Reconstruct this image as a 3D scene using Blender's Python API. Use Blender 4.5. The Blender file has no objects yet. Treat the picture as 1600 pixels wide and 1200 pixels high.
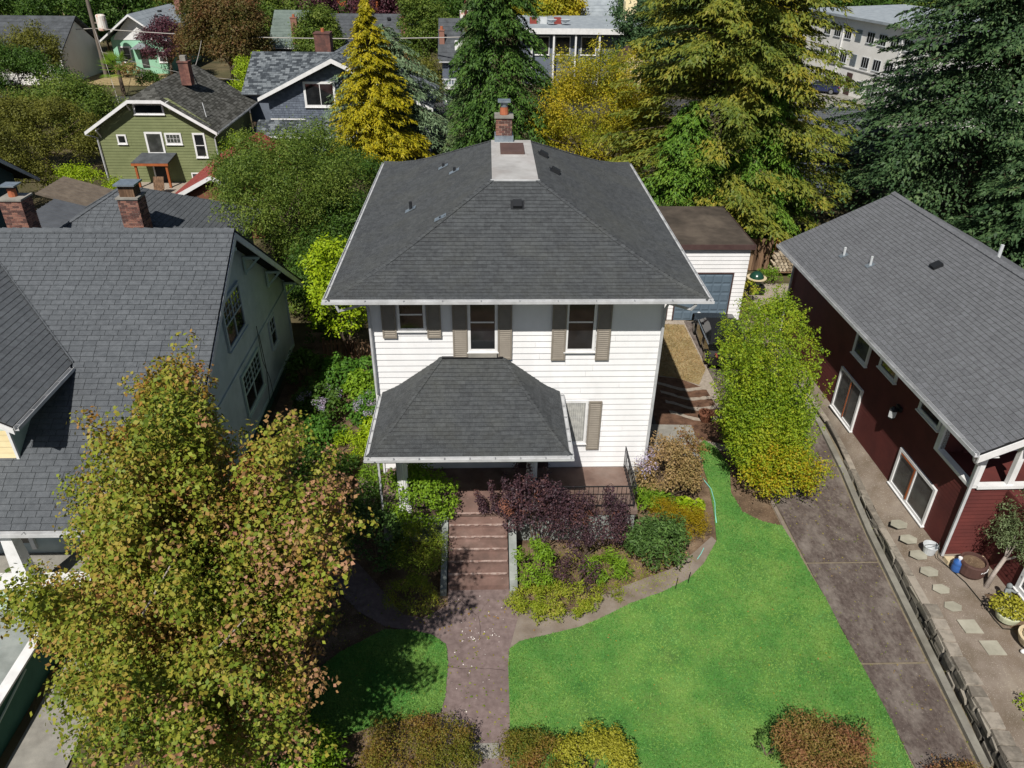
import bpy, math, random
import numpy as np
from mathutils import Vector, Matrix

sc = bpy.context.scene
COL = sc.collection

# ---------------------------------------------------------------- camera
PITCH, YAW, ROLL = math.radians(31.3), math.radians(2.03), math.radians(0.72)
fw = Vector((math.sin(YAW)*math.cos(PITCH), math.cos(YAW)*math.cos(PITCH), -math.sin(PITCH)))
r0 = Vector((math.cos(YAW), -math.sin(YAW), 0)); u0 = r0.cross(fw)
rr = r0*math.cos(ROLL) + u0*math.sin(ROLL)
uu = -r0*math.sin(ROLL) + u0*math.cos(ROLL)
CAMP = Vector((3.339, -19.2, 15.955))
cd = bpy.data.cameras.new('camera'); cam = bpy.data.objects.new('camera', cd); COL.objects.link(cam)
m = Matrix.Identity(4)
for i in range(3):
    m[i][0], m[i][1], m[i][2], m[i][3] = rr[i], uu[i], -fw[i], CAMP[i]
cam.matrix_world = m
cd.sensor_width = 36; cd.lens = 1181/1600*36; cd.clip_end = 3000; cd.clip_start = .1
sc.camera = cam

# ---------------------------------------------------------------- daylight
SUN = Vector((-.26, -.79, 1)).normalized()           # towards the sun
el = math.asin(SUN.z); az = math.atan2(SUN.x, SUN.y)  # azimuth from +Y, clockwise
w = bpy.data.worlds.new('World'); sc.world = w; w.use_nodes = True
nt = w.node_tree; nt.nodes.clear()
sky = nt.nodes.new('ShaderNodeTexSky'); sky.sky_type = 'NISHITA'; sky.sun_disc = False
sky.sun_elevation = el; sky.sun_rotation = az; sky.air_density = 1.0; sky.dust_density = 1.0
bg = nt.nodes.new('ShaderNodeBackground'); bg.inputs[1].default_value = .05
wo = nt.nodes.new('ShaderNodeOutputWorld')
nt.links.new(sky.outputs[0], bg.inputs[0]); nt.links.new(bg.outputs[0], wo.inputs[0])
ld = bpy.data.lights.new('sun', 'SUN'); ld.energy = 5.0; ld.angle = math.radians(.5); ld.color = (1, .95, .88)
lo_ = bpy.data.objects.new('sun', ld); COL.objects.link(lo_)
lo_.rotation_euler = SUN.to_track_quat('Z', 'Y').to_euler()
sc.view_settings.view_transform = 'Standard'; sc.view_settings.look = 'None'
sc.view_settings.exposure = 0.14; sc.view_settings.gamma = 1
sc.view_settings.use_curve_mapping = False

random.seed(11); RNG = np.random.default_rng(5)
UNSET = object()

# ---------------------------------------------------------------- materials
def S(h, k=1.0):
    h = h.lstrip('#'); o = []
    for i in (0, 2, 4):
        c = int(h[i:i+2], 16)/255
        o.append(((c/12.92) if c <= .04045 else ((c+.055)/1.055)**2.4)*k)
    return tuple(o)+(1,)

def nmath(nt, op, a, b=None, c=None):
    n = nt.nodes.new('ShaderNodeMath'); n.operation = op
    for i, v in enumerate((a, b, c)):
        if v is None: continue
        if hasattr(v, 'is_linked'): nt.links.new(v, n.inputs[i])
        else: n.inputs[i].default_value = v
    return n.outputs[0]

def mat(name, cols, rough=.85, scale=2.0, bump=.0, bscale=40, jitter=0.0, spec=.25, metal=0, stretch=(1, 1, 1),
        detail=4, dirt=None, dscale=.6, damt=.5, speck=None, sscale=60, sthr=.7, coat=0):
    """procedural surface: colour ramp over noise, optional per-piece jitter, dirt stains, specks and fine relief"""
    mt = bpy.data.materials.new(name); mt.use_nodes = True; nt = mt.node_tree
    b = nt.nodes['Principled BSDF']; L = nt.links
    geo = nt.nodes.new('ShaderNodeNewGeometry')
    mp = nt.nodes.new('ShaderNodeMapping'); mp.inputs['Scale'].default_value = stretch
    L.new(geo.outputs['Position'], mp.inputs[0])
    def noise(s, d=4, rg=.6):
        n = nt.nodes.new('ShaderNodeTexNoise'); n.inputs['Scale'].default_value = s
        n.inputs['Detail'].default_value = d; n.inputs['Roughness'].default_value = rg
        L.new(mp.outputs[0], n.inputs['Vector']); return n.outputs['Fac']
    if not isinstance(cols[0], tuple): cols = [cols]
    rp = nt.nodes.new('ShaderNodeValToRGB'); e = rp.color_ramp.elements
    n = len(cols)
    for i, c in enumerate(cols):
        p = .5 if n == 1 else .3+.4*i/(n-1)
        if i < 2: e[i].position = p; e[i].color = c
        else: x = e.new(p); x.color = c
    if n == 1: e[1].position = .9; e[1].color = cols[0]
    f = noise(scale, detail)
    if jitter:
        oi = nt.nodes.new('ShaderNodeObjectInfo')
        s = nmath(nt, 'ADD', oi.outputs['Random'], geo.outputs['Random Per Island'])
        s = nmath(nt, 'FRACT', s)
        s = nmath(nt, 'MULTIPLY_ADD', s, jitter, -jitter/2)
        f = nmath(nt, 'ADD', f, s)
    L.new(f, rp.inputs[0]); col = rp.outputs[0]
    def mixc(a, fac, c):
        mx = nt.nodes.new('ShaderNodeMix'); mx.data_type = 'RGBA'
        L.new(fac, mx.inputs[0]); L.new(a, mx.inputs[6]); mx.inputs[7].default_value = c
        return mx.outputs[2]
    if dirt:
        mr = nt.nodes.new('ShaderNodeMapRange'); mr.inputs[1].default_value = .45; mr.inputs[2].default_value = .75
        mr.inputs[4].default_value = damt
        L.new(noise(dscale, 6, .7), mr.inputs[0]); col = mixc(col, mr.outputs[0], dirt)
    if speck:
        mr = nt.nodes.new('ShaderNodeMapRange'); mr.inputs[1].default_value = sthr; mr.inputs[2].default_value = sthr+.04
        L.new(noise(sscale, 2, .5), mr.inputs[0]); col = mixc(col, mr.outputs[0], speck)
    L.new(col, b.inputs['Base Color'])
    b.inputs['Roughness'].default_value = rough; b.inputs['Specular IOR Level'].default_value = spec
    b.inputs['Metallic'].default_value = metal; b.inputs['Coat Weight'].default_value = coat
    if bump:
        bp = nt.nodes.new('ShaderNodeBump'); bp.inputs['Strength'].default_value = 1; bp.inputs['Distance'].default_value = bump
        L.new(noise(bscale, 5, .65), bp.inputs['Height']); L.new(bp.outputs[0], b.inputs['Normal'])
    return mt

def leafmat(name, cols, trans=.28, area=.45, ascale=.55, rough=.6):
    """leaves: each leaf takes its own tint, and tints drift slowly through the crown"""
    mt = bpy.data.materials.new(name); mt.use_nodes = True; nt = mt.node_tree; L = nt.links
    b = nt.nodes['Principled BSDF']; out = nt.nodes['Material Output']
    geo = nt.nodes.new('ShaderNodeNewGeometry')
    n = nt.nodes.new('ShaderNodeTexNoise'); n.inputs['Scale'].default_value = ascale; n.inputs['Detail'].default_value = 3
    L.new(geo.outputs['Position'], n.inputs['Vector'])
    a = nmath(nt, 'MULTIPLY_ADD', n.outputs['Fac'], 2.2, -.6)
    a = nmath(nt, 'MULTIPLY', a, area)
    f = nmath(nt, 'MULTIPLY_ADD', geo.outputs['Random Per Island'], 1-area, a)
    rp = nt.nodes.new('ShaderNodeValToRGB'); e = rp.color_ramp.elements; k = len(cols)
    for i, c in enumerate(cols):
        if i < 2: e[i].position = i/(k-1); e[i].color = c
        else: x = e.new(i/(k-1)); x.color = c
    L.new(f, rp.inputs[0])
    L.new(rp.outputs[0], b.inputs['Base Color']); b.inputs['Roughness'].default_value = rough
    b.inputs['Specular IOR Level'].default_value = .3
    tr = nt.nodes.new('ShaderNodeBsdfTranslucent'); L.new(rp.outputs[0], tr.inputs[0])
    mx = nt.nodes.new('ShaderNodeMixShader'); mx.inputs[0].default_value = trans
    L.new(b.outputs[0], mx.inputs[1]); L.new(tr.outputs[0], mx.inputs[2]); L.new(mx.outputs[0], out.inputs[0])
    return mt

def glassmat(name, col, rough=.05, spec=.9):
    mt = bpy.data.materials.new(name); mt.use_nodes = True; b = mt.node_tree.nodes['Principled BSDF']
    nt = mt.node_tree
    geo = nt.nodes.new('ShaderNodeNewGeometry'); n = nt.nodes.new('ShaderNodeTexNoise')
    n.inputs['Scale'].default_value = 1.7; n.inputs['Detail'].default_value = 3
    nt.links.new(geo.outputs['Position'], n.inputs['Vector'])
    rp = nt.nodes.new('ShaderNodeValToRGB'); e = rp.color_ramp.elements
    e[0].position = .35; e[1].position = .7
    e[0].color = col; e[1].color = tuple(min(1, c*2.2+.006) for c in col[:3])+(1,)
    nt.links.new(n.outputs['Fac'], rp.inputs[0]); nt.links.new(rp.outputs[0], b.inputs['Base Color'])
    b.inputs['Roughness'].default_value = rough; b.inputs['Specular IOR Level'].default_value = spec
    return mt

# ---------------------------------------------------------------- mesh building
class MB:
    def __init__(s): s.v = []; s.f = []
    def add(s, vs, fs):
        k = len(s.v); s.v += [tuple(p) for p in vs]; s.f += [tuple(i+k for i in f) for f in fs]; return s
    def box(s, x0, x1, y0, y1, z0, z1):
        return s.add([(x0,y0,z0),(x1,y0,z0),(x1,y1,z0),(x0,y1,z0),(x0,y0,z1),(x1,y0,z1),(x1,y1,z1),(x0,y1,z1)],
                     [(3,2,1,0),(4,5,6,7),(0,1,5,4),(1,2,6,5),(2,3,7,6),(3,0,4,7)])
    def ob(s, O, A, B, C):
        O, A, B, C = map(Vector, (O, A, B, C))
        return s.add([O, O+A, O+A+B, O+B, O+C, O+A+C, O+A+B+C, O+B+C],
                     [(3,2,1,0),(4,5,6,7),(0,1,5,4),(1,2,6,5),(2,3,7,6),(3,0,4,7)])
    def prism(s, pts, vec):
        n = len(pts); vec = Vector(vec); pts = [Vector(p) for p in pts]
        return s.add(pts+[p+vec for p in pts], [tuple(range(n))[::-1], tuple(range(n, 2*n))] +
                     [(i, (i+1) % n, n+(i+1) % n, n+i) for i in range(n)])
    def tube(s, pts, r, n=6, cap=True):
        pts = [Vector(p) for p in pts]; R = r if isinstance(r, (list, tuple)) else [r]*len(pts)
        vs = []; fs = []; prev = None
        for i, p in enumerate(pts):
            d = (pts[min(i+1, len(pts)-1)]-pts[max(i-1, 0)]).normalized()
            a = (prev if prev else (Vector((1, 0, 0)) if abs(d.x) < .8 else Vector((0, 1, 0))))
            a = (a-d*a.dot(d)).normalized(); prev = a; b = d.cross(a)
            for k in range(n):
                t = 2*math.pi*(k+.5)/n; vs.append(p+(a*math.cos(t)+b*math.sin(t))*R[i])
        for i in range(len(pts)-1):
            for k in range(n):
                fs.append((i*n+k, i*n+(k+1) % n, (i+1)*n+(k+1) % n, (i+1)*n+k))
        if cap: fs += [tuple(range(n))[::-1], tuple(range((len(pts)-1)*n, len(pts)*n))]
        return s.add(vs, fs)
    def lathe(s, c, prof, n=14, sx=1, sy=1):
        c = Vector(c); vs = []; fs = []
        for r, z in prof:
            for k in range(n):
                t = 2*math.pi*k/n; vs.append((c.x+r*sx*math.cos(t), c.y+r*sy*math.sin(t), c.z+z))
        for i in range(len(prof)-1):
            for k in range(n): fs.append((i*n+k, i*n+(k+1) % n, (i+1)*n+(k+1) % n, (i+1)*n+k))
        fs += [tuple(range(n))[::-1], tuple(range((len(prof)-1)*n, len(prof)*n))]
        return s.add(vs, fs)
    def ell(s, c, r, nu=10, nv=6):
        prof = []
        for i in range(nv+1):
            a = -math.pi/2+math.pi*i/nv; prof.append((max(.001, math.cos(a)), math.sin(a)*r[2]))
        return s.lathe(c, prof, nu, r[0], r[1])
    def mesh(s, name, off=(0, 0, 0)):
        me = bpy.data.meshes.new(name); o = Vector(off)
        me.from_pydata([(p[0]-o.x, p[1]-o.y, p[2]-o.z) for p in s.v], [], s.f); me.update(); return me

def OFF(o):
    while o.parent: o = o.parent
    return Vector(o.get('_loc', (0, 0, 0)))

def thing(name, label, cat, loc, group=None, rot=0.0):
    o = bpy.data.objects.new(name, None); COL.objects.link(o); o.empty_display_size = .2
    o.location = loc; o.rotation_euler = (0, 0, rot); o['label'] = label; o['category'] = cat; o['_loc'] = tuple(loc)
    if group: o['group'] = group
    return o

def put(name, mb, mt, parent, label=None, kind=None, smooth=False):
    """one mesh object; mb holds world coordinates"""
    me = mb.mesh(name, OFF(parent)) if isinstance(mb, MB) else mb
    me.materials.clear(); me.materials.append(mt)
    if smooth: me.polygons.foreach_set('use_smooth', [True]*len(me.polygons))
    o = bpy.data.objects.new(name, me); COL.objects.link(o); o.parent = parent
    if label: o['label'] = label
    if kind: o['kind'] = kind
    return o

def inst(name, me, parent, M):
    o = bpy.data.objects.new(name, me); COL.objects.link(o); o.parent = parent
    o.matrix_local = Matrix.Translation(-OFF(parent)) @ M
    return o

def struct(name, mb, mt, smooth=False, kind='structure'):
    me = mb.mesh(name); me.materials.append(mt)
    if smooth: me.polygons.foreach_set('use_smooth', [True]*len(me.polygons))
    o = bpy.data.objects.new(name, me); COL.objects.link(o); o['kind'] = kind; return o

def single(name, mb, mt, label, cat, loc, group=None, kind=None, smooth=False):
    """a thing that is one mesh"""
    me = mb.mesh(name, loc) if isinstance(mb, MB) else mb
    me.materials.append(mt)
    if smooth: me.polygons.foreach_set('use_smooth', [True]*len(me.polygons))
    o = bpy.data.objects.new(name, me); COL.objects.link(o); o.location = loc; o['_loc'] = tuple(loc)
    o['label'] = label; o['category'] = cat
    if group: o['group'] = group
    if kind: o['kind'] = kind
    return o

def copy_thing(o, loc, label, rot=None):
    c = o.copy(); COL.objects.link(c); c.location = loc; c['label'] = label; c['_loc'] = tuple(loc)
    if rot is not None: c.rotation_euler = (0, 0, rot)
    for ch in list(o.children):
        d = ch.copy(); COL.objects.link(d); d.parent = c
        for g in list(ch.children):
            e = g.copy(); COL.objects.link(e); e.parent = d
    return c

def frame_matrix(O, A, B, C):
    M = Matrix.Identity(4)
    for i in range(3): M[i][0], M[i][1], M[i][2], M[i][3] = A[i], B[i], C[i], O[i]
    return M

# ---------------------------------------------------------------- roofs, siding, windows
def roof(parent, O, E, run, rise, L, mt, under, tabw=.3, expo=.15, prof=None, lo=None, hi=None, indiv=0, thick=.09,
         gap=.012, lip=.016, vary=False, deck=True, seed=1):
    """a roof plane: a deck sheet with courses of separate shingles. O eave corner, E along the eave, roof rises to the left of E"""
    rnd = random.Random(seed)
    O = Vector(O); E = Vector(E).normalized(); N = Vector((-E.y, E.x, 0))
    prof = prof or [(0, 0), (run, rise)]
    lo = lo or (lambda d: 0.0); hi = hi or (lambda d: L)
    def zd(d):
        for (a, za), (b, zb) in zip(prof, prof[1:]):
            if d <= b or b == prof[-1][0]: return za+(zb-za)*(d-a)/(b-a)
    P = lambda s, d: O+E*s+N*d+Vector((0, 0, zd(d)))
    if deck:
        mb = MB(); T = Vector((0, 0, -thick)); e = Vector((0, 0, -.004))
        ds = [p[0] for p in prof]; top = [(P(lo(d), d)+e, P(hi(d), d)+e) for d in ds]
        vs = []; fs = []
        for a, b in top: vs += [a, b, a+T, b+T]
        for i in range(len(ds)-1):
            k = 4*i
            fs += [(k, k+1, k+5, k+4), (k+2, k+6, k+7, k+3), (k, k+4, k+6, k+2), (k+1, k+3, k+7, k+5)]
        fs += [(0, 2, 3, 1), (4*len(ds)-4, 4*len(ds)-3, 4*len(ds)-1, 4*len(ds)-2)]
        mb.add(vs, fs); put('roof_deck', mb, under, parent)
    # arc length -> d
    arc = [0]
    for (a, za), (b, zb) in zip(prof, prof[1:]): arc.append(arc[-1]+math.hypot(b-a, zb-za))
    def d_of(s):
        for i in range(len(arc)-1):
            if s <= arc[i+1]+1e-9: return prof[i][0]+(prof[i+1][0]-prof[i][0])*(s-arc[i])/(arc[i+1]-arc[i])
        return prof[-1][0]
    nrow = max(1, round(arc[-1]/expo)); ex = arc[-1]/nrow
    tabs = []; stuff = MB()
    widths = [tabw] if not vary else [tabw*.62, tabw, tabw*1.35]
    for k in range(nrow):
        d0, d1 = d_of(k*ex), d_of((k+1)*ex)
        A, B = P(0, d0), P(0, d1); v = (B-A); vh = v.normalized(); n = E.cross(vh)
        l0, l1, h0, h1 = lo(d0), lo(d1), hi(d0), hi(d1)
        s = min(l0, l1)-rnd.random()*tabw; end = max(h0, h1)
        while s < end:
            wd = rnd.choice(widths); e0 = s+wd-gap
            a0, a1, b0, b1 = max(s, l0), max(s, l1), min(e0, h0), min(e0, h1)
            if b0 > a0+.01 or b1 > a1+.01:
                b0 = max(b0, a0+.001); b1 = max(b1, a1+.001)
                full = a0 == s and a1 == s and b0 == e0 and b1 == e0
                t0 = lip*(rnd.uniform(.75, 1.25) if not full else 1)
                g = A+E*s
                rec = (full, wd, d0, s, [A+E*a0, A+E*b0, A+E*b1+v*.965, A+E*a1+v*.965], n, vh, t0, (g-CAMP).length)
                tabs.append(rec)
            s += wd
    tabs.sort(key=lambda r: r[-1]); cnt = 0; cache = {}
    for full, wd, d0, s, q, n, vh, t0, dist in tabs:
        if full and cnt < indiv:
            cnt += 1
            if wd not in cache:
                w2 = wd-gap; x2 = ex*.965
                b_ = MB().add([(0,0,0),(w2,0,0),(w2,x2,0),(0,x2,0),(0,0,lip),(w2,0,lip),(w2,x2,.004),(0,x2,.004)],
                              [(3,2,1,0),(4,5,6,7),(0,1,5,4),(1,2,6,5),(2,3,7,6),(3,0,4,7)])
                me = b_.mesh('shingle'); me.materials.append(mt); cache[wd] = me
            inst('shingle', cache[wd], parent, frame_matrix(q[0], E, vh, n))
        else:
            a, b, c, d = q
            stuff.add([a, b, c, d, a+n*t0, b+n*t0, c+n*.004, d+n*.004], [(4,5,6,7),(0,1,5,4),(1,2,6,5),(2,3,7,6),(3,0,4,7)])
    if stuff.f: put('shingles', stuff, mt, parent, kind='stuff')
    return P

def caps(parent, pts, up_n1, up_n2, mt, w=.16, step=.2, h=.022, name='ridge_cap', indiv=True):
    """overlapping cap shingles bent over a hip or ridge line"""
    pts = [Vector(p) for p in pts]; a = Vector(up_n1); b = Vector(up_n2); me = None
    for p, q in zip(pts, pts[1:]):
        d = q-p; n = max(1, round(d.length/step)); dh = d.normalized(); st = d.length/n
        up = (dh.cross(Vector((0, 0, 1)))).cross(dh)*1.0
        up.normalize()
        if up.z < 0: up = -up
        sd = dh.cross(up)
        if me is None or True:
            A = a.normalized(); B = b.normalized()
            la = Vector((dh.dot(A), sd.dot(A), up.dot(A)))*w; lb = Vector((dh.dot(B), sd.dot(B), up.dot(B)))*w
            la.x = 0; lb.x = 0
            l = st*1.05
            t0 = h*1.5; t1 = h*.6
            vs = [Vector((0,0,t0)), Vector((l,0,t1)), la+Vector((0,0,t0*.8)), la+Vector((l,0,t1*.8)), lb+Vector((0,0,t0*.8)), lb+Vector((l,0,t1*.8)),
                  Vector((0,0,t0-h)), la+Vector((0,0,-.003)), lb+Vector((0,0,-.003))]
            mb = MB().add(vs, [(0,1,3,2),(0,4,5,1),(0,2,7,6),(0,6,8,4),(2,3,7),(4,8,5)])
            me = mb.mesh(name); me.materials.append(mt)
        for k in range(n):
            inst(name, me, parent, frame_matrix(p+dh*(st*k), dh, sd, up))

def siding(parent, O, U, z0, z1, W, mt, expo=.2, lip=.02, lo=None, hi=None, indiv=False, name='siding_board'):
    """lapped boards on an upright wall. O wall corner at z=0, U along the wall; the wall faces to the right of U"""
    O = Vector(O); U = Vector(U).normalized(); N = Vector((U.y, -U.x, 0))
    lo = lo or (lambda z: 0.0); hi = hi or (lambda z: W)
    n = max(1, round((z1-z0)/expo)); ex = (z1-z0)/n; st = MB(); me = None
    for k in range(n):
        a, b = z0+k*ex, z0+(k+1)*ex; l0, l1, h0, h1 = lo(a), lo(b), hi(a), hi(b)
        if h0-l0 < .02 and h1-l1 < .02: continue
        l1 = min(l1, h1); l0 = min(l0, h0)
        Z = Vector((0, 0, 1)); p = lambda u, z, t: O+U*u+Z*z+N*t
        vs = [p(l0,a,.0), p(h0,a,.0), p(h1,b,.0), p(l1,b,.0), p(l0,a,lip), p(h0,a,lip), p(h1,b-.004,.004), p(l1,b-.004,.004)]
        fs = [(0,1,5,4),(4,5,6,7),(1,2,6,5),(2,3,7,6),(3,0,4,7)]
        if indiv:
            if l0 == l1 == 0 and h0 == h1:          # boards butt end to end at random seams
                cut = [0.0]; rs = random.Random(int(a*1000)+int(W*10))
                while cut[-1] < h0: cut.append(cut[-1]+rs.uniform(1.6, 3.8))
                if len(cut) > 2 and h0-cut[-2] < .8: cut.pop()
                cut[-1] = h0
                for c0, c1 in zip(cut, cut[1:]):
                    c1_ = c1-(.005 if c1 < h0 else 0); tt = lip*rs.uniform(.9, 1.1)
                    q = [p(c0,a,.0), p(c1_,a,.0), p(c1_,b,.0), p(c0,b,.0), p(c0,a,tt), p(c1_,a,tt), p(c1_,b-.004,.004), p(c0,b-.004,.004)]
                    put(name, MB().add(q, fs), mt, parent)
            else: put(name, MB().add(vs, fs), mt, parent)
        else: st.add(vs, fs)
    if not indiv: put('siding', st, mt, parent, kind='stuff')

def window(parent, O, U, u0, u1, z0, z1, fm, gm, fr=.08, mull=None, rail=.5, proud=.06, sill=True, grid=None, name='window', curtain=None, label=None):
    """casing, meeting rail, sill and panes standing on a wall; the panes are sub-parts"""
    O = Vector(O); U = Vector(U).normalized(); N = Vector((U.y, -U.x, 0)); Z = Vector((0, 0, 1))
    mb = MB()
    def bar(a, b, c, d, t0, t1): mb.ob(O+U*a+Z*c+N*t0, U*(b-a), N*(t1-t0), Z*(d-c))
    bar(u0-fr, u0, z0-fr, z1+fr, .001, proud); bar(u1, u1+fr, z0-fr, z1+fr, .001, proud)
    bar(u0, u1, z1, z1+fr, .001, proud-.003); bar(u0, u1, z0-fr, z0, .001, proud-.003)
    if sill: bar(u0-fr-.03, u1+fr+.03, z0-fr-.035, z0-fr-.001, .001, proud+.045)
    cells = []
    us = [u0, u1] if not mull else [u0]+[u0+(u1-u0)*t for t in mull]+[u1]
    h = .022
    for i, (a, b) in enumerate(zip(us, us[1:])):
        if i: bar(a-h, a+h, z0+.001, z1-.001, .002, proud-.01)
        zs = [z0, z1] if rail is None else [z0, z0+(z1-z0)*rail, z1]
        for j, (c, d) in enumerate(zip(zs, zs[1:])):
            if j: bar(a+(h+.001 if i else .001), b-(h+.001), c-h, c+h, .003, proud-.014)
            cells.append((a, b, c, d))
            if grid and (j == len(zs)-2):
                gx, gz = grid
                for q in range(1, gx): bar(a+(b-a)*q/gx-.01, a+(b-a)*q/gx+.01, c+.03, d-.001, .004, proud-.02)
                for q in range(1, gz): bar(a+.03, b-.03, c+(d-c)*q/gz-.008, c+(d-c)*q/gz+.008, .005, proud-.022)
    f = put(name, mb, fm, parent, label=label)
    for a, b, c, d in cells:
        m2 = MB().ob(O+U*(a-.004)+Z*(c-.004)+N*.006, U*(b-a+.008), N*.024, Z*(d-c+.008))
        put('pane', m2, gm, f)
    if curtain:
        for side in (0, 1):
            m3 = MB(); n = 9; a = u0+.01; wd = (u1-u0)-.02
            if side == 0: continue
            pts = []
            for i in range(n*2+1):
                pts.append(O+U*(a+wd*i/(2*n))+N*(.034+.012*(i % 2))+Z*(z0+.01))
            k = len(pts); m3.add(pts+[p+Z*(z1-z0-.02) for p in pts], [(i, i+1, k+i+1, k+i) for i in range(k-1)])
            put('curtain', m3, curtain, f)
    return f

def gutter(parent, a, b, mt, inward, w=.11, h=.1, brackets=.9, bmat=None, name='gutter'):
    """open trough along an eave from a to b; inward points to the house"""
    a, b, inw = Vector(a), Vector(b), Vector(inward).normalized(); d = b-a; Z = Vector((0, 0, 1)); dh = d.normalized()
    mb = MB(); t = .014
    mb.ob(a, d, inw*t, Z*h); mb.ob(a+inw*(t+.001), d, inw*(w-2*t-.002), Z*t); mb.ob(a+inw*(w-t), d, inw*t, Z*(h+.02))
    put(name, mb, mt, parent)
    if brackets:
        n = int(d.length/brackets); m2 = MB()
        for i in range(n+1):
            m2.ob(a+dh*(.1+i*(d.length-.2)/max(1, n))+inw*(-.004)+Z*(h+.001), dh*.022, inw*(w+.03), Z*.008)
        put('gutter_straps', m2, bmat or mt, parent, kind='stuff')

def pipe(parent, pts, mt, r=.04, name='downspout', n=4): return put(name, MB().tube(pts, r, n), mt, parent)

def brick_chimney(parent, x0, x1, y0, y1, z0, z1, bm, mm, capm, course=.08, bl=.21, name='chimney', faces=('S', 'E', 'W')):
    core = put(name, MB().box(x0+.01, x1-.01, y0+.01, y1-.01, z0, z1), mm, parent)
    n = int((z1-z0)/course); rnd = random.Random(x0*7)
    cache = {}
    def br(O, A, B, L):
        key = (round(L, 2), round(A.x), round(A.y))
        if key not in cache:
            me = MB().ob((0, 0, 0), A*L, B*.022, (0, 0, course-.014)).mesh('brick'); me.materials.append(bm); cache[key] = me
        inst('brick', cache[key], core, Matrix.Translation(O))
    for k in range(n):
        z = z0+k*course+.005
        for fc in faces:
            if fc == 'S': O, A, B, W = Vector((x0, y0-.004, z)), Vector((1, 0, 0)), Vector((0, 1, 0)), x1-x0
            elif fc == 'E': O, A, B, W = Vector((x1+.004, y0, z)), Vector((0, 1, 0)), Vector((-1, 0, 0)), y1-y0
            else: O, A, B, W = Vector((x0-.004, y1, z)), Vector((0, -1, 0)), Vector((1, 0, 0)), y1-y0
            u = 0 if k % 2 else -bl/2
            while u < W-.02:
                a, b = max(u, 0), min(u+bl-.013, W)
                if b-a > .03: br(O+A*a+B*rnd.uniform(0, .006), A, B, b-a)
                u += bl
    put('chimney_crown', MB().box(x0-.05, x1+.05, y0-.05, y1+.05, z1, z1+.07), capm, core)
    return core

# ---------------------------------------------------------------- foliage
def leaf_mesh(name, P, Nn, T, L, W, mt, hexa=False, fold=.0, tri=False):
    """P points (n,3), Nn leaf normals, T stalk-to-tip directions, L, W (n,)"""
    n = len(P); Nn = Nn/np.linalg.norm(Nn, axis=1, keepdims=True)
    T = T-Nn*np.sum(T*Nn, axis=1, keepdims=True); T /= np.linalg.norm(T, axis=1, keepdims=True)+1e-9
    B = np.cross(Nn, T); L = L[:, None]; W = W[:, None]
    if tri:
        k = 3; V = np.stack([P-T*L*.45+B*W*.42, P-T*L*.3-B*W*.62, P+T*L*.6], 1)
    elif hexa:
        k = 6
        V = np.stack([P-T*L*.5, P-T*L*.18+B*W*.46-Nn*W*fold, P+T*L*.2+B*W*.38-Nn*W*fold, P+T*L*.5-Nn*L*fold, P+T*L*.2-B*W*.38-Nn*W*fold, P-T*L*.18-B*W*.46-Nn*W*fold], 1)
    else:
        k = 4
        V = np.stack([P-T*L*.5, P+B*W*.5-T*L*.05, P+T*L*.5, P-B*W*.5-T*L*.05], 1)
    me = bpy.data.meshes.new(name)
    me.vertices.add(n*k); me.vertices.foreach_set('co', V.reshape(-1).astype(np.float32))
    me.loops.add(n*k); me.loops.foreach_set('vertex_index', np.arange(n*k, dtype=np.int32))
    me.polygons.add(n); me.polygons.foreach_set('loop_start', np.arange(0, n*k, k, dtype=np.int32))
    me.update(calc_edges=True); me.materials.append(mt)
    return me

def clump_leaves(name, cl, dens, size, mt, aspect=.6, jit=.7, hexa=False, squash=.8, inner=.35, fold=0.0, tipdown=.3, spread=.5, tri=False):
    """leaves round many small clumps; cl = (n,4) centres and radii"""
    cl = np.array(cl, float); cnt = np.maximum(6, (dens*cl[:, 3]**2).astype(int))
    C = np.repeat(cl, cnt, axis=0); n = len(C)
    d = RNG.normal(size=(n, 3)); d /= np.linalg.norm(d, axis=1, keepdims=True)
    # lumps on the clump itself
    ph = np.repeat(RNG.uniform(0, 6, (len(cl), 3)), cnt, axis=0)
    lump = 1+.16*np.sin(d[:, 0]*5+ph[:, 0])+.14*np.sin(d[:, 1]*6+ph[:, 1])+.12*np.sin(d[:, 2]*6+ph[:, 2])
    q = (1-inner*RNG.uniform(0, 1, n)**1.5)*lump*(1+spread*.25*RNG.normal(size=n))
    P = C[:, :3]+d*np.array([1, 1, squash])*(C[:, 3]*q)[:, None]
    N = d+np.array([0, 0, .55])+RNG.normal(size=(n, 3))*jit
    T = d+RNG.normal(size=(n, 3))*.8-np.array([0, 0, tipdown])
    s = size*RNG.uniform(.65, 1.3, n)
    return leaf_mesh(name, P, N, T, s, s*aspect, mt, hexa, fold, tri)

def shell_clumps(c, R, n, r, zlo=-.3, lump=.18, q0=.72, seed=0, top=None):
    """clump centres on and under a lumpy dome"""
    g = np.random.default_rng(seed); out = []
    ph = g.uniform(0, 6, 6)
    while len(out) < n:
        d = g.normal(size=3); d /= np.linalg.norm(d)
        if d[2] < zlo: continue
        k = 1+lump*(math.sin(4*d[0]+ph[0])+math.sin(5*d[1]+ph[1])+math.sin(4*d[2]+ph[2]))/1.6
        q = g.uniform(q0, 1)*k
        out.append((c[0]+d[0]*R[0]*q, c[1]+d[1]*R[1]*q, c[2]+d[2]*R[2]*q, g.uniform(*r)))
    return out

def offm(me, off):
    me.transform(Matrix.Translation(-Vector(off))); return me

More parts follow.
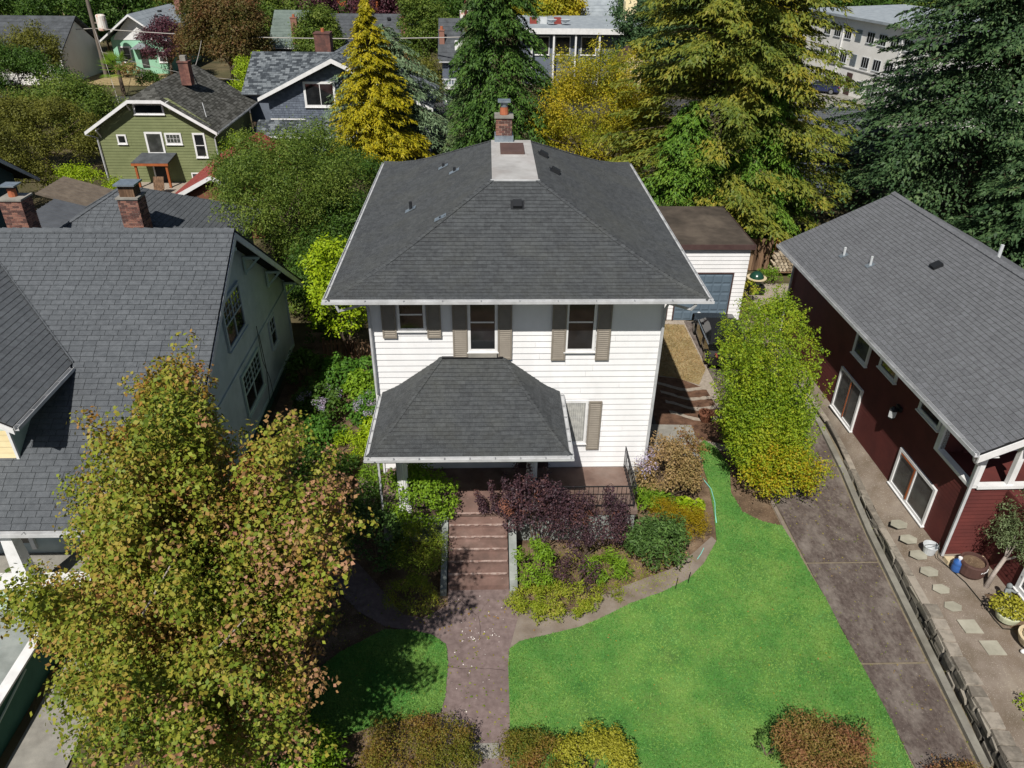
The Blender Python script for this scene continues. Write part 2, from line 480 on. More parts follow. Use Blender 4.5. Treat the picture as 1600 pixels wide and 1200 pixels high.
def crown_tree(name, label, cat, base, clumps, dens, size, mt, bark, group=None, trunk_r=.16, limbs=9, fork=.35, hexa=False, jit=.7, aspect=.6, extra=(), squash=.8, fold=0.0, seed=3, spread=.5, tri=True):
    t = thing(name, label, cat, base, group); rnd = random.Random(seed)
    cl = np.array(clumps); base = Vector(base)
    cen = Vector(cl[:, :3].mean(0)); top = float(cl[:, 2].max())
    f = base+Vector(((cen.x-base.x)*.3, (cen.y-base.y)*.3, (cen.z-base.z)*fork+.2))
    mb = MB().tube([base-Vector((0, 0, .1)), base+(f-base)*.5+Vector((rnd.uniform(-.05, .05), 0, 0)), f], [trunk_r*1.25, trunk_r, trunk_r*.85], 7)
    idx = rnd.sample(range(len(cl)), min(limbs, len(cl)))
    for k, i in enumerate(idx):
        e = Vector(cl[i][:3]); s = f if k else f
        j = lambda q: Vector((rnd.uniform(-q, q), rnd.uniform(-q, q), rnd.uniform(-q, q)*.5)); q = (e-s).length*.09
        mb.tube([s-Vector((0, 0, .1)), s.lerp(e, .25)+j(q), s.lerp(e, .5)+j(q)+Vector((0, 0, q)), s.lerp(e, .75)+j(q), e], [trunk_r*.6, trunk_r*.42, trunk_r*.26, trunk_r*.15, trunk_r*.06], 5)
    put('trunk', mb, bark, t, smooth=True)
    me = clump_leaves('crown', clumps, dens, size, mt, aspect, jit, hexa, squash=squash, fold=fold, spread=spread, tri=tri and not hexa)
    put('crown', offm(me, base), mt, t)
    for (nm, c2, d2, s2, m2) in extra:
        put(nm, offm(clump_leaves(nm, c2, d2, s2, m2, aspect, jit, hexa, squash=squash, fold=fold, spread=spread, tri=tri and not hexa), base), m2, t)
    return t

def shrub(name, label, cat, c, R, mt, dens=900, size=.07, n=40, r=(.12, .25), bark=None, group=None, zlo=-.2, lump=.15, hexa=False, aspect=.55, jit=.7, seed=1, stems=5, q0=.72, spread=.5, squash=.85, tipdown=.3, bz=0.0):
    base = (c[0], c[1], bz)
    t = thing(name, label, cat, base, group); rnd = random.Random(seed)
    cl = shell_clumps(c, R, n, r, zlo, lump, seed=seed, q0=q0)
    mb = MB()
    for k in range(stems):
        e = cl[rnd.randrange(len(cl))]; b = Vector(base)+Vector((rnd.uniform(-.1, .1), rnd.uniform(-.1, .1), -.03))
        mb.tube([b, b.lerp(Vector(e[:3]), .5)+Vector((0, 0, .05)), Vector(e[:3])], [.025, .016, .006], 5)
    put('stem', mb, bark, t)
    me = clump_leaves('foliage', cl, dens, size, mt, aspect, jit, hexa, squash=squash, spread=spread, tipdown=tipdown, tri=size < .06)
    put('foliage', offm(me, base), mt, t)
    return t

def conifer(name, label, base, H, R, mt, bark, nb=150, size=.35, per=90, droop=.35, lift=.12, aspect=.35, group=None, z0=.06, power=.8, width=.32, seed=1, hang=.5, lean=(0, 0), cat='conifer', ragged=.25, trunk_r=.2, az=None, extra=None):
    """whorls of drooping boughs, each carrying many flat sprays"""
    g = np.random.default_rng(seed); t = thing(name, label, cat, base, group); bx, by, bz = base
    put('trunk', MB().tube([(bx, by, bz-.1), (bx+lean[0]*.5, by+lean[1]*.5, bz+H*.5), (bx+lean[0], by+lean[1], bz+H*.97)], [trunk_r, trunk_r*.6, .02], 7), bark, t)
    Ps, Ns, Ts = [], [], []; br = MB()
    for i in range(nb):
        h = z0+(1-z0)*((i+g.uniform(0, 1))/nb)**.92; a = g.uniform(0, 2*math.pi) if az is None else az(g)
        L = R*((1-h)**power)*g.uniform(1-ragged, 1+ragged*.6)+.12*R*(1-h)+.15
        m_ = int(per*(.25+L/R)); u = g.uniform(.12, 1, m_)**.75
        d = np.array([math.cos(a), math.sin(a), 0]); s = np.array([-math.sin(a), math.cos(a), 0])
        o = np.array([bx+lean[0]*h, by+lean[1]*h, bz+H*h])
        sg = g.normal(size=m_)*.5; wv = L*width*(1-u*.75)+size*.25
        zz = lift*L*u-droop*L*u*u-np.abs(sg)*hang*wv*.7
        P = o+d*(L*u)[:, None]+s*(sg*wv)[:, None]; P[:, 2] += zz+g.normal(size=m_)*size*.16
        tz = lift-2*droop*u-.35
        T = d[None]*1.0+s[None]*(sg*1.2)[:, None]; T[:, 2] += tz; T += g.normal(size=(m_, 3))*.35
        N = d[None]*.45+s[None]*(sg*.6)[:, None]; N[:, 2] += 1; N += g.normal(size=(m_, 3))*.42
        Ps.append(P); Ns.append(N); Ts.append(T)
        if i % 3 == 0:
            e = o+d*L*.85; e[2] += lift*L*.85-droop*L*.72
            br.tube([o, (o+e)/2+np.array([0, 0, lift*L*.3]), e], [.05, .03, .01], 4, cap=False)
    P = np.concatenate(Ps); N = np.concatenate(Ns); T = np.concatenate(Ts); sz = size*g.uniform(.6, 1.3, len(P))
    put('branches', br, bark, t)
    me = leaf_mesh('crown', P, N, T, sz, sz*aspect*1.15, mt, tri=True); put('crown', offm(me, base), mt, t)
    return t
# measured outlines and crown clumps
LAWN_R = [(3.74,-9.76),(3.78,-7.89),(3.78,-6.62),(3.82,-6.11),(4.1,-5.87),(4.91,-5.66),(5.7,-5.44),(6.24,-5.19),(7.2,-4.65),(8.16,-4.25),(9.0,-3.78),(9.61,-3.16),(10.23,-2.22),(10.46,-1.06),(10.66,0.38),(10.74,1.78),(10.81,2.62),(11.14,3.01),(11.48,2.53),(11.63,1.41),(11.3,0.03),(11.4,-0.92),(11.88,-1.38),(12.45,-1.6),(12.54,-2.4),(12.58,-3.47),(12.68,-4.57),(12.68,-5.69),(12.75,-6.9),(12.78,-8.42),(12.7,-9.97)]
LAWN_L = [(0.53,-5.43),(1.2,-5.46),(1.8,-5.62),(2.19,-5.96),(2.26,-6.5),(2.23,-7.51),(2.15,-7.89),(1.43,-8.05),(0.55,-8.24),(-0.0,-8.47),(-0.57,-8.56),(-1.46,-8.44),(-1.77,-7.78),(-1.19,-6.9),(-0.53,-6.14),(0.07,-5.75)]
PATH_R = [(3.72,-6.23),(3.82,-6.11),(4.1,-5.87),(4.91,-5.66),(5.7,-5.44),(6.24,-5.19),(7.2,-4.65),(8.16,-4.25),(9.0,-3.78),(9.61,-3.16),(10.23,-2.22),(10.13,-2.02),(9.44,-2.68),(8.63,-3.34),(7.61,-3.78),(6.45,-4.29),(6.13,-4.68),(5.67,-4.89),(4.96,-4.95),(4.19,-4.71),(3.91,-4.29),(3.23,-4.27)]
PATH_L = [(2.33,-6.3),(2.19,-5.96),(1.8,-5.62),(1.2,-5.46),(0.51,-5.3),(-0.24,-4.78),(-1.09,-3.84),(-1.85,-2.69),(-1.38,-2.16),(-0.5,-2.97),(0.37,-4.1),(0.98,-4.92),(1.51,-5.04),(2.18,-4.6),(2.52,-4.26)]
BED_EDGE = [(10.21,-2.03),(10.4,-1.06),(10.57,0.38),(10.66,1.79),(10.68,2.54),(10.95,2.61),(11.01,1.78),(10.83,0.37),(10.58,-1.06),(10.31,-2.22)]
DOG = [(-5.1,-3.6,5.4,0.33),(-4.9,-5.1,1.3,0.3),(-1.5,-10.4,7.7,0.36),(-2.2,-8.9,9.1,0.35),(-3.4,-2.8,3.3,0.32),(-4.1,-2.5,4.0,0.35),(-4.7,-9.5,1.3,0.34),(-0.4,-4.6,1.5,0.26),(-5.0,-3.6,6.5,0.27),(-2.9,-9.9,1.3,0.3),(-5.2,-6.7,1.1,0.33),(-5.6,-8.7,1.3,0.32),(-0.9,-11.6,6.4,0.36),(-4.1,-3.2,5.5,0.36),(-1.4,-3.8,2.8,0.4),(-2.9,-7.1,8.5,0.27),(-2.8,-7.8,8.4,0.4),(-2.5,-2.7,3.3,0.38),(-7.3,-6.1,2.5,0.37),(-1.1,-12.1,5.5,0.25),(-1.9,-7.5,8.5,0.36),(-0.3,-3.9,2.6,0.31),(-2.2,-10.4,1.3,0.39),(-3.8,-9.5,1.1,0.33),(-1.6,-12.0,4.3,0.35),(-3.5,-8.7,1.0,0.3),(-5.3,-8.2,1.3,0.4),(-3.2,-5.4,1.1,0.33),(-2.2,-11.6,3.7,0.35),(-0.5,-10.3,1.9,0.34),(-0.3,-11.0,4.3,0.33),(-2.4,-12.3,5.1,0.39),(-2.2,-10.3,7.8,0.37),(0.5,-11.2,5.5,0.27),(-6.3,-3.8,3.1,0.33),(-5.8,-3.4,3.2,0.39),(-0.7,-6.5,1.3,0.38),(-7.0,-7.0,1.7,0.37),(-0.6,-8.3,7.9,0.33),(-5.1,-3.0,5.6,0.3),(-6.8,-6.2,1.5,0.35),(-4.0,-2.5,5.2,0.31),(0.5,-10.0,6.1,0.39),(-1.8,-7.9,8.5,0.26),(-0.3,-11.5,6.1,0.27),(-2.4,-4.0,1.9,0.33),(-0.4,-7.8,8.2,0.37),(-6.0,-6.9,1.5,0.37),(-2.3,-3.2,2.8,0.33),(-3.5,-4.5,1.3,0.3),(-3.3,-10.5,1.7,0.37),(-2.6,-9.9,7.8,0.29),(-4.7,-3.0,3.1,0.38),(-0.5,-10.6,6.7,0.26),(-5.4,-3.2,5.0,0.29),(-6.7,-4.2,2.9,0.27),(-1.5,-10.8,2.5,0.35),(-0.9,-10.3,6.9,0.31),(-3.8,-3.5,7.1,0.4),(-4.0,-3.4,2.8,0.28),(-4.2,-4.9,1.8,0.27),(-5.5,-3.8,4.9,0.26),(-0.7,-3.4,3.0,0.25),(-5.9,-6.2,1.7,0.4),(-5.6,-5.1,1.4,0.36),(-4.0,-5.9,0.9,0.36),(-5.0,-5.6,1.1,0.37),(-2.9,-11.6,5.7,0.36),(-6.2,-7.8,1.1,0.39),(-0.9,-5.3,1.7,0.3),(-3.3,-4.0,6.9,0.36),(-1.3,-10.8,7.3,0.33),(0.5,-10.1,7.6,0.33),(-2.2,-12.1,6.5,0.37),(-7.7,-6.7,2.6,0.35),(0.8,-8.9,7.7,0.37),(-5.1,-3.4,3.7,0.25),(-3.2,-5.2,8.2,0.38),(-2.6,-3.7,3.0,0.35),(-0.3,-10.0,7.6,0.28),(-7.0,-4.6,3.8,0.29),(-6.1,-4.6,2.6,0.38),(0.1,-11.2,5.3,0.27),(-5.6,-9.4,1.0,0.37),(-2.2,-9.9,8.3,0.35),(-1.3,-9.4,8.1,0.36),(-2.3,-7.7,8.7,0.3),(-2.6,-9.3,8.6,0.33),(-2.0,-7.9,9.2,0.27),(-5.0,-4.9,1.8,0.3),(-3.8,-4.1,1.3,0.32),(-2.5,-11.2,7.0,0.25),(-1.1,-12.4,5.0,0.31),(-4.6,-3.2,4.9,0.26),(-1.9,-8.6,8.2,0.27),(0.1,-11.2,3.8,0.27),(-0.3,-9.0,8.4,0.27),(-0.3,-8.4,8.4,0.36),(-1.0,-11.4,3.5,0.34),(-3.3,-2.8,4.5,0.3),(-1.6,-3.3,4.8,0.27),(-5.4,-7.4,1.2,0.38),(-6.3,-5.6,2.3,0.4),(-3.5,-11.7,3.7,0.32),(-3.0,-8.3,8.6,0.33),(-1.0,-5.6,2.3,0.3),(-6.7,-7.0,3.5,0.3),(-5.9,-8.5,4.7,0.3),(-3.4,-8.6,7.3,0.3),(-0.0,-8.6,8.1,0.3),(-1.1,-8.4,2.9,0.3),(-5.2,-6.2,3.8,0.3),(-0.2,-8.6,3.1,0.3),(-0.5,-6.3,5.1,0.3),(-5.0,-6.1,7.0,0.3),(-0.9,-7.0,2.1,0.3),(-7.0,-6.3,2.6,0.3),(-0.5,-10.1,3.0,0.3),(-5.2,-9.7,5.3,0.3),(0.1,-6.4,5.8,0.3),(0.1,-10.3,5.8,0.3),(-4.8,-7.9,4.5,0.3),(-0.3,-6.3,3.3,0.3),(-0.8,-5.4,4.6,0.3),(-3.0,-9.8,7.4,0.3),(-6.3,-4.6,3.3,0.3),(-1.4,-9.5,1.7,0.3),(-2.0,-10.9,3.6,0.3),(-5.2,-7.9,2.2,0.3),(-3.3,-10.8,6.5,0.3),(-0.1,-10.5,3.7,0.3),(-2.8,-5.1,5.7,0.3),(-2.1,-7.1,7.0,0.3),(-0.5,-4.8,5.1,0.3),(-5.5,-8.3,3.8,0.3),(-3.3,-7.0,7.5,0.3),(1.0,-8.9,7.0,0.3),(0.2,-9.3,6.6,0.3),(-5.1,-5.3,6.1,0.3),(-5.6,-8.6,2.0,0.3),(-1.1,-10.6,2.7,0.3),(-4.3,-8.6,5.2,0.3),(-0.1,-10.8,5.0,0.3),(-3.1,-9.0,8.0,0.3),(-1.8,-7.9,8.0,0.3),(-5.5,-5.4,4.8,0.3),(-0.1,-8.0,3.8,0.3),(-2.7,-6.7,8.1,0.3),(-5.0,-9.1,3.2,0.3),(-4.8,-4.7,5.1,0.3),(-3.7,-9.9,6.1,0.3),(-3.3,-8.9,6.2,0.3),(-3.7,-7.9,5.8,0.3),(-0.4,-8.9,5.1,0.3),(-4.7,-6.9,6.3,0.3),(-5.1,-7.2,4.8,0.3),(-3.1,-4.7,6.4,0.3),(-1.0,-6.8,3.4,0.3),(-2.3,-6.4,6.6,0.3),(-6.3,-5.0,4.7,0.3),(-0.9,-5.1,6.1,0.3),(-3.8,-5.3,5.9,0.3),(-3.4,-5.9,8.0,0.3),(0.6,-9.4,8.0,0.3),(-6.2,-7.2,2.1,0.3),(-0.3,-4.5,3.9,0.3),(-2.3,-10.2,7.9,0.3),(-4.1,-10.8,7.1,0.3),(-5.9,-8.1,3.0,0.3),(-0.0,-8.5,7.2,0.3),(-4.5,-10.2,6.4,0.3),(-4.2,-9.4,3.4,0.3),(-0.0,-9.7,5.0,0.3),(-3.6,-9.9,2.0,0.3),(-2.3,-8.6,8.2,0.3),(-4.1,-10.9,4.7,0.3),(0.2,-7.0,6.3,0.3),(-1.6,-4.4,5.4,0.3),(0.9,-10.3,7.0,0.3),(-0.2,-7.3,2.8,0.3)]
SPIRE = [(-4.2,-6.0,6.9,0.34),(-3.2,-7.0,8.2,0.31),(-2.7,-5.7,6.9,0.34),(-3.4,-5.3,7.7,0.3),(-4.4,-5.6,6.6,0.43),(-3.6,-4.6,7.0,0.48),(-5.0,-4.5,5.8,0.48),(-3.1,-5.0,7.0,0.49),(-3.7,-4.9,7.3,0.33),(-3.7,-5.8,7.8,0.34),(-3.2,-6.4,8.1,0.4),(-4.2,-5.4,6.0,0.31),(-3.9,-6.1,6.6,0.43),(-3.2,-4.9,7.5,0.3),(-3.6,-6.0,7.9,0.4),(-3.1,-6.1,6.6,0.49),(-2.8,-5.5,7.4,0.38),(-5.3,-5.3,6.8,0.31),(-4.3,-5.6,6.4,0.37),(-3.2,-5.4,8.0,0.39),(-3.7,-4.6,7.7,0.46),(-4.3,-4.5,7.0,0.32),(-2.7,-6.8,8.9,0.48),(-4.1,-6.7,7.4,0.31),(-2.4,-6.9,7.4,0.34),(-3.8,-4.8,5.5,0.29),(-4.3,-5.8,6.6,0.28),(-3.1,-4.8,6.4,0.3),(-4.1,-5.2,7.1,0.4),(-3.4,-5.0,7.4,0.29),(-3.4,-4.9,5.9,0.4),(-3.3,-6.1,8.3,0.39),(-2.5,-7.1,7.3,0.3),(-2.8,-6.5,8.2,0.36),(-4.9,-6.1,7.3,0.33),(-3.5,-6.9,7.2,0.31),(-4.2,-4.6,6.8,0.31),(-4.2,-3.9,6.2,0.34),(-3.0,-6.0,8.6,0.38),(-3.8,-4.9,6.7,0.42),(-3.6,-4.9,7.5,0.31),(-2.9,-6.6,8.6,0.46),(-3.0,-5.5,7.6,0.44),(-4.0,-4.8,5.9,0.48),(-4.3,-5.4,6.7,0.28),(-3.1,-5.8,8.1,0.35),(-4.8,-4.5,6.2,0.31),(-3.3,-6.4,7.2,0.39),(-4.4,-4.3,6.0,0.39),(-2.3,-7.1,7.8,0.29),(-2.3,-6.7,8.4,0.33),(-4.5,-5.1,6.0,0.47),(-3.1,-6.7,8.5,0.41),(-4.0,-3.8,7.2,0.35),(-3.2,-6.0,7.4,0.32),(-3.7,-4.4,5.8,0.46),(-3.1,-5.0,7.4,0.35),(-3.8,-4.6,6.5,0.35),(-2.8,-6.9,8.3,0.3),(-3.2,-5.1,5.9,0.38),(-5.0,-4.9,5.9,0.4),(-3.2,-5.9,8.7,0.28),(-3.5,-5.1,6.1,0.35),(-3.1,-6.3,7.0,0.44),(-4.1,-5.5,6.1,0.38),(-4.0,-4.5,6.2,0.37),(-3.7,-4.9,7.9,0.29),(-2.5,-7.0,8.1,0.49),(-4.3,-3.9,5.7,0.48),(-4.6,-6.1,7.2,0.39),(-3.3,-4.3,6.6,0.28),(-2.9,-6.5,7.9,0.47),(-4.0,-3.9,5.5,0.45),(-3.4,-6.0,8.0,0.31),(-4.5,-4.7,6.7,0.39),(-4.3,-4.1,7.3,0.29),(-4.0,-4.3,5.8,0.31),(-4.6,-6.1,6.9,0.36),(-3.7,-6.0,7.6,0.3),(-2.6,-6.4,7.4,0.42),(-2.8,-6.1,7.2,0.37),(-3.6,-4.7,6.4,0.29),(-5.1,-4.5,5.6,0.35),(-3.8,-3.7,6.7,0.29),(-3.4,-4.1,6.2,0.3),(-4.2,-4.2,6.6,0.35),(-3.4,-7.3,7.7,0.48),(-3.8,-3.9,6.3,0.34),(-5.1,-5.4,6.7,0.3),(-5.1,-5.6,6.9,0.42),(-2.6,-7.0,8.4,0.33),(-3.8,-4.3,6.9,0.37),(-2.5,-7.2,7.8,0.42),(-4.2,-4.2,5.7,0.37),(-2.9,-6.2,6.6,0.32)]
YEL = [(11.3,1.4,5.5,0.3),(10.7,0.6,2.4,0.3),(11.8,1.5,2.1,0.3),(13.1,0.1,2.2,0.3),(12.5,1.0,5.8,0.3),(10.9,-0.1,4.6,0.3),(13.1,2.3,5.2,0.3),(10.0,-0.4,5.6,0.3),(12.6,-0.3,3.3,0.3),(11.3,1.4,2.2,0.3),(13.2,1.0,3.5,0.3),(10.9,1.2,5.2,0.3),(10.9,0.1,5.2,0.3),(12.9,1.3,5.6,0.3),(12.0,0.2,6.2,0.3),(11.2,1.1,4.6,0.3),(10.7,0.8,3.1,0.3),(12.7,-0.3,2.7,0.3),(10.7,-0.5,6.6,0.3),(11.6,2.2,1.1,0.3),(13.8,1.7,1.1,0.3),(13.6,-0.1,1.3,0.3),(10.4,0.9,5.0,0.3),(14.3,1.4,0.6,0.3),(11.7,2.3,6.1,0.3),(11.5,1.1,1.7,0.3),(10.8,-0.2,2.2,0.3),(10.9,0.4,4.1,0.3),(10.3,0.6,3.7,0.3),(13.0,2.3,4.6,0.3),(13.4,2.0,4.4,0.3),(10.4,-0.2,3.2,0.3),(11.3,-0.4,3.1,0.3),(10.6,-0.5,5.4,0.3),(10.6,-0.2,3.9,0.3),(13.1,1.8,2.9,0.3),(12.4,0.7,6.3,0.3),(11.7,1.5,5.6,0.3),(11.1,0.6,5.6,0.3),(10.5,1.9,4.0,0.3),(14.1,2.3,3.2,0.3),(12.6,1.5,5.1,0.3),(11.0,1.9,5.1,0.3),(12.9,-0.1,3.6,0.3),(11.4,-0.4,6.6,0.3),(11.1,1.1,3.2,0.3),(11.5,1.0,6.5,0.3),(10.2,-0.4,5.2,0.3),(13.6,2.3,2.0,0.3),(11.7,2.0,5.0,0.3),(11.8,2.4,3.0,0.3),(11.7,0.4,1.0,0.3),(10.9,1.4,2.1,0.3),(14.0,1.7,3.6,0.3),(14.7,1.8,1.3,0.3),(13.0,0.4,3.7,0.3),(13.6,1.4,5.0,0.3),(13.3,0.1,3.3,0.3),(11.5,1.4,6.0,0.3),(11.1,0.1,3.3,0.3),(13.9,1.0,2.5,0.3),(11.0,2.2,2.6,0.3),(11.5,1.7,4.5,0.3),(11.1,-0.3,5.5,0.3),(11.6,2.2,5.4,0.3),(11.3,2.1,3.1,0.3),(13.6,0.9,3.0,0.3),(10.6,1.3,5.6,0.3),(14.3,1.0,0.8,0.3),(10.8,0.4,5.9,0.3),(11.8,1.9,5.7,0.3),(13.6,1.0,4.0,0.3),(11.5,2.3,4.0,0.3),(11.6,0.4,6.2,0.3),(12.8,-0.3,2.2,0.3),(13.6,0.4,2.8,0.3),(13.4,0.4,4.8,0.3),(13.2,1.8,5.5,0.3),(11.9,1.2,6.4,0.3),(11.2,0.6,6.6,0.3),(10.5,-0.3,5.9,0.3),(12.2,-0.3,1.1,0.3),(11.1,2.3,4.1,0.3),(14.5,1.6,3.3,0.3),(12.8,-0.6,1.9,0.3),(13.8,0.8,1.7,0.3),(14.1,2.1,4.0,0.3),(13.0,1.2,4.4,0.3),(13.0,1.3,3.3,0.3),(10.3,-0.5,3.8,0.3),(13.5,2.1,3.4,0.3),(13.4,1.6,2.1,0.3),(14.1,1.8,0.5,0.3),(11.3,-0.3,1.7,0.3),(14.5,2.3,1.4,0.3)]
MASS = [(-4.8,19.0,6.8,0.75),(-3.8,16.5,3.9,0.91),(-5.6,20.9,6.1,0.88),(-7.1,19.3,2.3,0.5),(-3.4,18.1,5.9,0.63),(-5.1,15.7,3.5,0.56),(-4.5,18.0,4.3,0.72),(-6.1,20.6,1.7,0.96),(-8.2,21.1,3.5,0.77),(-6.6,20.2,2.2,0.51),(-4.4,15.3,5.9,0.76),(-4.0,16.0,5.7,0.93),(-4.8,15.4,4.4,0.6),(-5.4,20.2,6.0,0.86),(-8.3,14.6,5.4,0.55),(-7.2,21.4,4.0,0.75),(-6.2,17.3,1.0,0.58),(-8.4,19.7,3.0,0.81),(-6.7,13.4,4.8,0.91),(-7.2,20.9,5.7,0.53),(-6.4,15.8,6.0,0.87),(-4.2,15.8,4.7,0.81),(-6.8,21.2,4.2,0.55),(-8.0,14.8,5.2,0.93),(-9.2,19.7,5.0,0.97),(-4.3,16.4,5.4,0.69),(-7.7,20.1,1.2,0.67),(-7.9,15.5,5.9,0.96),(-4.9,18.9,2.9,0.63),(-4.2,18.4,5.2,0.75),(-3.9,18.4,5.8,0.72),(-7.0,20.3,4.1,0.61),(-7.0,14.4,4.2,0.97),(-5.4,15.7,6.0,0.68),(-7.1,15.7,6.3,0.65),(-4.2,19.5,3.7,0.56),(-4.2,20.2,3.0,0.8),(-6.3,17.5,1.9,0.76),(-5.0,18.9,2.4,0.57),(-8.3,20.2,2.7,0.65),(-4.5,18.7,7.0,0.68),(-5.3,15.1,4.1,0.94),(-6.9,15.7,6.9,0.62),(-6.0,20.8,4.0,0.69),(-7.7,14.6,4.6,0.65),(-9.4,19.2,3.2,0.7),(-5.7,15.8,7.1,0.72),(-3.9,19.2,2.6,0.55),(-5.9,19.5,5.2,0.67),(-4.0,16.0,6.3,0.67),(-5.4,19.6,5.1,0.56),(-5.4,13.9,3.4,0.72),(-5.8,14.0,6.2,0.94),(-8.5,14.2,4.8,0.61),(-5.8,14.7,3.0,0.83),(-7.7,14.9,6.0,0.84),(-5.4,15.5,7.1,0.79),(-7.8,16.2,6.6,0.61),(-3.7,16.8,6.4,0.93),(-9.4,20.3,4.9,0.78),(-3.7,16.1,4.5,0.9),(-5.8,18.7,6.7,0.9),(-7.3,20.7,4.4,0.7),(-9.4,18.6,3.0,0.69),(-4.8,16.8,3.1,0.72),(-7.5,13.3,4.5,0.55),(-10.0,19.1,3.9,0.82),(-6.3,15.6,2.5,0.76),(-8.8,21.0,3.7,0.81),(-6.2,13.7,5.2,0.84),(-4.4,20.0,4.5,0.62),(-5.0,18.5,7.2,0.74),(-5.2,20.4,2.7,0.77),(-4.3,19.1,2.9,0.98),(-5.5,16.5,2.2,0.91),(-4.6,14.7,6.0,0.59),(-4.0,19.8,3.1,0.63),(-7.9,14.9,6.5,0.89),(-8.8,21.1,5.8,0.55),(-8.2,19.1,5.9,0.94),(-4.2,16.8,3.2,0.87),(-5.8,20.6,3.1,0.72),(-9.5,19.7,3.6,0.69),(-5.6,19.6,5.6,0.76),(-5.9,21.3,3.8,0.58),(-6.4,16.3,2.2,0.79),(-8.5,19.8,4.0,0.51),(-6.6,19.7,0.9,0.61),(-5.4,20.5,1.9,0.71),(-7.2,14.1,6.8,0.98),(-5.1,16.5,5.0,0.7),(-4.3,16.7,2.6,0.51),(-5.7,14.5,5.5,0.73),(-4.1,17.6,3.3,0.99),(-6.5,20.2,4.6,0.57),(-8.6,19.2,5.5,0.89),(-5.1,18.1,5.5,0.72),(-4.7,19.5,3.8,0.9),(-8.8,19.1,2.3,0.59),(-5.1,19.8,7.0,0.85),(-7.1,20.3,6.8,0.53),(-8.0,19.0,1.5,0.57),(-6.0,17.9,6.4,0.54),(-5.2,15.4,2.3,0.66),(-8.5,21.4,3.7,0.61),(-4.4,18.5,2.1,0.51),(-5.2,17.7,5.8,0.8),(-7.2,14.2,5.4,0.92),(-6.4,20.4,5.9,0.71),(-4.7,16.1,5.3,0.53),(-6.6,14.4,3.6,0.55),(-5.9,16.6,1.7,0.55),(-8.6,20.3,5.7,0.57),(-7.2,20.1,2.2,0.58),(-4.8,16.6,2.4,0.6),(-5.0,16.3,2.8,0.75),(-5.7,19.4,6.3,0.54),(-4.7,14.2,5.2,0.94),(-3.7,15.8,5.3,0.98),(-5.6,16.2,6.7,0.53),(-5.9,20.7,6.8,0.99),(-8.7,20.6,4.7,0.88),(-4.8,20.5,4.7,0.67),(-4.6,17.4,5.6,0.79),(-7.4,15.5,6.6,0.55),(-6.5,19.2,2.5,0.96),(-5.0,16.5,6.1,0.68),(-6.1,17.7,7.2,0.72),(-5.5,19.6,3.8,0.94),(-6.0,20.0,3.3,0.58),(-4.3,15.1,3.4,0.85),(-4.1,15.2,5.3,0.66),(-6.7,18.6,1.6,0.51),(-3.5,19.5,4.5,0.95),(-5.0,18.6,3.3,0.52),(-4.8,19.6,4.8,0.94),(-4.4,20.4,5.7,0.82),(-9.1,20.4,5.5,0.51),(-7.8,19.9,3.0,0.65),(-5.5,18.7,6.0,0.96),(-6.6,15.0,6.2,0.66),(-9.8,20.6,4.7,0.96),(-5.7,15.5,5.4,0.97),(-8.6,20.5,2.8,0.66),(-6.0,15.1,5.1,0.57),(-9.2,16.3,5.1,0.5),(-7.8,19.6,6.1,0.76),(-10.0,19.9,3.7,0.86),(-6.7,14.9,3.9,0.9),(-6.2,19.6,5.8,0.65)]
# ---------------------------------------------------------------- the palette
SH = mat('shingle_charcoal', [S('#3b3d3f'), S('#444749'), S('#4d5052')], .95, 9, .004, 70, jitter=.22, spec=.15, dirt=S('#56574f'), dscale=.5, damt=.4, speck=S('#8a8c8e'), sscale=160, sthr=.66)
SH_L = mat('shingle_slate', [S('#4c5054'), S('#54585c'), S('#5c6064')], .95, 7, .004, 70, jitter=.18, spec=.15, dirt=S('#3a3c40'), damt=.35, speck=S('#8e9296'), sscale=160, sthr=.66)
SH_R = mat('shingle_grey', [S('#595b5e'), S('#616366'), S('#696b6f')], .95, 7, .004, 70, jitter=.17, spec=.15, dirt=S('#4a4a4e'), damt=.3, speck=S('#a0a2a6'), sscale=160, sthr=.66)
SH_G = mat('shingle_olive_grey', [S('#3e3e3a'), S('#50504c'), S('#61615d')], .95, 1.2, .004, 60, jitter=.6, spec=.1, dirt=S('#33342e'), damt=.5)
SH_B = mat('shingle_mottled', [S('#3c4146'), S('#555b60'), S('#70767a')], .95, 1.5, .004, 60, jitter=.7, spec=.1)
FELT = mat('felt_underlay', S('#1d1e20'), .95, bump=.002)
FARROOF = mat('far_roof', [S('#3e4144'), S('#565a5e')], .95, 1.6, .01, 9, dirt=S('#2f3234'))
FARGREY = mat('far_pale_roof', [S('#7e868c'), S('#98a0a5')], .9, 1.4, .01, 9)
WHITE = mat('white_siding', [S('#d9dadb'), S('#e6e6e7')], .55, 1.2, .001, 30, spec=.35, dirt=S('#b9b9b4'), dscale=1.1, damt=.22, stretch=(1, 1, .5))
TRIM = mat('white_trim', [S('#d2d3d3'), S('#e2e2e2')], .5, 3, .001, 40, spec=.4, dirt=S('#a8a69f'), dscale=2.5, damt=.3)
GUT = mat('gutter_metal', [S('#a9abad'), S('#c4c6c8')], .45, 2.5, .001, 30, spec=.5, dirt=S('#77756f'), dscale=2, damt=.35)
STRAP = mat('gutter_strap', S('#8d8f91'), .5, spec=.5)
SHUT = mat('shutter_taupe', [S('#7c756b'), S('#888176')], .6, 4, .001, 60, spec=.3)
GLASS = glassmat('dark_glass', (.008, .009, .010, 1))
GLASSG = glassmat('grey_glass', (.035, .037, .036, 1), .12)
CURT = mat('curtain_cloth', [S('#8f908d'), S('#b5b5b0')], .9, 6)
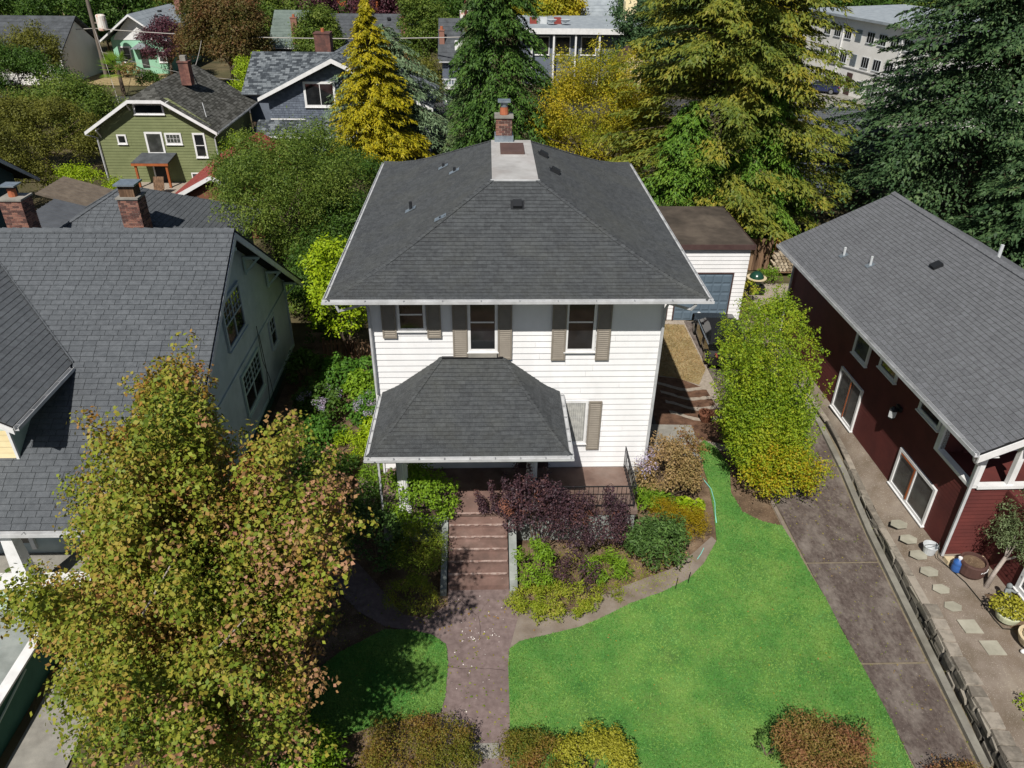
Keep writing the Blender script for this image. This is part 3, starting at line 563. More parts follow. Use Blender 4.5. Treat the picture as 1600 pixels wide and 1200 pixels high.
CONC = mat('concrete_grey', [S('#7e7c76'), S('#98958d')], .92, 2.0, .006, 60, dirt=S('#5a5650'), dscale=1.2, damt=.6)
CONC_G = mat('painted_cheek_grey', [S('#7f8582'), S('#969b97')], .85, 2.5, .004, 50, dirt=S('#54584f'), dscale=1.5, damt=.5)
REDC = mat('worn_red_paint', [S('#64504a'), S('#775f57'), S('#887068')], .85, 1.6, .003, 60, dirt=S('#4c443e'), dscale=1.0, damt=.7, speck=S('#a79790'), sscale=7, sthr=.72)
PORCHF = mat('porch_floor_brown', [S('#53423b'), S('#6b574e'), S('#7d695f')], .7, 1.4, .003, 50, dirt=S('#857a72'), dscale=.9, damt=.6)
WORNEDGE = mat('worn_step_edge', [S('#7a5a50'), S('#b5a49c')], .85, 7, .006, 40)
WALKC = mat('mauve_walk', [S('#665855'), S('#776865'), S('#857673')], .95, 6, .004, 70, detail=8, dirt=S('#5a4e4b'), dscale=.9, damt=.6, speck=S('#cfc8c0'), sscale=14, sthr=.77)
PATHC = mat('old_path_concrete', [S('#6c6157'), S('#80766c'), S('#8c8278')], .95, 1.3, .006, 60, dirt=S('#6a5a44'), dscale=1.6, damt=.6)
DRIVE = mat('mossy_driveway', [S('#443b37'), S('#564c47'), S('#695f59')], .97, 7, .012, 45, dirt=S('#8a827a'), dscale=1.1, damt=.85, speck=S('#968d85'), sscale=22, sthr=.68, detail=8, stretch=(1.6, 1, 1))
JOINT = mat('weedy_joint', [S('#6c6350'), S('#847a68')], .97, 9, .01, 60)
KERB = mat('kerb_concrete', [S('#74716a'), S('#8c8a80')], .95, 3, .008, 50, dirt=S('#565243'), damt=.6)
STONE = mat('wall_stone', [S('#5c5952'), S('#7a756c'), S('#938d82')], .95, 4, .02, 26, jitter=.6, dirt=S('#57563f'), damt=.5)
CAPST = mat('cap_stone', [S('#6d675e'), S('#857e73'), S('#9a9286')], .95, 5, .02, 30, jitter=.5)
DARKM = mat('wall_core', S('#35332e'), .97, bump=.01)
SOIL = mat('garden_soil', [S('#4e3f31'), S('#6b5846'), S('#83705c')], .98, 1.5, .03, 22, dirt=S('#3a3226'), dscale=.9, damt=.6, speck=S('#8f7d63'), sscale=25, sthr=.64)
DIRT = mat('yard_ground', [S('#3f3a28'), S('#544c36'), S('#6b6046')], .98, .35, .04, 9, dirt=S('#3c4526'), dscale=.15, damt=.8)
DRY = mat('dry_grass_ground', [S('#80704f'), S('#988662'), S('#a89770')], .98, 2.2, .03, 40, dirt=S('#6e6a3e'), dscale=1.3, damt=.5)
MULCH = mat('bark_mulch', [S('#463228'), S('#634a3a'), S('#745848')], .98, 3, .03, 30)
SAND = mat('pale_gravel', [S('#8a8074'), S('#a89d90')], .98, 8, .02, 50)
TERR = mat('terrace_gravel', [S('#6c6154'), S('#80756a'), S('#8f8578')], .97, 1.2, .01, 60, dirt=S('#655340'), dscale=.7, damt=.6, speck=S('#a39a8c'), sscale=40, sthr=.63)
SLAB = mat('stepping_slab', [S('#8d8a7c'), S('#a5a293')], .93, 3, .005, 60, jitter=.3)
LAWN = mat('lawn_ground', [S('#3e6c32'), S('#53823c'), S('#729248')], .95, .8, .02, 70, dirt=S('#7c8648'), dscale=1.3, damt=.5)
ASPH = mat('asphalt', [S('#3a3a3b'), S('#4d4d4e')], .95, 1, .006, 60)
IRON = mat('black_iron', S('#17171a'), .5, spec=.5)
BRICK = mat('chimney_brick', [S('#56403c'), S('#6e4c45'), S('#8a6558')], .92, 3, .004, 60, jitter=.8)
MORT = mat('mortar', [S('#94887c'), S('#aca196')], .95, 6, .003, 60)
TERRA = mat('terracotta_flue', [S('#9a5a40'), S('#ad6a4b')], .85, 4, .002, 50)
STEEL = mat('galvanised_steel', [S('#7f8a94'), S('#a4b0b9')], .4, 5, spec=.5, metal=.6)
DECKM = mat('roof_membrane', [S('#8f8e8c'), S('#a5a4a2'), S('#b3b2b1')], .8, 1.0, .003, 30, dirt=S('#8b8480'), dscale=1.3, damt=.7)
HATCH = mat('brown_hatch', [S('#51403c'), S('#5e4b46')], .6, 3)
BLACKP = mat('black_plastic', S('#1d1f22'), .6, spec=.4)
BROWNTRIM = mat('brown_trim', [S('#443231'), S('#51403d')], .7, 4)
GDOOR = mat('garage_door_blue', [S('#53626f'), S('#5c6c79')], .6, 2, spec=.35)
TORCH = mat('garage_torchdown', [S('#3c3630'), S('#4f473f'), S('#5f564c')], .95, .9, .01, 40, dirt=S('#2d2925'), dscale=1.2, damt=.7)
MINTS = mat('pale_mint_siding', [S('#a3b8ae'), S('#b8cabf')], .7, 1, .002, 40, dirt=S('#7b9186'), damt=.5)
TEALS = mat('faded_teal_siding', [S('#a3b0b2'), S('#b6c2c3')], .8, .9, .002, 40, dirt=S('#849492'), dscale=1.2, damt=.5)
GRFND = mat('green_foundation', [S('#34554c'), S('#3e6258')], .85, 2, .003, 40)
GREENW = mat('deep_green_boards', [S('#3a6152'), S('#456e5e')], .8, 2, .002, 40)
CREAM = mat('cream_siding', [S('#d8c79a'), S('#e6d7ae')], .7, 2, .002, 40)
REDS = mat('barn_red_siding', [S('#502826'), S('#61302c')], .75, 1.5, .002, 50, spec=.3)
OLIVE = mat('olive_siding', [S('#69704d'), S('#777e59')], .8, 1.3, .002, 40)
BLUES = mat('slate_blue_shakes', [S('#555c68'), S('#666e7a')], .85, 2.5, .004, 40, jitter=.5)
MINTB = mat('bright_mint_siding', [S('#86b79b'), S('#98c6ab')], .75, 1)
PALEW = mat('pale_stucco', [S('#d8d7d2'), S('#e4e3de')], .85, .8, .003, 20)
WOODO = mat('cedar_orange', [S('#8a4c2c'), S('#a05c34')], .7, 5, .002, 50, stretch=(1, 1, .2))
WOODB = mat('weathered_wood', [S('#564334'), S('#755c48'), S('#8a715a')], .9, 3, .003, 50, jitter=.5, stretch=(4, 4, .4))
WOODG = mat('yellow_fence_wood', [S('#8f6a35'), S('#b08347')], .9, 3, .003, 50, jitter=.5, stretch=(4, 4, .4))
POLEM = mat('pole_wood', [S('#5a534b'), S('#7b7269')], .95, 3, .01, 40, stretch=(3, 3, .3))
POLER = mat('pole_brown', [S('#4f2f26'), S('#653c30')], .95, 3, .01, 40)
REDROOF = mat('red_metal_roof', [S('#7c3a34'), S('#93463f')], .6, 2)
BRWALL = mat('brown_wall', [S('#6a4534'), S('#7b5340')], .85, 2)
BARK = mat('bark', [S('#4a3f35'), S('#6b5d50')], .97, 6, .02, 30, stretch=(1, 1, .3))
BARKP = mat('pale_bark', [S('#8a8078'), S('#a89e96')], .95, 6, .01, 30)
CARP = mat('car_black', S('#0c0d0f'), .25, spec=.6, coat=.6)
TYRE = mat('tyre', S('#151515'), .9)
RIMM = mat('alloy', S('#9a9da0'), .3, metal=.8)
CLOTH = mat('soft_top', S('#15171a'), .95, bump=.002)
BLUEP = mat('blue_plastic', S('#2f5a9a'), .4, spec=.5)
GREYP = mat('pale_plastic', [S('#b4b8ba'), S('#c8ccce')], .5)
STATUE = mat('grey_statue', [S('#6d7374'), S('#8b9192')], .9, 8, .01, 40)
BARREL = mat('brown_barrel', [S('#4b3631'), S('#58413b')], .7, 4)
POTC = mat('cream_pot', [S('#b8a888'), S('#cbbd9f')], .8, 5, .004, 40)
POTG = mat('pale_green_pot', [S('#b9bea0'), S('#c8ccb0')], .7, 5)
GREENE = mat('green_enamel', S('#1d4034'), .25, spec=.6, coat=.5)
HOSEM = mat('aqua_hose', S('#7fc4b8'), .5)
HOSEB = mat('dark_hose', S('#23251f'), .6)
RUST = mat('rusty_white_drum', [S('#d8d4cc'), S('#dcd9d2'), S('#b5622f')], .8, 2.4)
WIREM = mat('cable', S('#a8a49e'), .7)
LOGS = mat('split_logs', [S('#8d7f6a'), S('#b8ab95')], .9, 10, jitter=.7)

LF = {}
def lf(k, *cols, **kw): LF[k] = leafmat(k, [S(c) for c in cols], **kw)
lf('dog', '#3c5016', '#566c1e', '#748028', '#8e8832', '#96703e', '#844c36', area=.55, ascale=.5, trans=.16)
lf('dog_tan', '#54581e', '#7c6c38', '#9c7850', '#a87e64', '#84483c', area=.5, ascale=.7, trans=.2)
lf('dog_top', '#5c661a', '#84782a', '#9c7434', '#8c5428', area=.45, ascale=.9)
lf('dog_green', '#5a6a1c', '#7f8c2a', '#98a035', area=.3)
lf('yel', '#4f6e18', '#6f8c1e', '#8ea022', '#a6a428', area=.5, ascale=.7)
lf('yel_low', '#5a7416', '#8a9a1c', '#a89a20', '#b07a20', area=.4, ascale=.9)
lf('golden', '#5a6410', '#8c8814', '#b0a41c', '#bca828', area=.35, ascale=.7, trans=.25)
lf('cedar', '#3a4e1c', '#5c6c28', '#7e802c', '#9a8830', area=.6, ascale=.5, trans=.22)
lf('cedar_green', '#34541a', '#4f7424', '#6a8a2c', '#7c9034', area=.5, ascale=.5, trans=.22)
lf('fir', '#20341e', '#304a2a', '#465f38', '#607246', area=.4, ascale=.5, trans=.12)
lf('conif', '#243e18', '#36541f', '#4a6a28', '#607a30', area=.4, ascale=.5, trans=.15)
lf('weep', '#44582e', '#5c7042', '#748554', area=.4, trans=.15)
lf('deodar', '#506646', '#687e5c', '#82946f', area=.4, trans=.15)
lf('mass', '#324a16', '#4c641f', '#6a7c2e', '#849040', area=.5, ascale=.5)
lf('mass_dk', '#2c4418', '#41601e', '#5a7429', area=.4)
lf('autumn', '#3c481e', '#565626', '#6c5430', '#74442e', area=.6, ascale=.35)
lf('olivey', '#4a4f1e', '#676a26', '#7f7c30', area=.5)
lf('lime', '#6c8c12', '#8fa818', '#a8b824', area=.3)
lf('yellowg', '#647a18', '#8c9020', '#b0a024', '#c0a828', area=.6, ascale=.35)
lf('purple', '#38202a', '#4e2a34', '#623a40', area=.4, trans=.1)
lf('smoke', '#281e24', '#3a2a32', '#4c343a', '#644436', area=.4, ascale=1.2, trans=.1)
lf('smoke_plume', '#7c4a3c', '#94604c', '#a07058', area=.4, trans=.2)
lf('rhodo', '#30481e', '#435f2a', '#5c7a38', area=.3, trans=.12)
lf('spring', '#4c6c18', '#6c8e20', '#8aa82c', area=.4)
lf('box', '#46601a', '#647a20', '#828e2a', '#8c7a2c', area=.6, ascale=1.1)
lf('boxbrown', '#50601c', '#6c7022', '#806a2c', '#845638', area=.6, ascale=1.1)
lf('gold', '#7a6a08', '#96800c', '#a08c18', area=.4)
lf('euony', '#74781c', '#9c9a2c', '#b2ae48', area=.3)
lf('pink', '#746c40', '#968050', '#a88c64', '#8c7048', area=.5)
lf('redleaf', '#646830', '#84743a', '#8c6442', '#7c4c3a', area=.6, ascale=1.2)
lf('cover', '#5c7018', '#80901e', '#989c34', '#a08a50', area=.5, ascale=1.5)
lf('hydr', '#345a1c', '#4a7424', '#62882c', area=.3)
lf('bloom', '#8a8ea8', '#a49cb4', '#b494a0', area=.5, ascale=2, trans=.1)
lf('olivetree', '#52623a', '#6c7c52', '#8a9870', area=.3)
lf('grass', '#427832', '#579240', '#82a64e', '#5a9c56', area=.7, ascale=.7, trans=.3)
lf('grassdk', '#3a3c1c', '#5c5a2c', '#7a6e40', area=.4)
# ---------------------------------------------------------------- ground and paving
mb = MB().add([(-900, -260, -.06), (900, -260, -.06), (900, 1500, -.06), (-900, 1500, -.06)], [(0, 1, 2, 3)])
struct('ground', mb, DIRT)
def sheet(name, pts, z, mt, kind='structure', thick=0):
    mb = MB()
    if thick: mb.prism([(x, y, z-thick) for x, y in pts], (0, 0, thick))
    else: mb.add([(x, y, z) for x, y in pts], [tuple(range(len(pts)))])
    # counter-clockwise
    a = sum(pts[i-1][0]*pts[i][1]-pts[i][0]*pts[i-1][1] for i in range(len(pts)))
    if a < 0 and not thick: mb.f = [f[::-1] for f in mb.f]
    return struct(name, mb, mt, kind=kind)
sheet('garden_bed', [(-4.9, -14), (12.6, -14), (12.6, 3), (-4.9, 12)], -.03, SOIL)
sheet('side_yard', [(8.35, 2.4), (12.62, 2.4), (12.9, 12.7), (8.35, 14)], -.022, SAND)
sheet('lawn', LAWN_R, .012, LAWN, thick=.05)
sheet('lawn', LAWN_L, .012, LAWN, thick=.05)
def wavy(p, q, n, amp, rnd):
    return [(p[0]+(q[0]-p[0])*i/n+rnd.uniform(-amp, amp), p[1]+(q[1]-p[1])*i/n+rnd.uniform(-amp, amp)) for i in range(n+1)]
rnd = random.Random(2)
sheet('walkway', wavy((2.17, -12), (2.17, -4.05), 12, .02, rnd)+[(1.7, -4.3), (1.2, -4.9)][::-1]*0+[(3.86, -4.05), (4.2, -4.6)]+wavy((3.8, -6.2), (3.8, -12), 8, .02, rnd), .0, WALKC, thick=.05)
sheet('path', PATH_R, -.006, PATHC)
sheet('path', PATH_L, -.004, WALKC)
# front steps of pale concrete between the hedges
t = thing('garden_steps', 'pale concrete steps at the foot of the front walk, between the hedges', 'steps', (3.2, -9.2, -.5))
for k in range(5):
    put('step', MB().box(2.86-.03*k, 3.52+.02*k, -9.1-.36*k, -8.74-.36*k, -.75, .03-.14*k), CONC, t)
# driveway slabs with joints
dl = lambda y: 12.54+(.2*(-y)/9 if y < 0 else 0)
def wl(y):                              # line of the wall foot
    return 15.417+.095*y if y <= -2 else 15.227+.14*(min(y, 3)+2)
dr = lambda y: wl(y)-.32
def zo(y):                              # height of the terrace edge
    for (a, za), (b, zb) in zip(ZO, ZO[1:]):
        if y <= b: return za+(zb-za)*(max(y, a)-a)/(b-a)
    return ZO[-1][1]
ZO = [(-14, .62), (-9, .58), (-6.5, .52), (-4, .46), (-1.7, .28), (0, .19), (2, .15), (12, .15)]
ys = [-14, -9.9, -6.75, -3.2, .9, 5.0, 9.0, 12.7]
for a, b in zip(ys, ys[1:]):
    mb = MB().prism([(dl(a)+.04, a+.04, -.06), (dr(a)-.02, a+.04, -.06), (dr((a+b)/2)-.02, (a+b)/2, -.06), (dr(b)-.02, b-.03, -.06), (dl(b)+.04, b-.03, -.06)], (0, 0, .062))
    struct('driveway_slab', mb, DRIVE)
struct('driveway_joint', MB().add([(12.4, -14, -.028), (16.2, -14, -.028), (16.3, 12.7, -.028), (12.5, 12.7, -.028)], [(0, 1, 2, 3)]), JOINT)
mb = MB().prism([(12.5, -14, -.05), (12.62, -14, -.05), (12.56, 2.2, -.05), (12.46, 2.2, -.05)], (0, 0, .055)); struct('driveway_edge', mb, PATHC)
# kerb at the wall foot, then the block retaining wall
ky = [-14, -8, -2, 1, 4, 7]
mb = MB().prism([(wl(y)-.27, y, -.05) for y in ky]+[(wl(y)-.08, y, -.05) for y in ky[::-1]], (0, 0, .15)); struct('kerb', mb, KERB)
rw = thing('retaining_wall', 'long dry-stacked grey stone retaining wall beside the driveway', 'stone wall', (15.3, -1, 0))
vs = []; ky = [-14, -9, -6, -4, -3, -1.7, 0, 2, 4, 7]
for y in ky: vs += [(wl(y)+.05, y, -.3), (wl(y)+.3, y, -.3), (wl(y)+.3, y, zo(y)-.02), (wl(y)+.05, y, zo(y)-.02)]
put('wall_core', MB().add(vs, [(4*i+a, 4*i+b, 4*i+4+b, 4*i+4+a) for i in range(len(ky)-1) for a, b in ((0, 3), (3, 2), (2, 1))]), DARKM, rw)
rnd = random.Random(8)
def wdir(y):
    U = Vector((wl(y+.3)-wl(y-.3), .6, 0)).normalized(); return U, Vector((-U.y, U.x, 0))
for k in range(3):
    y = -10.6-rnd.random()*.4
    while y < 1.5:
        L = rnd.uniform(.34, .72); H_ = max(.1, zo(y)); n_ = 3 if H_ > .5 else (2 if H_ > .22 else 1)
        if k >= n_: y += L; continue
        z0, z1 = H_*k/n_-.02, H_*(k+1)/n_-.03; U, Nn_ = wdir(y)
        O = Vector((wl(y)+.05, y, 0)); j = lambda s: rnd.uniform(-s, s)
        pr = rnd.uniform(.03, .09); e = .03
        a, b, c, d = [O+U*x_+Vector((0, 0, z_)) for x_, z_ in ((j(e), z0+j(.02)), (L-.035+j(e), z0+j(.02)), (L-.035+j(e), z1+j(.02)), (j(e), z1+j(.02)))]
        cen = (a+b+c+d)/4; f = [q+(cen-q)*.12+Nn_*(pr+j(.025)) for q in (a, b, c, d)]
        put('stone', MB().add([a, b, c, d]+f, [(4,5,6,7)[::-1],(0,4,5,1),(1,5,6,2),(2,6,7,3),(3,7,4,0)]), STONE, rw); y += L
y = -10.6
while y < 6.5:
    big = y < -5.5
    L = rnd.uniform(.34, .5) if big else rnd.uniform(.8, 1.3); U, Nn_ = wdir(y); O = Vector((wl(y)+.0, y, zo(y)-.05)); j = lambda s: rnd.uniform(-s, s)
    dz = Vector((0, 0, zo(y+L)-zo(y)))
    w_ = rnd.uniform(.34, .42) if big else rnd.uniform(.2, .23); h_ = rnd.uniform(.08, .12) if big else .06
    q = .03 if big else .012
    a = [O+Nn_*j(q), O+U*(L-.02)+Nn_*j(q)+dz, O+U*(L-.02)-Nn_*(w_+j(q))+dz, O-Nn_*(w_+j(q))]
    top = [p_+(sum(a, Vector())/4-p_)*(.08 if big else .02)+Vector((0, 0, h_+j(.006))) for p_ in a]
    put('cap_stone', MB().add(a+top, [(0,1,2,3)[::-1],(4,5,6,7),(0,1,5,4),(1,2,6,5),(2,3,7,6),(3,0,4,7)]), CAPST, rw); y += L
# terrace of the red house, falling a little towards the low end of the wall
ky = [-14, -9, -6.5, -4, -3, -1.7, 0, 2, 4, 7, 12]
vs = []
for y in ky: vs += [(wl(y)+.2, y, zo(y)), (16.25, y, .55), (24, y, .55)]
struct('terrace', MB().add(vs, [(3*i+a, 3*i+a+1, 3*i+a+4, 3*i+a+3) for i in range(len(ky)-1) for a in range(2)]), TERR, smooth=True)
sheet('terrace_bed', [(16.75, -5.0), (17.5, -5.0), (17.5, -10.5), (16.9, -10.5)], .556, SOIL)
rnd = random.Random(5)
lab = ['hexagonal pale stepping slab nearest the white pail, first of the row', 'hexagonal pale stepping slab second from the white pail', 'weathered hexagonal stepping slab, third in the row along the red wall', 'hexagonal stepping slab sunk in gravel, fourth in the row', 'rounded stepping slab half buried in gravel, fifth in the row', 'faint rounded stepping slab, sixth in the row and most buried']
for k, (x, y) in enumerate([(15.72, -2.2), (15.70, -2.85), (15.68, -3.5), (15.66, -4.15), (15.66, -4.8), (15.66, -5.42)]):
    r = .25-(.02 if k > 3 else 0); p = [(x+r*math.cos(a*math.pi/3+.1)*(1.08), y+r*.85*math.sin(a*math.pi/3+.1), .552) for a in range(6)]
    single('stepping_stone', MB().prism(p, (0, 0, .022-.003*k)), SLAB, lab[k], 'stepping stone', (x, y, .55), 'stepping stones beside the red house')
for (x, y), lb in zip([(15.75, -6.1), (15.95, -6.78)], ['square grey paving slab beside the gravel, nearer the red wall', 'square grey paving slab nearest the bottom right corner']):
    single('stepping_stone', MB().prism([(x-.23, y-.21, .552), (x+.23, y-.23, .552), (x+.22, y+.22, .552), (x-.24, y+.22, .552)], (0, 0, .02)), SLAB, lb, 'stepping stone', (x, y, .55), 'stepping stones beside the red house')
# side yard: dry turf, mulch with pale bands, patio
sheet('dry_turf', [(9.2, 7.9), (11.0, 7.5), (11.9, 6.9), (12.5, 8.2), (12.5, 12.3), (8.6, 12.6), (8.6, 9.4)], -.008, DRY)
sheet('mulch_bed', [(9.4, 7.8), (11.2, 7.4), (12.1, 6.6), (12.4, 2.6), (9.4, 3.6)], -.012, MULCH)
for k, y in enumerate([6.9, 6.2, 5.5, 4.75]):
    pts = [(10.2+.16*i+.03*k, y+.16*math.cos(i*.5)-.035*i, -.005) for i in range(13)]
    mb = MB(); rn = random.Random(k)
    up = [(x+rn.uniform(-.03, .03), yy+.07+rn.uniform(0, .06), z) for x, yy, z in pts]; dn = [(x, yy-.08-rn.uniform(0, .06), z) for x, yy, z in pts]
    mb.add(dn+up, [(i, i+1, 14+i, 13+i) for i in range(12)]); struct('gravel_band', mb, SAND)
sheet('patio', [(8.35, 2.7), (10.9, 2.7), (10.9, 4.0), (8.35, 4.1)], .0, CONC)
sheet('house_side_walk', [(8.35, 4.1), (9.6, 4.0), (9.7, 9.5), (8.35, 9.5)], -.004, ASPH)
sheet('side_walk_left', [(-1.1, -.2), (-.35, -.2), (-.35, 9), (-1.0, 9)], -.012, PATHC)
sheet('neighbour_walk', [(-7.3, -14), (-5.9, -14), (-6.1, -4.5), (-7.4, -5)], -.0, CONC)
sheet('street', [(-200, 58), (200, 58), (200, 66), (-200, 66)], .0, ASPH)
sheet('parking_lot', [(30, 52), (60, 40), (70, 60), (38, 78)], .01, CONC)
sheet('back_patio', [(-22, 31.5), (-17.5, 31.5), (-17.5, 35), (-22, 35)], .0, SAND)
sheet('rear_patio', [(16.5, 10.6), (22, 10.6), (22, 17), (16.5, 17)], .0, SAND)
sheet('hillside_turf', [(-45, 72), (-30, 72), (-30, 80), (-45, 80)], .02, DRY)

# grass blades over the lawns
def in_poly(x, y, P):
    c = np.zeros(len(x), bool)
    for i in range(len(P)):
        x1, y1 = P[i]; x2, y2 = P[i-1]
        if y1 == y2: continue
        c ^= ((y1 > y) != (y2 > y)) & (x < (x2-x1)*(y-y1)/(y2-y1)+x1)
    return c
def blades(name, P, n, size, mt, z=.014):
    xs = [p[0] for p in P]; ys_ = [p[1] for p in P]
    x = RNG.uniform(min(xs), max(xs), n); y = RNG.uniform(min(ys_), max(ys_), n); k = in_poly(x, y, P)
    x, y = x[k], y[k]; n = len(x); s = size*RNG.uniform(.5, 1.3, n)
    N = RNG.normal(size=(n, 3)); N[:, 2] = N[:, 2]*.5+.8; T = RNG.normal(size=(n, 3)); T[:, 2] = np.abs(T[:, 2])*.8+.3
    me = leaf_mesh(name, np.stack([x, y, z+s*.22], 1), N, T, s, s*.3, mt, tri=True)
    o = bpy.data.objects.new(name, me); COL.objects.link(o); o['kind'] = 'stuff'; return o
blades('grass', LAWN_R, 190000, .06, LF['grass'])
blades('grass', LAWN_L, 52000, .06, LF['grass'])
blades('dry_grass', [(9.2, 7.9), (11.0, 7.5), (11.9, 6.9), (12.5, 8.2), (12.5, 12.3), (8.6, 12.6), (8.6, 9.4)], 9000, .09, LF['pink'], -.006)
blades('weeds', [(-4.5, -12), (1.5, -12), (1.5, -6.5), (-.5, -4), (-2, -.5), (-4.5, 0)], 9000, .08, LF['grassdk'], -.02)
blades('weeds', [(4.2, -5), (8.5, -4.2), (9.5, -3), (8.5, -2.2), (5.5, -2.4)], 5000, .08, LF['cover'], -.02)

def litter(name, P, n, size, mt, z=.006, asp=.6):
    xs = [p[0] for p in P]; ys_ = [p[1] for p in P]
    x = RNG.uniform(min(xs), max(xs), n); y = RNG.uniform(min(ys_), max(ys_), n); k = in_poly(x, y, P); x, y = x[k], y[k]; n = len(x)
    s = size*RNG.uniform(.5, 1.3, n); N = RNG.normal(size=(n, 3))*.3; N[:, 2] = 1; T = RNG.normal(size=(n, 3))
    me = leaf_mesh(name, np.stack([x, y, z+s*.15], 1), N, T, s, s*asp, mt); o = bpy.data.objects.new(name, me); COL.objects.link(o); o['kind'] = 'stuff'; return o
litter('fallen_leaves', [(-4.5, -12), (3.8, -12), (3.8, -4.4), (1.0, -4.5), (-2, -2), (-4.5, -2)], 1500, .07, LF['dog'])
litter('fallen_leaves', [(2.2, -9), (12, -10.5), (12.5, -3), (9, -4), (3.8, -5.5), (2.2, -4.2)], 320, .05, LF['dog'], .03)
litter('fallen_leaves', [(12.6, -10), (15, -10), (15.5, 1), (12.6, 1)], 500, .05, LF['dog'])
litter('fallen_leaves', [(4.0, -5.0), (8.5, -4.4), (10.2, -1), (10.6, 2.4), (9, 1), (4.2, -2.4)], 700, .06, LF['pink'], -.02)
PETAL = mat('fallen_petal', S('#d8d2cc'), .9)
litter('fallen_petals', [(2.3, -4.2), (3.7, -4.2), (3.7, -8), (2.3, -8)], 30, .035, PETAL, asp=.9)
litter('fallen_petals', [(2.6, -5.4), (3.4, -5.4), (3.6, -5.9), (2.5, -5.9)], 36, .03, PETAL, asp=.9)
# fine cracks in the walk, drawn as thin dark strips
CRK = mat('crack_line', S('#3c3230'), .95)
rn = random.Random(21)
for x0, y0, dx, dy, n in ((2.5, -4.4, .06, -.07, 9), (3.3, -4.4, -.05, -.08, 8), (2.2, -6.6, .1, -.01, 15), (3.0, -5.0, .02, -.1, 8)):
    x, y = x0, y0; pts = []
    for i in range(n): pts.append((x, y)); x += dx+rn.uniform(-.04, .04); y += dy+rn.uniform(-.03, .03)
    struct('walk_crack', MB().add([(a, b, .0035) for a, b in pts]+[(a+.008, b+.01, .0035) for a, b in pts], [(i, i+1, n+i+1, n+i) for i in range(n-1)]), CRK)
# ---------------------------------------------------------------- the white foursquare house
H = thing('white_house', 'white two-storey foursquare house with charcoal hip roof and taupe shutters', 'house', (0, 0, 0))
put('foundation', MB().box(.02, 8.28, .03, 11.68, -.1, 1.0), CONC, H)
put('wall', MB().box(.03, 8.27, .04, 11.67, 1.0, 7.3), WHITE, H)
siding(H, (0, .04, 0), (1, 0, 0), 1.16, 7.28, 8.3, WHITE, .2, .03, indiv=True)
siding(H, (8.27, 0, 0), (0, 1, 0), 1.0, 7.28, 11.7, WHITE, .2, .03)
siding(H, (.03, 11.7, 0), (0, -1, 0), 1.0, 7.28, 11.7, WHITE, .2, .03)
# corner boards hidden behind the laps are narrow here
put('corner_board', MB().box(-.03, .028, -.028, .03, 1.0, 7.27), TRIM, H)
X0, X1, Y0, Y1, ZE, RN, RS = -.93, 9.23, -.93, 12.6, 7.46, 4.4, 1.92
prof = [(0, 0), (.7, .17), (1.4, .42), (2.1, .74), (RN, RS)]
hip = lambda L: (lambda d: d, lambda d: L-d)
Wd, Dp = X1-X0, Y1-Y0
lo1, hi1 = hip(Wd); lo2, hi2 = hip(Dp)
roof(H, (X0, Y0, ZE), (1, 0, 0), RN, RS, Wd, SH, FELT, .24, .145, prof, lo1, hi1, indiv=300, vary=True, seed=1, gap=.004)
roof(H, (X1, Y0, ZE), (0, 1, 0), RN, RS, Dp, SH, FELT, .24, .145, prof, lo2, hi2, vary=True, seed=2, gap=.004)
roof(H, (X1, Y1, ZE), (-1, 0, 0), RN, RS, Wd, SH, FELT, .24, .145, prof, lo1, hi1, vary=True, seed=3, gap=.004)
roof(H, (X0, Y1, ZE), (0, -1, 0), RN, RS, Dp, SH, FELT, .24, .145, prof, lo2, hi2, vary=True, seed=4, gap=.004)
nF, nR, nL = Vector((0, -.42, 1)), Vector((.42, 0, 1)), Vector((-.42, 0, 1))
def dnv(ax): return Vector((ax[0], ax[1], -.44))
for sx, x in ((1, X0), (-1, X1)):
    for sy, y in ((1, Y0), (-1, Y1)):
        pts = [(x+sx*d, y+sy*d, ZE+z+.012) for d, z in prof]
        caps(H, pts, (-sx, 0, -.42), (0, -sy, -.42), SH, w=.13, step=.17, h=.018)
# soffit and fascia
put('soffit', MB().box(X0+.03, X1-.03, Y0+.03, Y1-.03, ZE-.13, ZE-.11), TRIM, H)
put('fascia', MB().box(X0-.0, X1, Y0-.0, Y0+.025, ZE-.14, ZE-.095), TRIM, H)
put('fascia', MB().box(X0, X0+.025, Y0+.027, Y1, ZE-.14, ZE-.095), TRIM, H)
put('fascia', MB().box(X1-.025, X1, Y0+.027, Y1, ZE-.14, ZE-.095), TRIM, H)
gutter(H, (X0-.12, Y0-.125, ZE-.085), (X1+.12, Y0-.125, ZE-.085), GUT, (0, 1, 0), .12, .075, .98, STRAP)
gutter(H, (X0-.125, Y1, ZE-.085), (X0-.125, Y0-.0, ZE-.085), GUT, (1, 0, 0), .12, .06, .9, STRAP)
gutter(H, (X1+.125, Y0, ZE-.085), (X1+.125, Y1, ZE-.085), GUT, (-1, 0, 0), .12, .06, .9, STRAP)
pipe(H, [(X0+.25, Y0-.06, ZE-.12), (X0+.3, Y0-.05, ZE-.3), (-.05, -.09, ZE-.52), (.0, -.1, ZE-.7), (.02, -.1, 4.05)], GUT, .045)
pipe(H, [(X1-.35, Y0-.06, ZE-.12), (X1-.45, Y0-.02, ZE-.3), (8.38, -.09, ZE-.52), (8.3, -.1, ZE-.7), (8.26, -.1, 1.1)], GUT, .045)
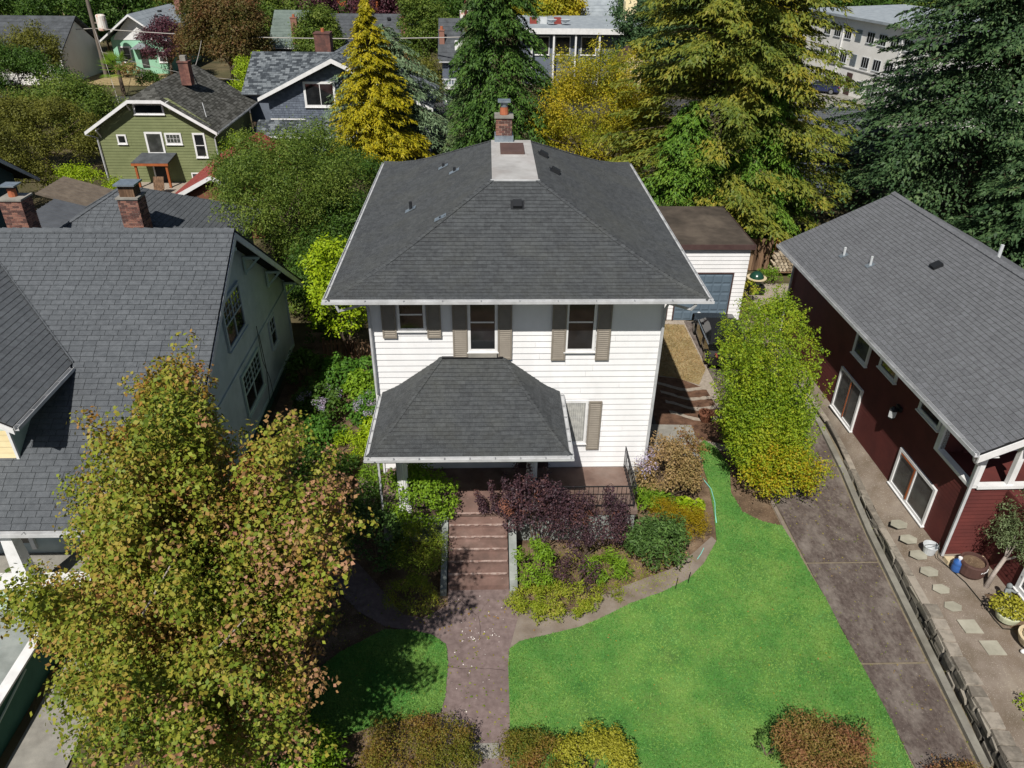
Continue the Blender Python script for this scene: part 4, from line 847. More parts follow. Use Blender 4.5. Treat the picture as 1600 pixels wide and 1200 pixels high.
# deck on the truncated top, hatch and chimney
dk = MB().box(3.46, 4.86, 3.44, 8.24, 9.375, 9.41)
put('roof_flat', dk, DECKM, H)
put('roof_flat_edge', MB().box(3.42, 4.9, 3.40, 3.439, 9.34, 9.40), GUT, H)
put('hatch', MB().box(3.76, 4.56, 6.15, 7.35, 9.41, 9.53), HATCH, H)
put('hatch_curb', MB().box(3.68, 4.64, 6.05, 7.45, 9.411, 9.44), DECKM, H)
ch = brick_chimney(H, 3.63, 4.19, 8.02, 8.6, 9.38, 10.2, BRICK, MORT, CONC)
put('chimney_flashing', MB().prism([(3.58, 7.94, 9.41), (4.24, 7.94, 9.41), (4.24, 8.62, 9.41), (3.58, 8.62, 9.41)], (0, 0, .2)), STEEL, ch)
put('flue', MB().lathe((3.92, 8.3, 10.27), [(.15, 0), (.155, .02), (.14, .24), (.15, .26)], 14), TERRA, ch, smooth=False)
put('rain_cap', MB().lathe((3.92, 8.3, 10.53), [(.13, 0), (.13, .13)], 10).box(3.7, 4.14, 8.1, 8.5, 10.70, 10.76).box(3.78, 4.06, 8.17, 8.43, 10.66, 10.70), STEEL, ch)
def zroof(d):
    for (a, za), (b, zb) in zip(prof, prof[1:]):
        if d <= b: return ZE+za+(zb-za)*(d-a)/(b-a)
    return ZE+RS
def vent_pipe(x, y, h, side='L', mt=BLACKP):
    d = min(x-X0, X1-x, y-Y0, Y1-y); z = zroof(d)
    put('vent_pipe', MB().tube([(x, y, z-.05), (x, y, z+h)], .05, 8), mt, H)
    a = .1; k = .5 if side == 'L' else (-.5 if side == 'R' else 0)
    put('vent_flashing', MB().prism([(x-.18, y-.14, z+.03-.18*k), (x+.16, y-.14, z+.03+.16*k), (x+.16, y+.14, z+.03+.16*k), (x-.18, y+.14, z+.03-.18*k)], (0, 0, .012)), STEEL, H)
vent_pipe(.85, 4.6, .28); vent_pipe(2.2, 6.6, .16); vent_pipe(1.75, 8.0, .14); vent_pipe(1.95, 2.2, .05)
def vent_box(x, y, N_):
    d = min(x-X0, X1-x, y-Y0, Y1-y); z = zroof(d)+.02; N_ = Vector(N_).normalized(); S_ = Vector((-N_.y, N_.x, 0)); dn = (N_-Vector((0, 0, .5))).normalized()
    nn = S_.cross(dn)
    if nn.z < 0: nn = -nn
    O = Vector((x, y, z))
    put('roof_vent', MB().ob(O-S_*.13-dn*.14, S_*.26, dn*.28, nn*.11).ob(O-S_*.2-dn*.2, S_*.4, dn*.36, nn*.012), BLACKP, H)
vent_box(4.2, 2.5, (0, -1, 0)); vent_box(5.55, 5.6, (1, 0, 0)); vent_box(5.25, 7.1, (1, 0, 0))
# windows and shutters
F = (0, .02, 0); UX = (1, 0, 0)
window(H, F, UX, .84, 1.49, 6.15, 7.12, TRIM, GLASS, .075, rail=.44, proud=.05)
window(H, F, UX, 2.82, 3.51, 5.47, 7.12, TRIM, GLASS, .08, rail=.52, proud=.05)
window(H, F, UX, 5.61, 6.32, 5.46, 7.12, TRIM, GLASS, .08, rail=.52, proud=.05)
window(H, F, UX, 5.66, 6.26, 2.18, 3.6, TRIM, GLASSG, .08, rail=.63, proud=.05, curtain=CURT)
window(H, F, UX, 2.8, 3.7, 1.58, 3.4, TRIM, GLASS, .1, rail=None, proud=.05, label='dark picture window under the porch roof')
window(H, F, UX, 1.5, 1.9, 1.9, 3.3, TRIM, GLASS, .08, rail=None, proud=.05)
# front door beyond the porch column
put('door', MB().box(4.25, 5.2, -.045, .0, 1.17, 3.25), BROWNTRIM, H, label='dark front door in the shade of the porch')
def shutter(x0, x1, z0, z1, low=None):
    s = put('shutter', MB().box(x0, x0+.045, -.06, -.012, z0, z1).box(x1-.045, x1, -.06, -.012, z0, z1).box(x0+.045, x1-.045, -.058, -.012, z0, z0+.06).box(x0+.045, x1-.045, -.058, -.012, z1-.06, z1).box(x0+.045, x1-.045, -.028, -.013, z0+.06, z1-.06), SHUT, H)
    m2 = MB(); n = int((z1-z0-.12)/.066)
    for k in range(n):
        z = z0+.062+k*.066; m2.add([(x0+.046, -.055, z), (x1-.046, -.055, z), (x1-.046, -.03, z+.046), (x0+.046, -.03, z+.046), (x0+.046, -.028, z), (x1-.046, -.028, z)], [(0, 1, 2, 3), (0, 4, 5, 1)])
    put('louvres', m2, SHUT, s, kind='stuff')
for a, b, z in [(.33, .73, 5.85), (1.59, 1.99, 5.85), (2.31, 2.73, 5.17), (3.6, 4.0, 5.14), (5.14, 5.55, 5.1), (6.43, 6.83, 5.1)]: shutter(a, b, z, 7.2)
shutter(6.36, 6.76, 1.88, 3.66)
put('window_ledge', MB().box(2.74, 3.57, -.09, -.02, 5.22, 5.36), CONC, H, label='weathered flaking sill under the middle upstairs window')
# porch
PR, PZ = 3.2, 4.0
roof(H, (.17, -PR, PZ), (1, 0, 0), PR, 1.2, 5.28, SH, FELT, .24, .145, [(0, 0), (.8, .22), (PR, 1.2)], lambda d: 1.8*d/PR, lambda d: 5.28-1.7*d/PR, indiv=300, vary=True, seed=5, gap=.004)
roof(H, (.17, 0, PZ), (0, -1, 0), 1.8, 1.2, PR, SH, FELT, .24, .145, [(0, 0), (.45, .22), (1.8, 1.2)], lambda d: 0, lambda d: PR*(1-d/1.8), vary=True, seed=6, gap=.004)
roof(H, (5.45, -PR, PZ), (0, 1, 0), 1.7, 1.2, PR, SH, FELT, .24, .145, [(0, 0), (.425, .22), (1.7, 1.2)], lambda d: PR*d/1.7, lambda d: PR, vary=True, seed=7, gap=.004)
for sx, x, rx in ((1, .17, 1.8), (-1, 5.45, 1.7)):
    caps(H, [(x, -PR, PZ+.012), (x+sx*rx*.25, -PR*.75, PZ+.232), (x+sx*rx, -.02, PZ+1.212)], (-sx, 0, -.55), (0, -1, -.38), SH, w=.13, step=.17, h=.018)
put('roof_flashing', MB().box(1.97, 3.75, -.1, .0, 5.19, 5.23), IRON, H)
put('porch_soffit', MB().box(.2, 5.42, -3.17, -.02, 3.82, 3.845), TRIM, H)
put('porch_fascia', MB().box(.17, 5.45, -3.2, -3.175, 3.8, 3.905).box(.17, .195, -3.174, -.0, 3.8, 3.905).box(5.425, 5.45, -3.174, 0, 3.8, 3.905), TRIM, H)
gutter(H, (.05, -3.325, 3.91), (5.57, -3.325, 3.91), GUT, (0, 1, 0), .12, .075, .62, STRAP)
gutter(H, (.045, -.06, 3.91), (.045, -3.2, 3.91), GUT, (1, 0, 0), .12, .06, .62, STRAP)
gutter(H, (5.575, -3.2, 3.91), (5.575, -.06, 3.91), GUT, (-1, 0, 0), .12, .06, .62, STRAP)
put('porch_beam', MB().box(.5, 5.1, -2.08, -1.8, 3.5, 3.82), TRIM, H)
def column(x):
    m_ = MB(); n = 16; R = .16; vs = []
    for z in (1.3, 3.4):
        for k in range(n*2):
            r = R if k % 2 else R*.9; t_ = math.pi*k/n; vs.append((x+r*math.cos(t_), -1.92+r*math.sin(t_), z))
    m_.add(vs, [(i, (i+1) % (2*n), 2*n+(i+1) % (2*n), 2*n+i) for i in range(2*n)])
    m_.box(x-.21, x+.21, -2.13, -1.71, 1.16, 1.24); m_.lathe((x, -1.92, 1.24), [(.2, 0), (.2, .04), (.17, .07)], 16); m_.box(x-.2, x+.2, -2.12, -1.72, 3.42, 3.5)
    put('column', m_, TRIM, H)
column(.83); column(4.55)
put('porch_floor', MB().box(.1, 7.72, -2.12, .0, 1.0, 1.15), PORCHF, H)
put('porch_floor_paint', MB().box(2.1, 3.86, -2.125, -1.03, 1.1505, 1.156), REDC, H)
put('porch_base', MB().box(4.0, 7.66, -2.06, 0, -.1, .999), CONC_G, H); put('porch_base', MB().box(.16, 2.0, -2.06, 0, -.1, .999), CONC_G, H)
# railings
def railing(P, Q, n):
    P, Q = Vector(P), Vector(Q); d = Q-P; Z = Vector((0, 0, 1)); s = Vector((-d.y, d.x, 0)).normalized()*.03
    R_ = put('railing', MB().ob(P+Z*.82-s/2, d, s, Z*.03).ob(P+Z*.12-s/2, d, s, Z*.025), IRON, H)
    me = MB().tube([(0, 0, .0), (0, 0, .82)], .011, 4).mesh('baluster'); me.materials.append(IRON)
    for i in range(n+1): inst('baluster', me, R_, Matrix.Translation(P+d*(i/n)))
    return R_
railing((4.85, -2.02, 1.15), (7.62, -2.02, 1.15), 20)
railing((7.62, -2.0, 1.15), (7.62, -.06, 1.15), 11)
railing((2.0, -2.02, 1.15), (1.15, -2.02, 1.15), 5)
# steps
for k in range(6):
    z = 1.15-(k+1)*.164; y = -2.12-k*.325
    put('step', MB().box(2.14+.004*k, 3.84+.004*k, y-.325, y-.002, z-.3, z), REDC, H)
    rn = random.Random(k); m_ = MB(); x = 2.16
    while x < 3.8:
        w_ = rn.uniform(.05, .16); m_.box(x, min(x+w_, 3.82), y-.03-rn.uniform(0, .02), y+.004-.006, z+.164-.03*rn.random()-.02, z+.164+.003); x += w_
    put('worn_nosing', m_, WORNEDGE, H)
put('step_cheek', MB().prism([(1.95, -2.1, -.1), (1.95, -4.25, -.1), (1.95, -4.25, .22), (1.95, -3.9, .25), (1.95, -2.45, 1.0), (1.95, -2.1, 1.16)], (.17, 0, 0)), CONC_G, H)
put('step_cheek', MB().prism([(3.88, -2.1, -.1), (3.88, -4.35, -.1), (3.88, -4.35, .2), (3.88, -3.95, .23), (3.88, -2.45, 1.0), (3.88, -2.1, 1.16)], (.22, 0, 0)), CONC_G, H)
pipe(H, [(.22, -3.0, 3.86), (.2, -2.6, 3.6), (.22, -2.15, 3.3), (.22, -2.12, .15)], GUT, .04)
# little shed-roofed bay on the left wall
put('bay', MB().box(-.8, .0, 5.9, 7.4, 0, 2.6), WHITE, H)
put('bay_roof', MB().prism([(-1.05, 5.6, 2.6), (.0, 5.6, 3.45), (.0, 7.7, 3.45), (-1.05, 7.7, 2.6)], (0, 0, .05)), SH, H)
# string of white meter tags on the right wall edge: vine remnants
# ---------------------------------------------------------------- garage
G = thing('garage', 'white flat-roofed garage with brown trim and a blue-grey panel door', 'garage', (13.4, 12.8, 0))
gx0, gx1, gy0, gy1, gz = 11.2, 15.2, 12.8, 18.2, 3.62
put('wall', MB().box(gx0, gx1, gy0+.01, gy1, 0, gz), WHITE, G)
siding(G, (gx0, gy0+.01, 0), UX, 2.42, gz-.02, gx1-gx0, WHITE, .2, .028, indiv=True)
siding(G, (14.62, gy0+.01, 0), UX, .02, 2.42, gx1-14.62, WHITE, .2, .028, indiv=True)
siding(G, (11.75, gy0+.01, 0), UX, .02, 2.42, .25, WHITE, .2, .028, indiv=True)
siding(G, (gx1-.005, gy0, 0), (0, 1, 0), .02, gz-.02, gy1-gy0, WHITE, .2, .02)
put('door_trim', MB().box(12.0, 12.06, 12.74, 12.8, 0, 2.42).box(14.56, 14.62, 12.74, 12.8, 0, 2.42).box(12.06, 14.56, 12.745, 12.8, 2.36, 2.42), BROWNTRIM, G)
put('door_trim', MB().box(11.69, 11.75, 12.74, 12.8, 0, 2.42), BROWNTRIM, G)
gd = put('garage_door', MB().box(12.06, 14.56, 12.785, 12.8, 0, 2.36), GDOOR, G)
for r in range(5):
    for c in range(6):
        x = 12.1+c*.41; z = .05+r*.46
        put('door_panel', MB().add([(x, 12.784, z), (x+.37, 12.784, z), (x+.37, 12.784, z+.4), (x, 12.784, z+.4), (x+.04, 12.765, z+.05), (x+.33, 12.765, z+.05), (x+.33, 12.765, z+.35), (x+.04, 12.765, z+.35)], [(4, 5, 6, 7), (0, 1, 5, 4), (1, 2, 6, 5), (2, 3, 7, 6), (3, 0, 4, 7)]), GDOOR, gd)
put('roof', MB().box(gx0-.1, gx1+.12, gy0-.14, gy1, gz, gz+.14), TORCH, G)
put('roof_trim', MB().box(gx0-.1, gx1+.15, gy0-.2, gy0-.142, gz-.04, gz+.19), BROWNTRIM, G)
put('roof_trim', MB().box(gx1+.121, gx1+.15, gy0-.141, gy1, gz-.02, gz+.17), BROWNTRIM, G)
# ---------------------------------------------------------------- the left neighbour: teal bungalow with a broad slate roof
B = thing('teal_bungalow', 'teal bungalow with a broad slate-grey gable roof and front dormer, left of the white house', 'house', (-10, 0, 0))
bx0, bxr = -17.0, -4.4
put('wall', MB().prism([(-5.05, -2.9, .5), (-5.05, 9.6, .5), (-5.05, 9.6, 3.45), (-5.05, 3.2, 7.75), (-5.05, -2.9, 4.0)], (-11.5, 0, 0)), TEALS, B)
put('foundation', MB().box(-16, -5.08, -2.85, 9.55, -.1, .5), GRFND, B)
zt = 7.75
siding(B, (-5.05, -2.9, 0), (0, 1, 0), .52, 7.7, 12.5, TEALS, .115, .012,
       lo=lambda z: max(0, (z-3.95)*1.6), hi=lambda z: 12.5-max(0, (z-3.4)*1.49))
put('belt_board', MB().box(-5.04, -4.99, -2.9, 9.6, 3.02, 3.14), TEALS, B)
put('water_table', MB().box(-5.04, -4.98, -2.9, 9.6, .44, .53), MINTS, B)
put('corner_board', MB().box(-5.06, -4.985, 9.5, 9.62, .5, 3.5), TEALS, B)
RK = 7.9; RZ = 4.93
roof(B, (bx0, -4.75, 3.0), (1, 0, 0), RK, RZ, bxr-bx0, SH_L, FELT, .36, .168, indiv=300, seed=11, thick=.12)
roof(B, (bxr, 10.15, 3.2), (-1, 0, 0), 7.0, 4.73, bxr-bx0, SH_L, FELT, .36, .168, seed=12, thick=.12)
caps(B, [(bx0, 3.15, 7.945), (bxr, 3.15, 7.945)], (0, -1, -.62), (0, 1, -.67), SH_L, w=.15, step=.3, h=.03)
# rake boards and eave brackets of the gable
put('rake_board', MB().prism([(bxr-.02, -4.75, 2.7), (bxr-.02, -4.75, 2.9), (bxr-.02, 3.15, 7.83), (bxr-.02, 3.15, 7.6)], (.04, 0, 0)).prism([(bxr-.02, 10.15, 2.88), (bxr-.02, 10.15, 3.1), (bxr-.02, 3.152, 7.83), (bxr-.02, 3.152, 7.6)], (.04, 0, 0)), GREYP, B)
for y, z in ((9.4, 3.42), (7.4, 4.75), (5.2, 6.2), (3.15, 7.3)):
    put('eave_bracket', MB().ob((-5.0, y-.05, z-.05), (.55, 0, 0), (0, .1, 0), (0, 0, .09)).ob((-5.0, y-.05, z-.62), (.07, 0, 0), (0, .1, 0), (0, 0, .56)).tube([(-4.97, y, z-.55), (-4.5, y, z-.04)], .045, 4), MINTS, B)
WX = (-5.03, 0, 0); WU = (0, 1, 0)
window(B, WX, WU, 2.45, 4.2, 4.2, 5.65, TEALS, GLASS, .1, mull=[.5], rail=.5, grid=(3, 3), proud=.07, label='upper pair of gable windows with small panes')
window(B, WX, WU, 2.95, 4.95, 1.35, 2.75, MINTS, GLASS, .1, mull=[.5], rail=.5, grid=(3, 3), proud=.07)
window(B, WX, WU, 6.75, 7.4, 1.9, 2.95, TEALS, GLASS, .09, rail=.5, grid=(2, 2), proud=.07)
pipe(B, [(-4.96, 5.3, 3.2), (-4.95, 5.4, 1.7), (-4.95, 5.1, .3)], IRON, .014, 'cable_drop')
pipe(B, [(-4.96, 5.2, 3.6), (-4.95, 5.15, 2.2), (-4.95, 5.6, 1.2), (-4.95, 5.7, .2)], IRON, .012, 'cable_drop')
gutter(B, (bx0, -4.87, 2.86), (bxr, -4.87, 2.86), GUT, (0, 1, 0), .12, .1, 1.2, STRAP)
# dormer
DX, DZ, DY = -8.13, 5.5, -3.85
roof(B, (DX, DY, DZ), (0, 1, 0), 3.0, 1.8, 3.0, SH_L, FELT, .36, .168, lo=lambda d: 0, hi=lambda d: 3.05+.976*d, seed=13, thick=.1)
caps(B, [(DX, DY+3.05, DZ+.03), (DX-3.0, DY+3.05+2.93, DZ+1.83)], (-.2, .9, .5), (.6, -.6, -.1), SH_L, w=.1, step=.22, h=.012, name='valley_strip')
put('dormer_soffit', MB().box(DX-.75, DX-.02, DY+.03, DY+3.0, DZ-.14, DZ-.12), MINTS, B)
gutter(B, (DX+.12, DY, DZ-.13), (DX+.12, DY+2.9, DZ-.13), GUT, (-1, 0, 0), .11, .1, .7, STRAP)
put('dormer_rake', MB().prism([(DX, DY-.03, DZ-.22), (DX, DY-.03, DZ-.06), (DX-3, DY-.03, DZ+1.74), (DX-3, DY-.03, DZ+1.5)], (0, .06, 0)), TRIM, B)
put('dormer_wall', MB().prism([(-8.85, -3.1, 3.9), (-8.85, -3.1, 5.6), (-8.85, -.9, 5.6), (-8.85, -.9, 5.2)], (-3.2, 0, 0)), MINTS, B)
put('dormer_side', MB().prism([(-8.84, -3.12, 4.0), (-8.84, -3.12, 5.42), (-8.84, -.85, 5.42), (-8.84, -.85, 5.3)], (.02, 0, 0)), MINTS, B)
siding(B, (-12, -3.11, 0), UX, 4.0, 5.5, 3.15, CREAM, .2, .02, indiv=True)
put('dormer_corner', MB().box(-8.87, -8.80, -3.16, -3.09, 3.98, 5.42), TRIM, B)
# porch: columns on a low wall, and the white-capped side wall
put('porch_beam', MB().box(-16.5, -5.0, -4.6, -4.35, 2.62, 2.84), MINTS, B)
for x in (-8.85, -12.2, -5.5):
    put('porch_column', MB().add([(x-.2, -4.68, 1.06), (x+.2, -4.68, 1.06), (x+.2, -4.28, 1.06), (x-.2, -4.28, 1.06), (x-.14, -4.62, 2.62), (x+.14, -4.62, 2.62), (x+.14, -4.34, 2.62), (x-.14, -4.34, 2.62)], [(3,2,1,0),(4,5,6,7),(0,1,5,4),(1,2,6,5),(2,3,7,6),(3,0,4,7)]), TRIM, B)
put('porch_wall', MB().box(-16.5, -5.3, -4.72, -4.3, 0, 1.0), MINTS, B)
siding(B, (-16.5, -4.72, 0), UX, .1, .98, 11.2, MINTS, .13, .018)
put('porch_wall_cap', MB().box(-16.5, -5.25, -4.8, -4.24, 1.0, 1.06), TRIM, B)
put('porch_deck', MB().box(-16.5, -5.3, -4.3, -2.9, .0, .5), CONC, B)
put('porch_window', MB().box(-12.5, -9.6, -2.93, -2.9, .9, 2.5), GLASS, B)
put('porch_window_trim', MB().box(-9.6, -9.48, -2.98, -2.9, .7, 2.6).box(-12.6, -9.48, -2.98, -2.9, 2.5, 2.62), TRIM, B)
put('terrace_floor', MB().box(-16, -7.75, -14, -4.81, -.1, .25), CONC_G, B)
put('terrace_wall', MB().box(-7.75, -7.62, -14, -4.81, -.1, .98), GREENW, B)
siding(B, (-7.62, -14, 0), WU, .0, .97, 9.19, GREENW, .12, .015)
put('terrace_wall_cap', MB().box(-7.82, -7.56, -14, -4.81, .98, 1.04), TRIM, B)
pipe(B, [(-7.57, -7.2, .9), (-7.57, -9.5, .55)], MINTS, .025, 'handrail')

# hip-roofed house and chimney behind it
C2 = thing('hip_roof_house', 'dark hip-roofed house behind the teal bungalow with a red brick chimney', 'house', (-12, 13, 0))
put('wall', MB().box(-16.5, -8.7, 10.0, 18.1, 0, 3.4), TEALS, C2)
ex0, ex1, ey0, ey1 = -17.1, -8.1, 9.5, 18.7
roof(C2, (ex0, ey0, 3.4), (1, 0, 0), 4.5, 2.6, ex1-ex0, SH_L, FELT, .36, .2, lo=lambda d: d, hi=lambda d: 9-d, seed=21)
roof(C2, (ex1, ey0, 3.4), (0, 1, 0), 4.5, 2.6, ey1-ey0, SH_L, FELT, .36, .2, lo=lambda d: d, hi=lambda d: 9.2-d, seed=22)
roof(C2, (ex0, ey1, 3.4), (0, -1, 0), 4.5, 2.6, ey1-ey0, SH_L, FELT, .36, .2, lo=lambda d: d, hi=lambda d: 9.2-d, seed=23)
roof(C2, (ex1, ey1, 3.4), (-1, 0, 0), 4.5, 2.6, ex1-ex0, SH_L, FELT, .36, .2, lo=lambda d: d, hi=lambda d: 9-d, seed=24)
for a, b in (((ex0, ey0), (1, 1)), ((ex1, ey0), (-1, 1)), ((ex0, ey1), (1, -1))):
    caps(C2, [(a[0], a[1], 3.43), (a[0]+4.5*b[0], a[1]+4.5*b[1], 6.03)], (-b[0], 0, -.57), (0, -b[1], -.57), SH_L, w=.15, step=.28, h=.03)
c_ = brick_chimney(C2, -11.55, -10.75, 11.0, 11.8, 4.0, 6.35, BRICK, MORT, CONC, course=.085, bl=.24)
put('flue_box', MB().box(-11.45, -10.85, 11.1, 11.7, 6.42, 6.85), WOODB, c_); put('chimney_cap', MB().box(-11.57, -10.73, 10.98, 11.82, 6.88, 6.95), STEEL, c_)

TEALD = mat('dark_teal_siding', [S('#3f5a5e'), S('#4c686b')], .85, 2)
# teal gabled house at the far left with lean-to porches
T3 = thing('dark_teal_house', 'dark teal gabled house at the left edge with ribbed lean-to roofs', 'house', (-20, 14, 0))
put('wall', MB().prism([(-21.8, 11.5, 0), (-21.8, 21.5, 0), (-21.8, 21.5, 4.6), (-21.8, 16.5, 7.4), (-21.8, 11.5, 4.6)], (-6, 0, 0)), TEALD, T3)
roof(T3, (-29.3, 10.9, 4.2), (1, 0, 0), 5.6, 3.5, 8.3, SH_L, FELT, .4, .25, seed=31)
roof(T3, (-21.0, 22.3, 4.0), (-1, 0, 0), 5.8, 3.7, 8.3, SH_L, FELT, .4, .25, seed=32)
put('rake_board', MB().prism([(-21.0, 10.9, 3.95), (-21.0, 10.9, 4.15), (-21.0, 16.5, 7.65), (-21.0, 22.3, 3.95), (-21.0, 22.3, 3.75), (-21.0, 16.5, 7.4)], (.05, 0, 0)), TEALS, T3)
window(T3, (-21.78, 0, 0), WU, 13.4, 14.6, 3.2, 4.7, TRIM, GLASSG, .1, proud=.06)
def ribroof(parent, x0, x1, y0, y1, z0, z1, mt, step=.4):
    p = put('lean_to_roof', MB().prism([(x0, y0, z1), (x1, y0, z0), (x1, y1, z0), (x0, y1, z1)], (0, 0, .05)), mt, parent)
    n = int((y1-y0)/step); me = MB().ob((0, 0, 0), (x1-x0, 0, z0-z1), (0, .035, 0), (0, 0, .04)).mesh('roof_rib'); me.materials.append(mt)
    for k in range(n+1): inst('roof_rib', me, p, Matrix.Translation((x0, y0+k*(y1-y0-.04)/n, z1+.05)))
RIB = mat('ribbed_dark_roof', [S('#4a4d52'), S('#5a5e63')], .7, 2)
ribroof(T3, -18.4, -14.6, 13.0, 18.6, 2.9, 3.9, RIB)
put('lean_to_wall', MB().box(-18.4, -14.9, 13.4, 18.2, 0, 2.85), GRFND, T3)
window(T3, (-18.4, 13.39, 0), UX, 1.0, 2.1, 1.2, 2.3, TRIM, GLASSG, .09, proud=.05)
put('lean_to_gutter', MB().box(-14.6, -14.5, 12.9, 18.7, 2.84, 2.95), GUT, T3)
put('lean_to_post', MB().box(-14.75, -14.65, 18.3, 18.4, 0, 2.85), TRIM, T3)
S4 = thing('tin_roof_shed', 'weathered brown ribbed-roof shed beside the teal house at far left', 'shed', (-19, 22.5, 0))
WRB = mat('weathered_ribbed_roof', [S('#5a5148'), S('#72685c')], .85, 3)
ribroof(S4, -19.6, -14.2, 19.2, 22.2, 2.4, 4.0, WRB, .35)
put('wall', MB().box(-19.5, -14.5, 19.5, 22, 0, 2.35), WOODB, S4)
A5 = thing('brick_stack_house', 'low roof with a red brick chimney at the left edge above the bungalow ridge', 'house', (-15, 10.5, 0))
c_ = brick_chimney(A5, -15.6, -14.75, 10.0, 10.8, 3.0, 6.6, BRICK, MORT, CONC, course=.085, bl=.24)
put('flue', MB().lathe((-15.2, 10.4, 6.67), [(.16, 0), (.16, .3)], 10), TERRA, c_); put('chimney_cap', MB().box(-15.5, -14.9, 10.1, 10.7, 7.1, 7.15), STEEL, c_)
put('roof', MB().prism([(-17, 8.8, 3.2), (-12.8, 8.8, 3.2), (-12.8, 11.4, 3.4), (-17, 11.4, 3.4)], (0, 0, .08)), RIB, A5)

# ---------------------------------------------------------------- the red house on the right
R = thing('red_house', 'barn-red house with a long grey shingle roof above the stone wall, right edge', 'house', (16.3, 3.5, .55))
R.rotation_euler = (0, 0, math.radians(.8))
RX = 16.3
put('wall', MB().box(RX+.01, 23.6, -1.84, 10.2, .3, 4.35).box(RX+.01, 23.6, -3.45, -1.842, .3, 3.0), REDS, R)
siding(R, (RX+.01, -1.84, 0), (0, -1, 0), 0, .01, .01, REDS)
def rsiding(y0, y1, z0, z1): siding(R, (RX+.01, y1, 0), (0, -1, 0), z0, z1, y1-y0, REDS, .135, .014)
rsiding(-3.45, 10.2, .56, 2.98); rsiding(-1.84, 10.2, 2.98, 4.32)
siding(R, (RX, -3.45, 0), UX, .56, 2.98, 1.1, REDS, .135, .03)
put('eave_soffit', MB().box(15.72, RX, -4.0, 10.7, 4.4, 4.42), TRIM, R)
roof(R, (15.7, 10.75, 4.6), (0, -1, 0), 4.35, 2.15, 14.8, SH_R, FELT, .33, .15, indiv=300, seed=41, thick=.1)
roof(R, (24.4, -4.05, 4.6), (0, 1, 0), 4.35, 2.15, 14.8, SH_R, FELT, .33, .15, seed=42, thick=.1)
caps(R, [(20.05, 10.75, 6.77), (20.05, -4.05, 6.77)], (-1, 0, -.5), (1, 0, -.5), SH_R, w=.16, step=.28, h=.03)
gutter(R, (15.58, 10.75, 4.47), (15.58, -4.05, 4.47), GUT, (1, 0, 0), .12, .11, .6, STRAP)
put('rake_board', MB().prism([(15.7, -4.08, 4.3), (15.7, -4.08, 4.52), (20.05, -4.08, 6.67), (24.4, -4.08, 4.52), (24.4, -4.08, 4.3), (20.05, -4.08, 6.43)], (0, .05, 0)), TRIM, R)
RF = (RX+.0, 0, 0); RU = (0, -1, 0)
def rwin(y0, y1, z0, z1, **k): return window(R, RF, RU, -y1, -y0, z0, z1, TRIM, k.pop('gm', GLASSG), k.pop('fr', .09), proud=.07, **k)
f = rwin(-2.28, -.34, .72, 1.92, mull=[.5], rail=None)
put('screen_edge', MB().box(RX-.085, RX-.07, -1.28, -1.22, .74, 1.9).box(RX-.085, RX-.07, -1.22, -.4, 1.86, 1.9), WOODO, f)
f = rwin(2.75, 4.3, .68, 2.2, mull=[.5], rail=None)
put('screen_edge', MB().box(RX-.085, RX-.07, 3.42, 3.48, .7, 2.18), WOODO, f)
rwin(3.0, 3.9, 3.2, 4.05, rail=None); rwin(1.15, 2.1, 3.65, 4.1, rail=None, gm=GLASS); rwin(-1.5, -.5, 3.65, 4.1, rail=None, gm=GLASS)
# wall lantern
lt = put('wall_lantern', MB().box(RX-.1, RX-.02, .3, .58, 2.95, 3.1).lathe((RX-.22, .44, 2.62), [(.04, 0), (.11, .05), (.11, .09), (.12, .34), (.14, .36), (.05, .46)], 6), IRON, R)
put('lantern_glass', MB().lathe((RX-.22, .44, 2.72), [(.115, 0), (.125, .22)], 6), GREYP, lt)
# covered upper porch at the front corner
put('porch_rail_cap', MB().box(RX-.06, RX+.14, -3.5, -1.84, 3.0, 3.1).box(RX+.141, 22.5, -3.56, -3.36, 3.0, 3.1), TRIM, R)
put('porch_jamb', MB().box(RX-.06, RX+.14, -1.84, -1.66, 3.0, 4.33), TRIM, R)
for x in (16.32, 17.3, 18.6, 20): put('porch_post', MB().box(x-.03 if x > 16.4 else x-.06, x+.13, -3.52, -3.38, 3.1, 4.5), TRIM, R)
put('porch_floor', MB().box(RX+.15, 22.5, -3.35, -1.0, 2.9, 2.95), CONC, R)
put('porch_inner_wall', MB().box(17.0, 23.5, -1.9, -1.85, 3.0, 4.5), REDS, R)
window(R, (17.0, -1.9, 0), UX, .7, 1.9, 3.25, 4.2, TRIM, GLASS, .1, rail=None, proud=.05)
put('rafter_tail', MB().box(17.1, 17.25, -4.3, -4.0, 4.98, 5.12), TRIM, R)
pipe(R, [(15.66, -3.95, 4.5), (15.8, -3.85, 4.2), (16.2, -3.58, 3.85), (16.22, -3.56, .6)], GUT, .05)
for y, z in ((10.05, 4.4),): pipe(R, [(15.7, y, 4.45), (16.22, y, 4.1), (16.22, y, .6)], GUT, .045)
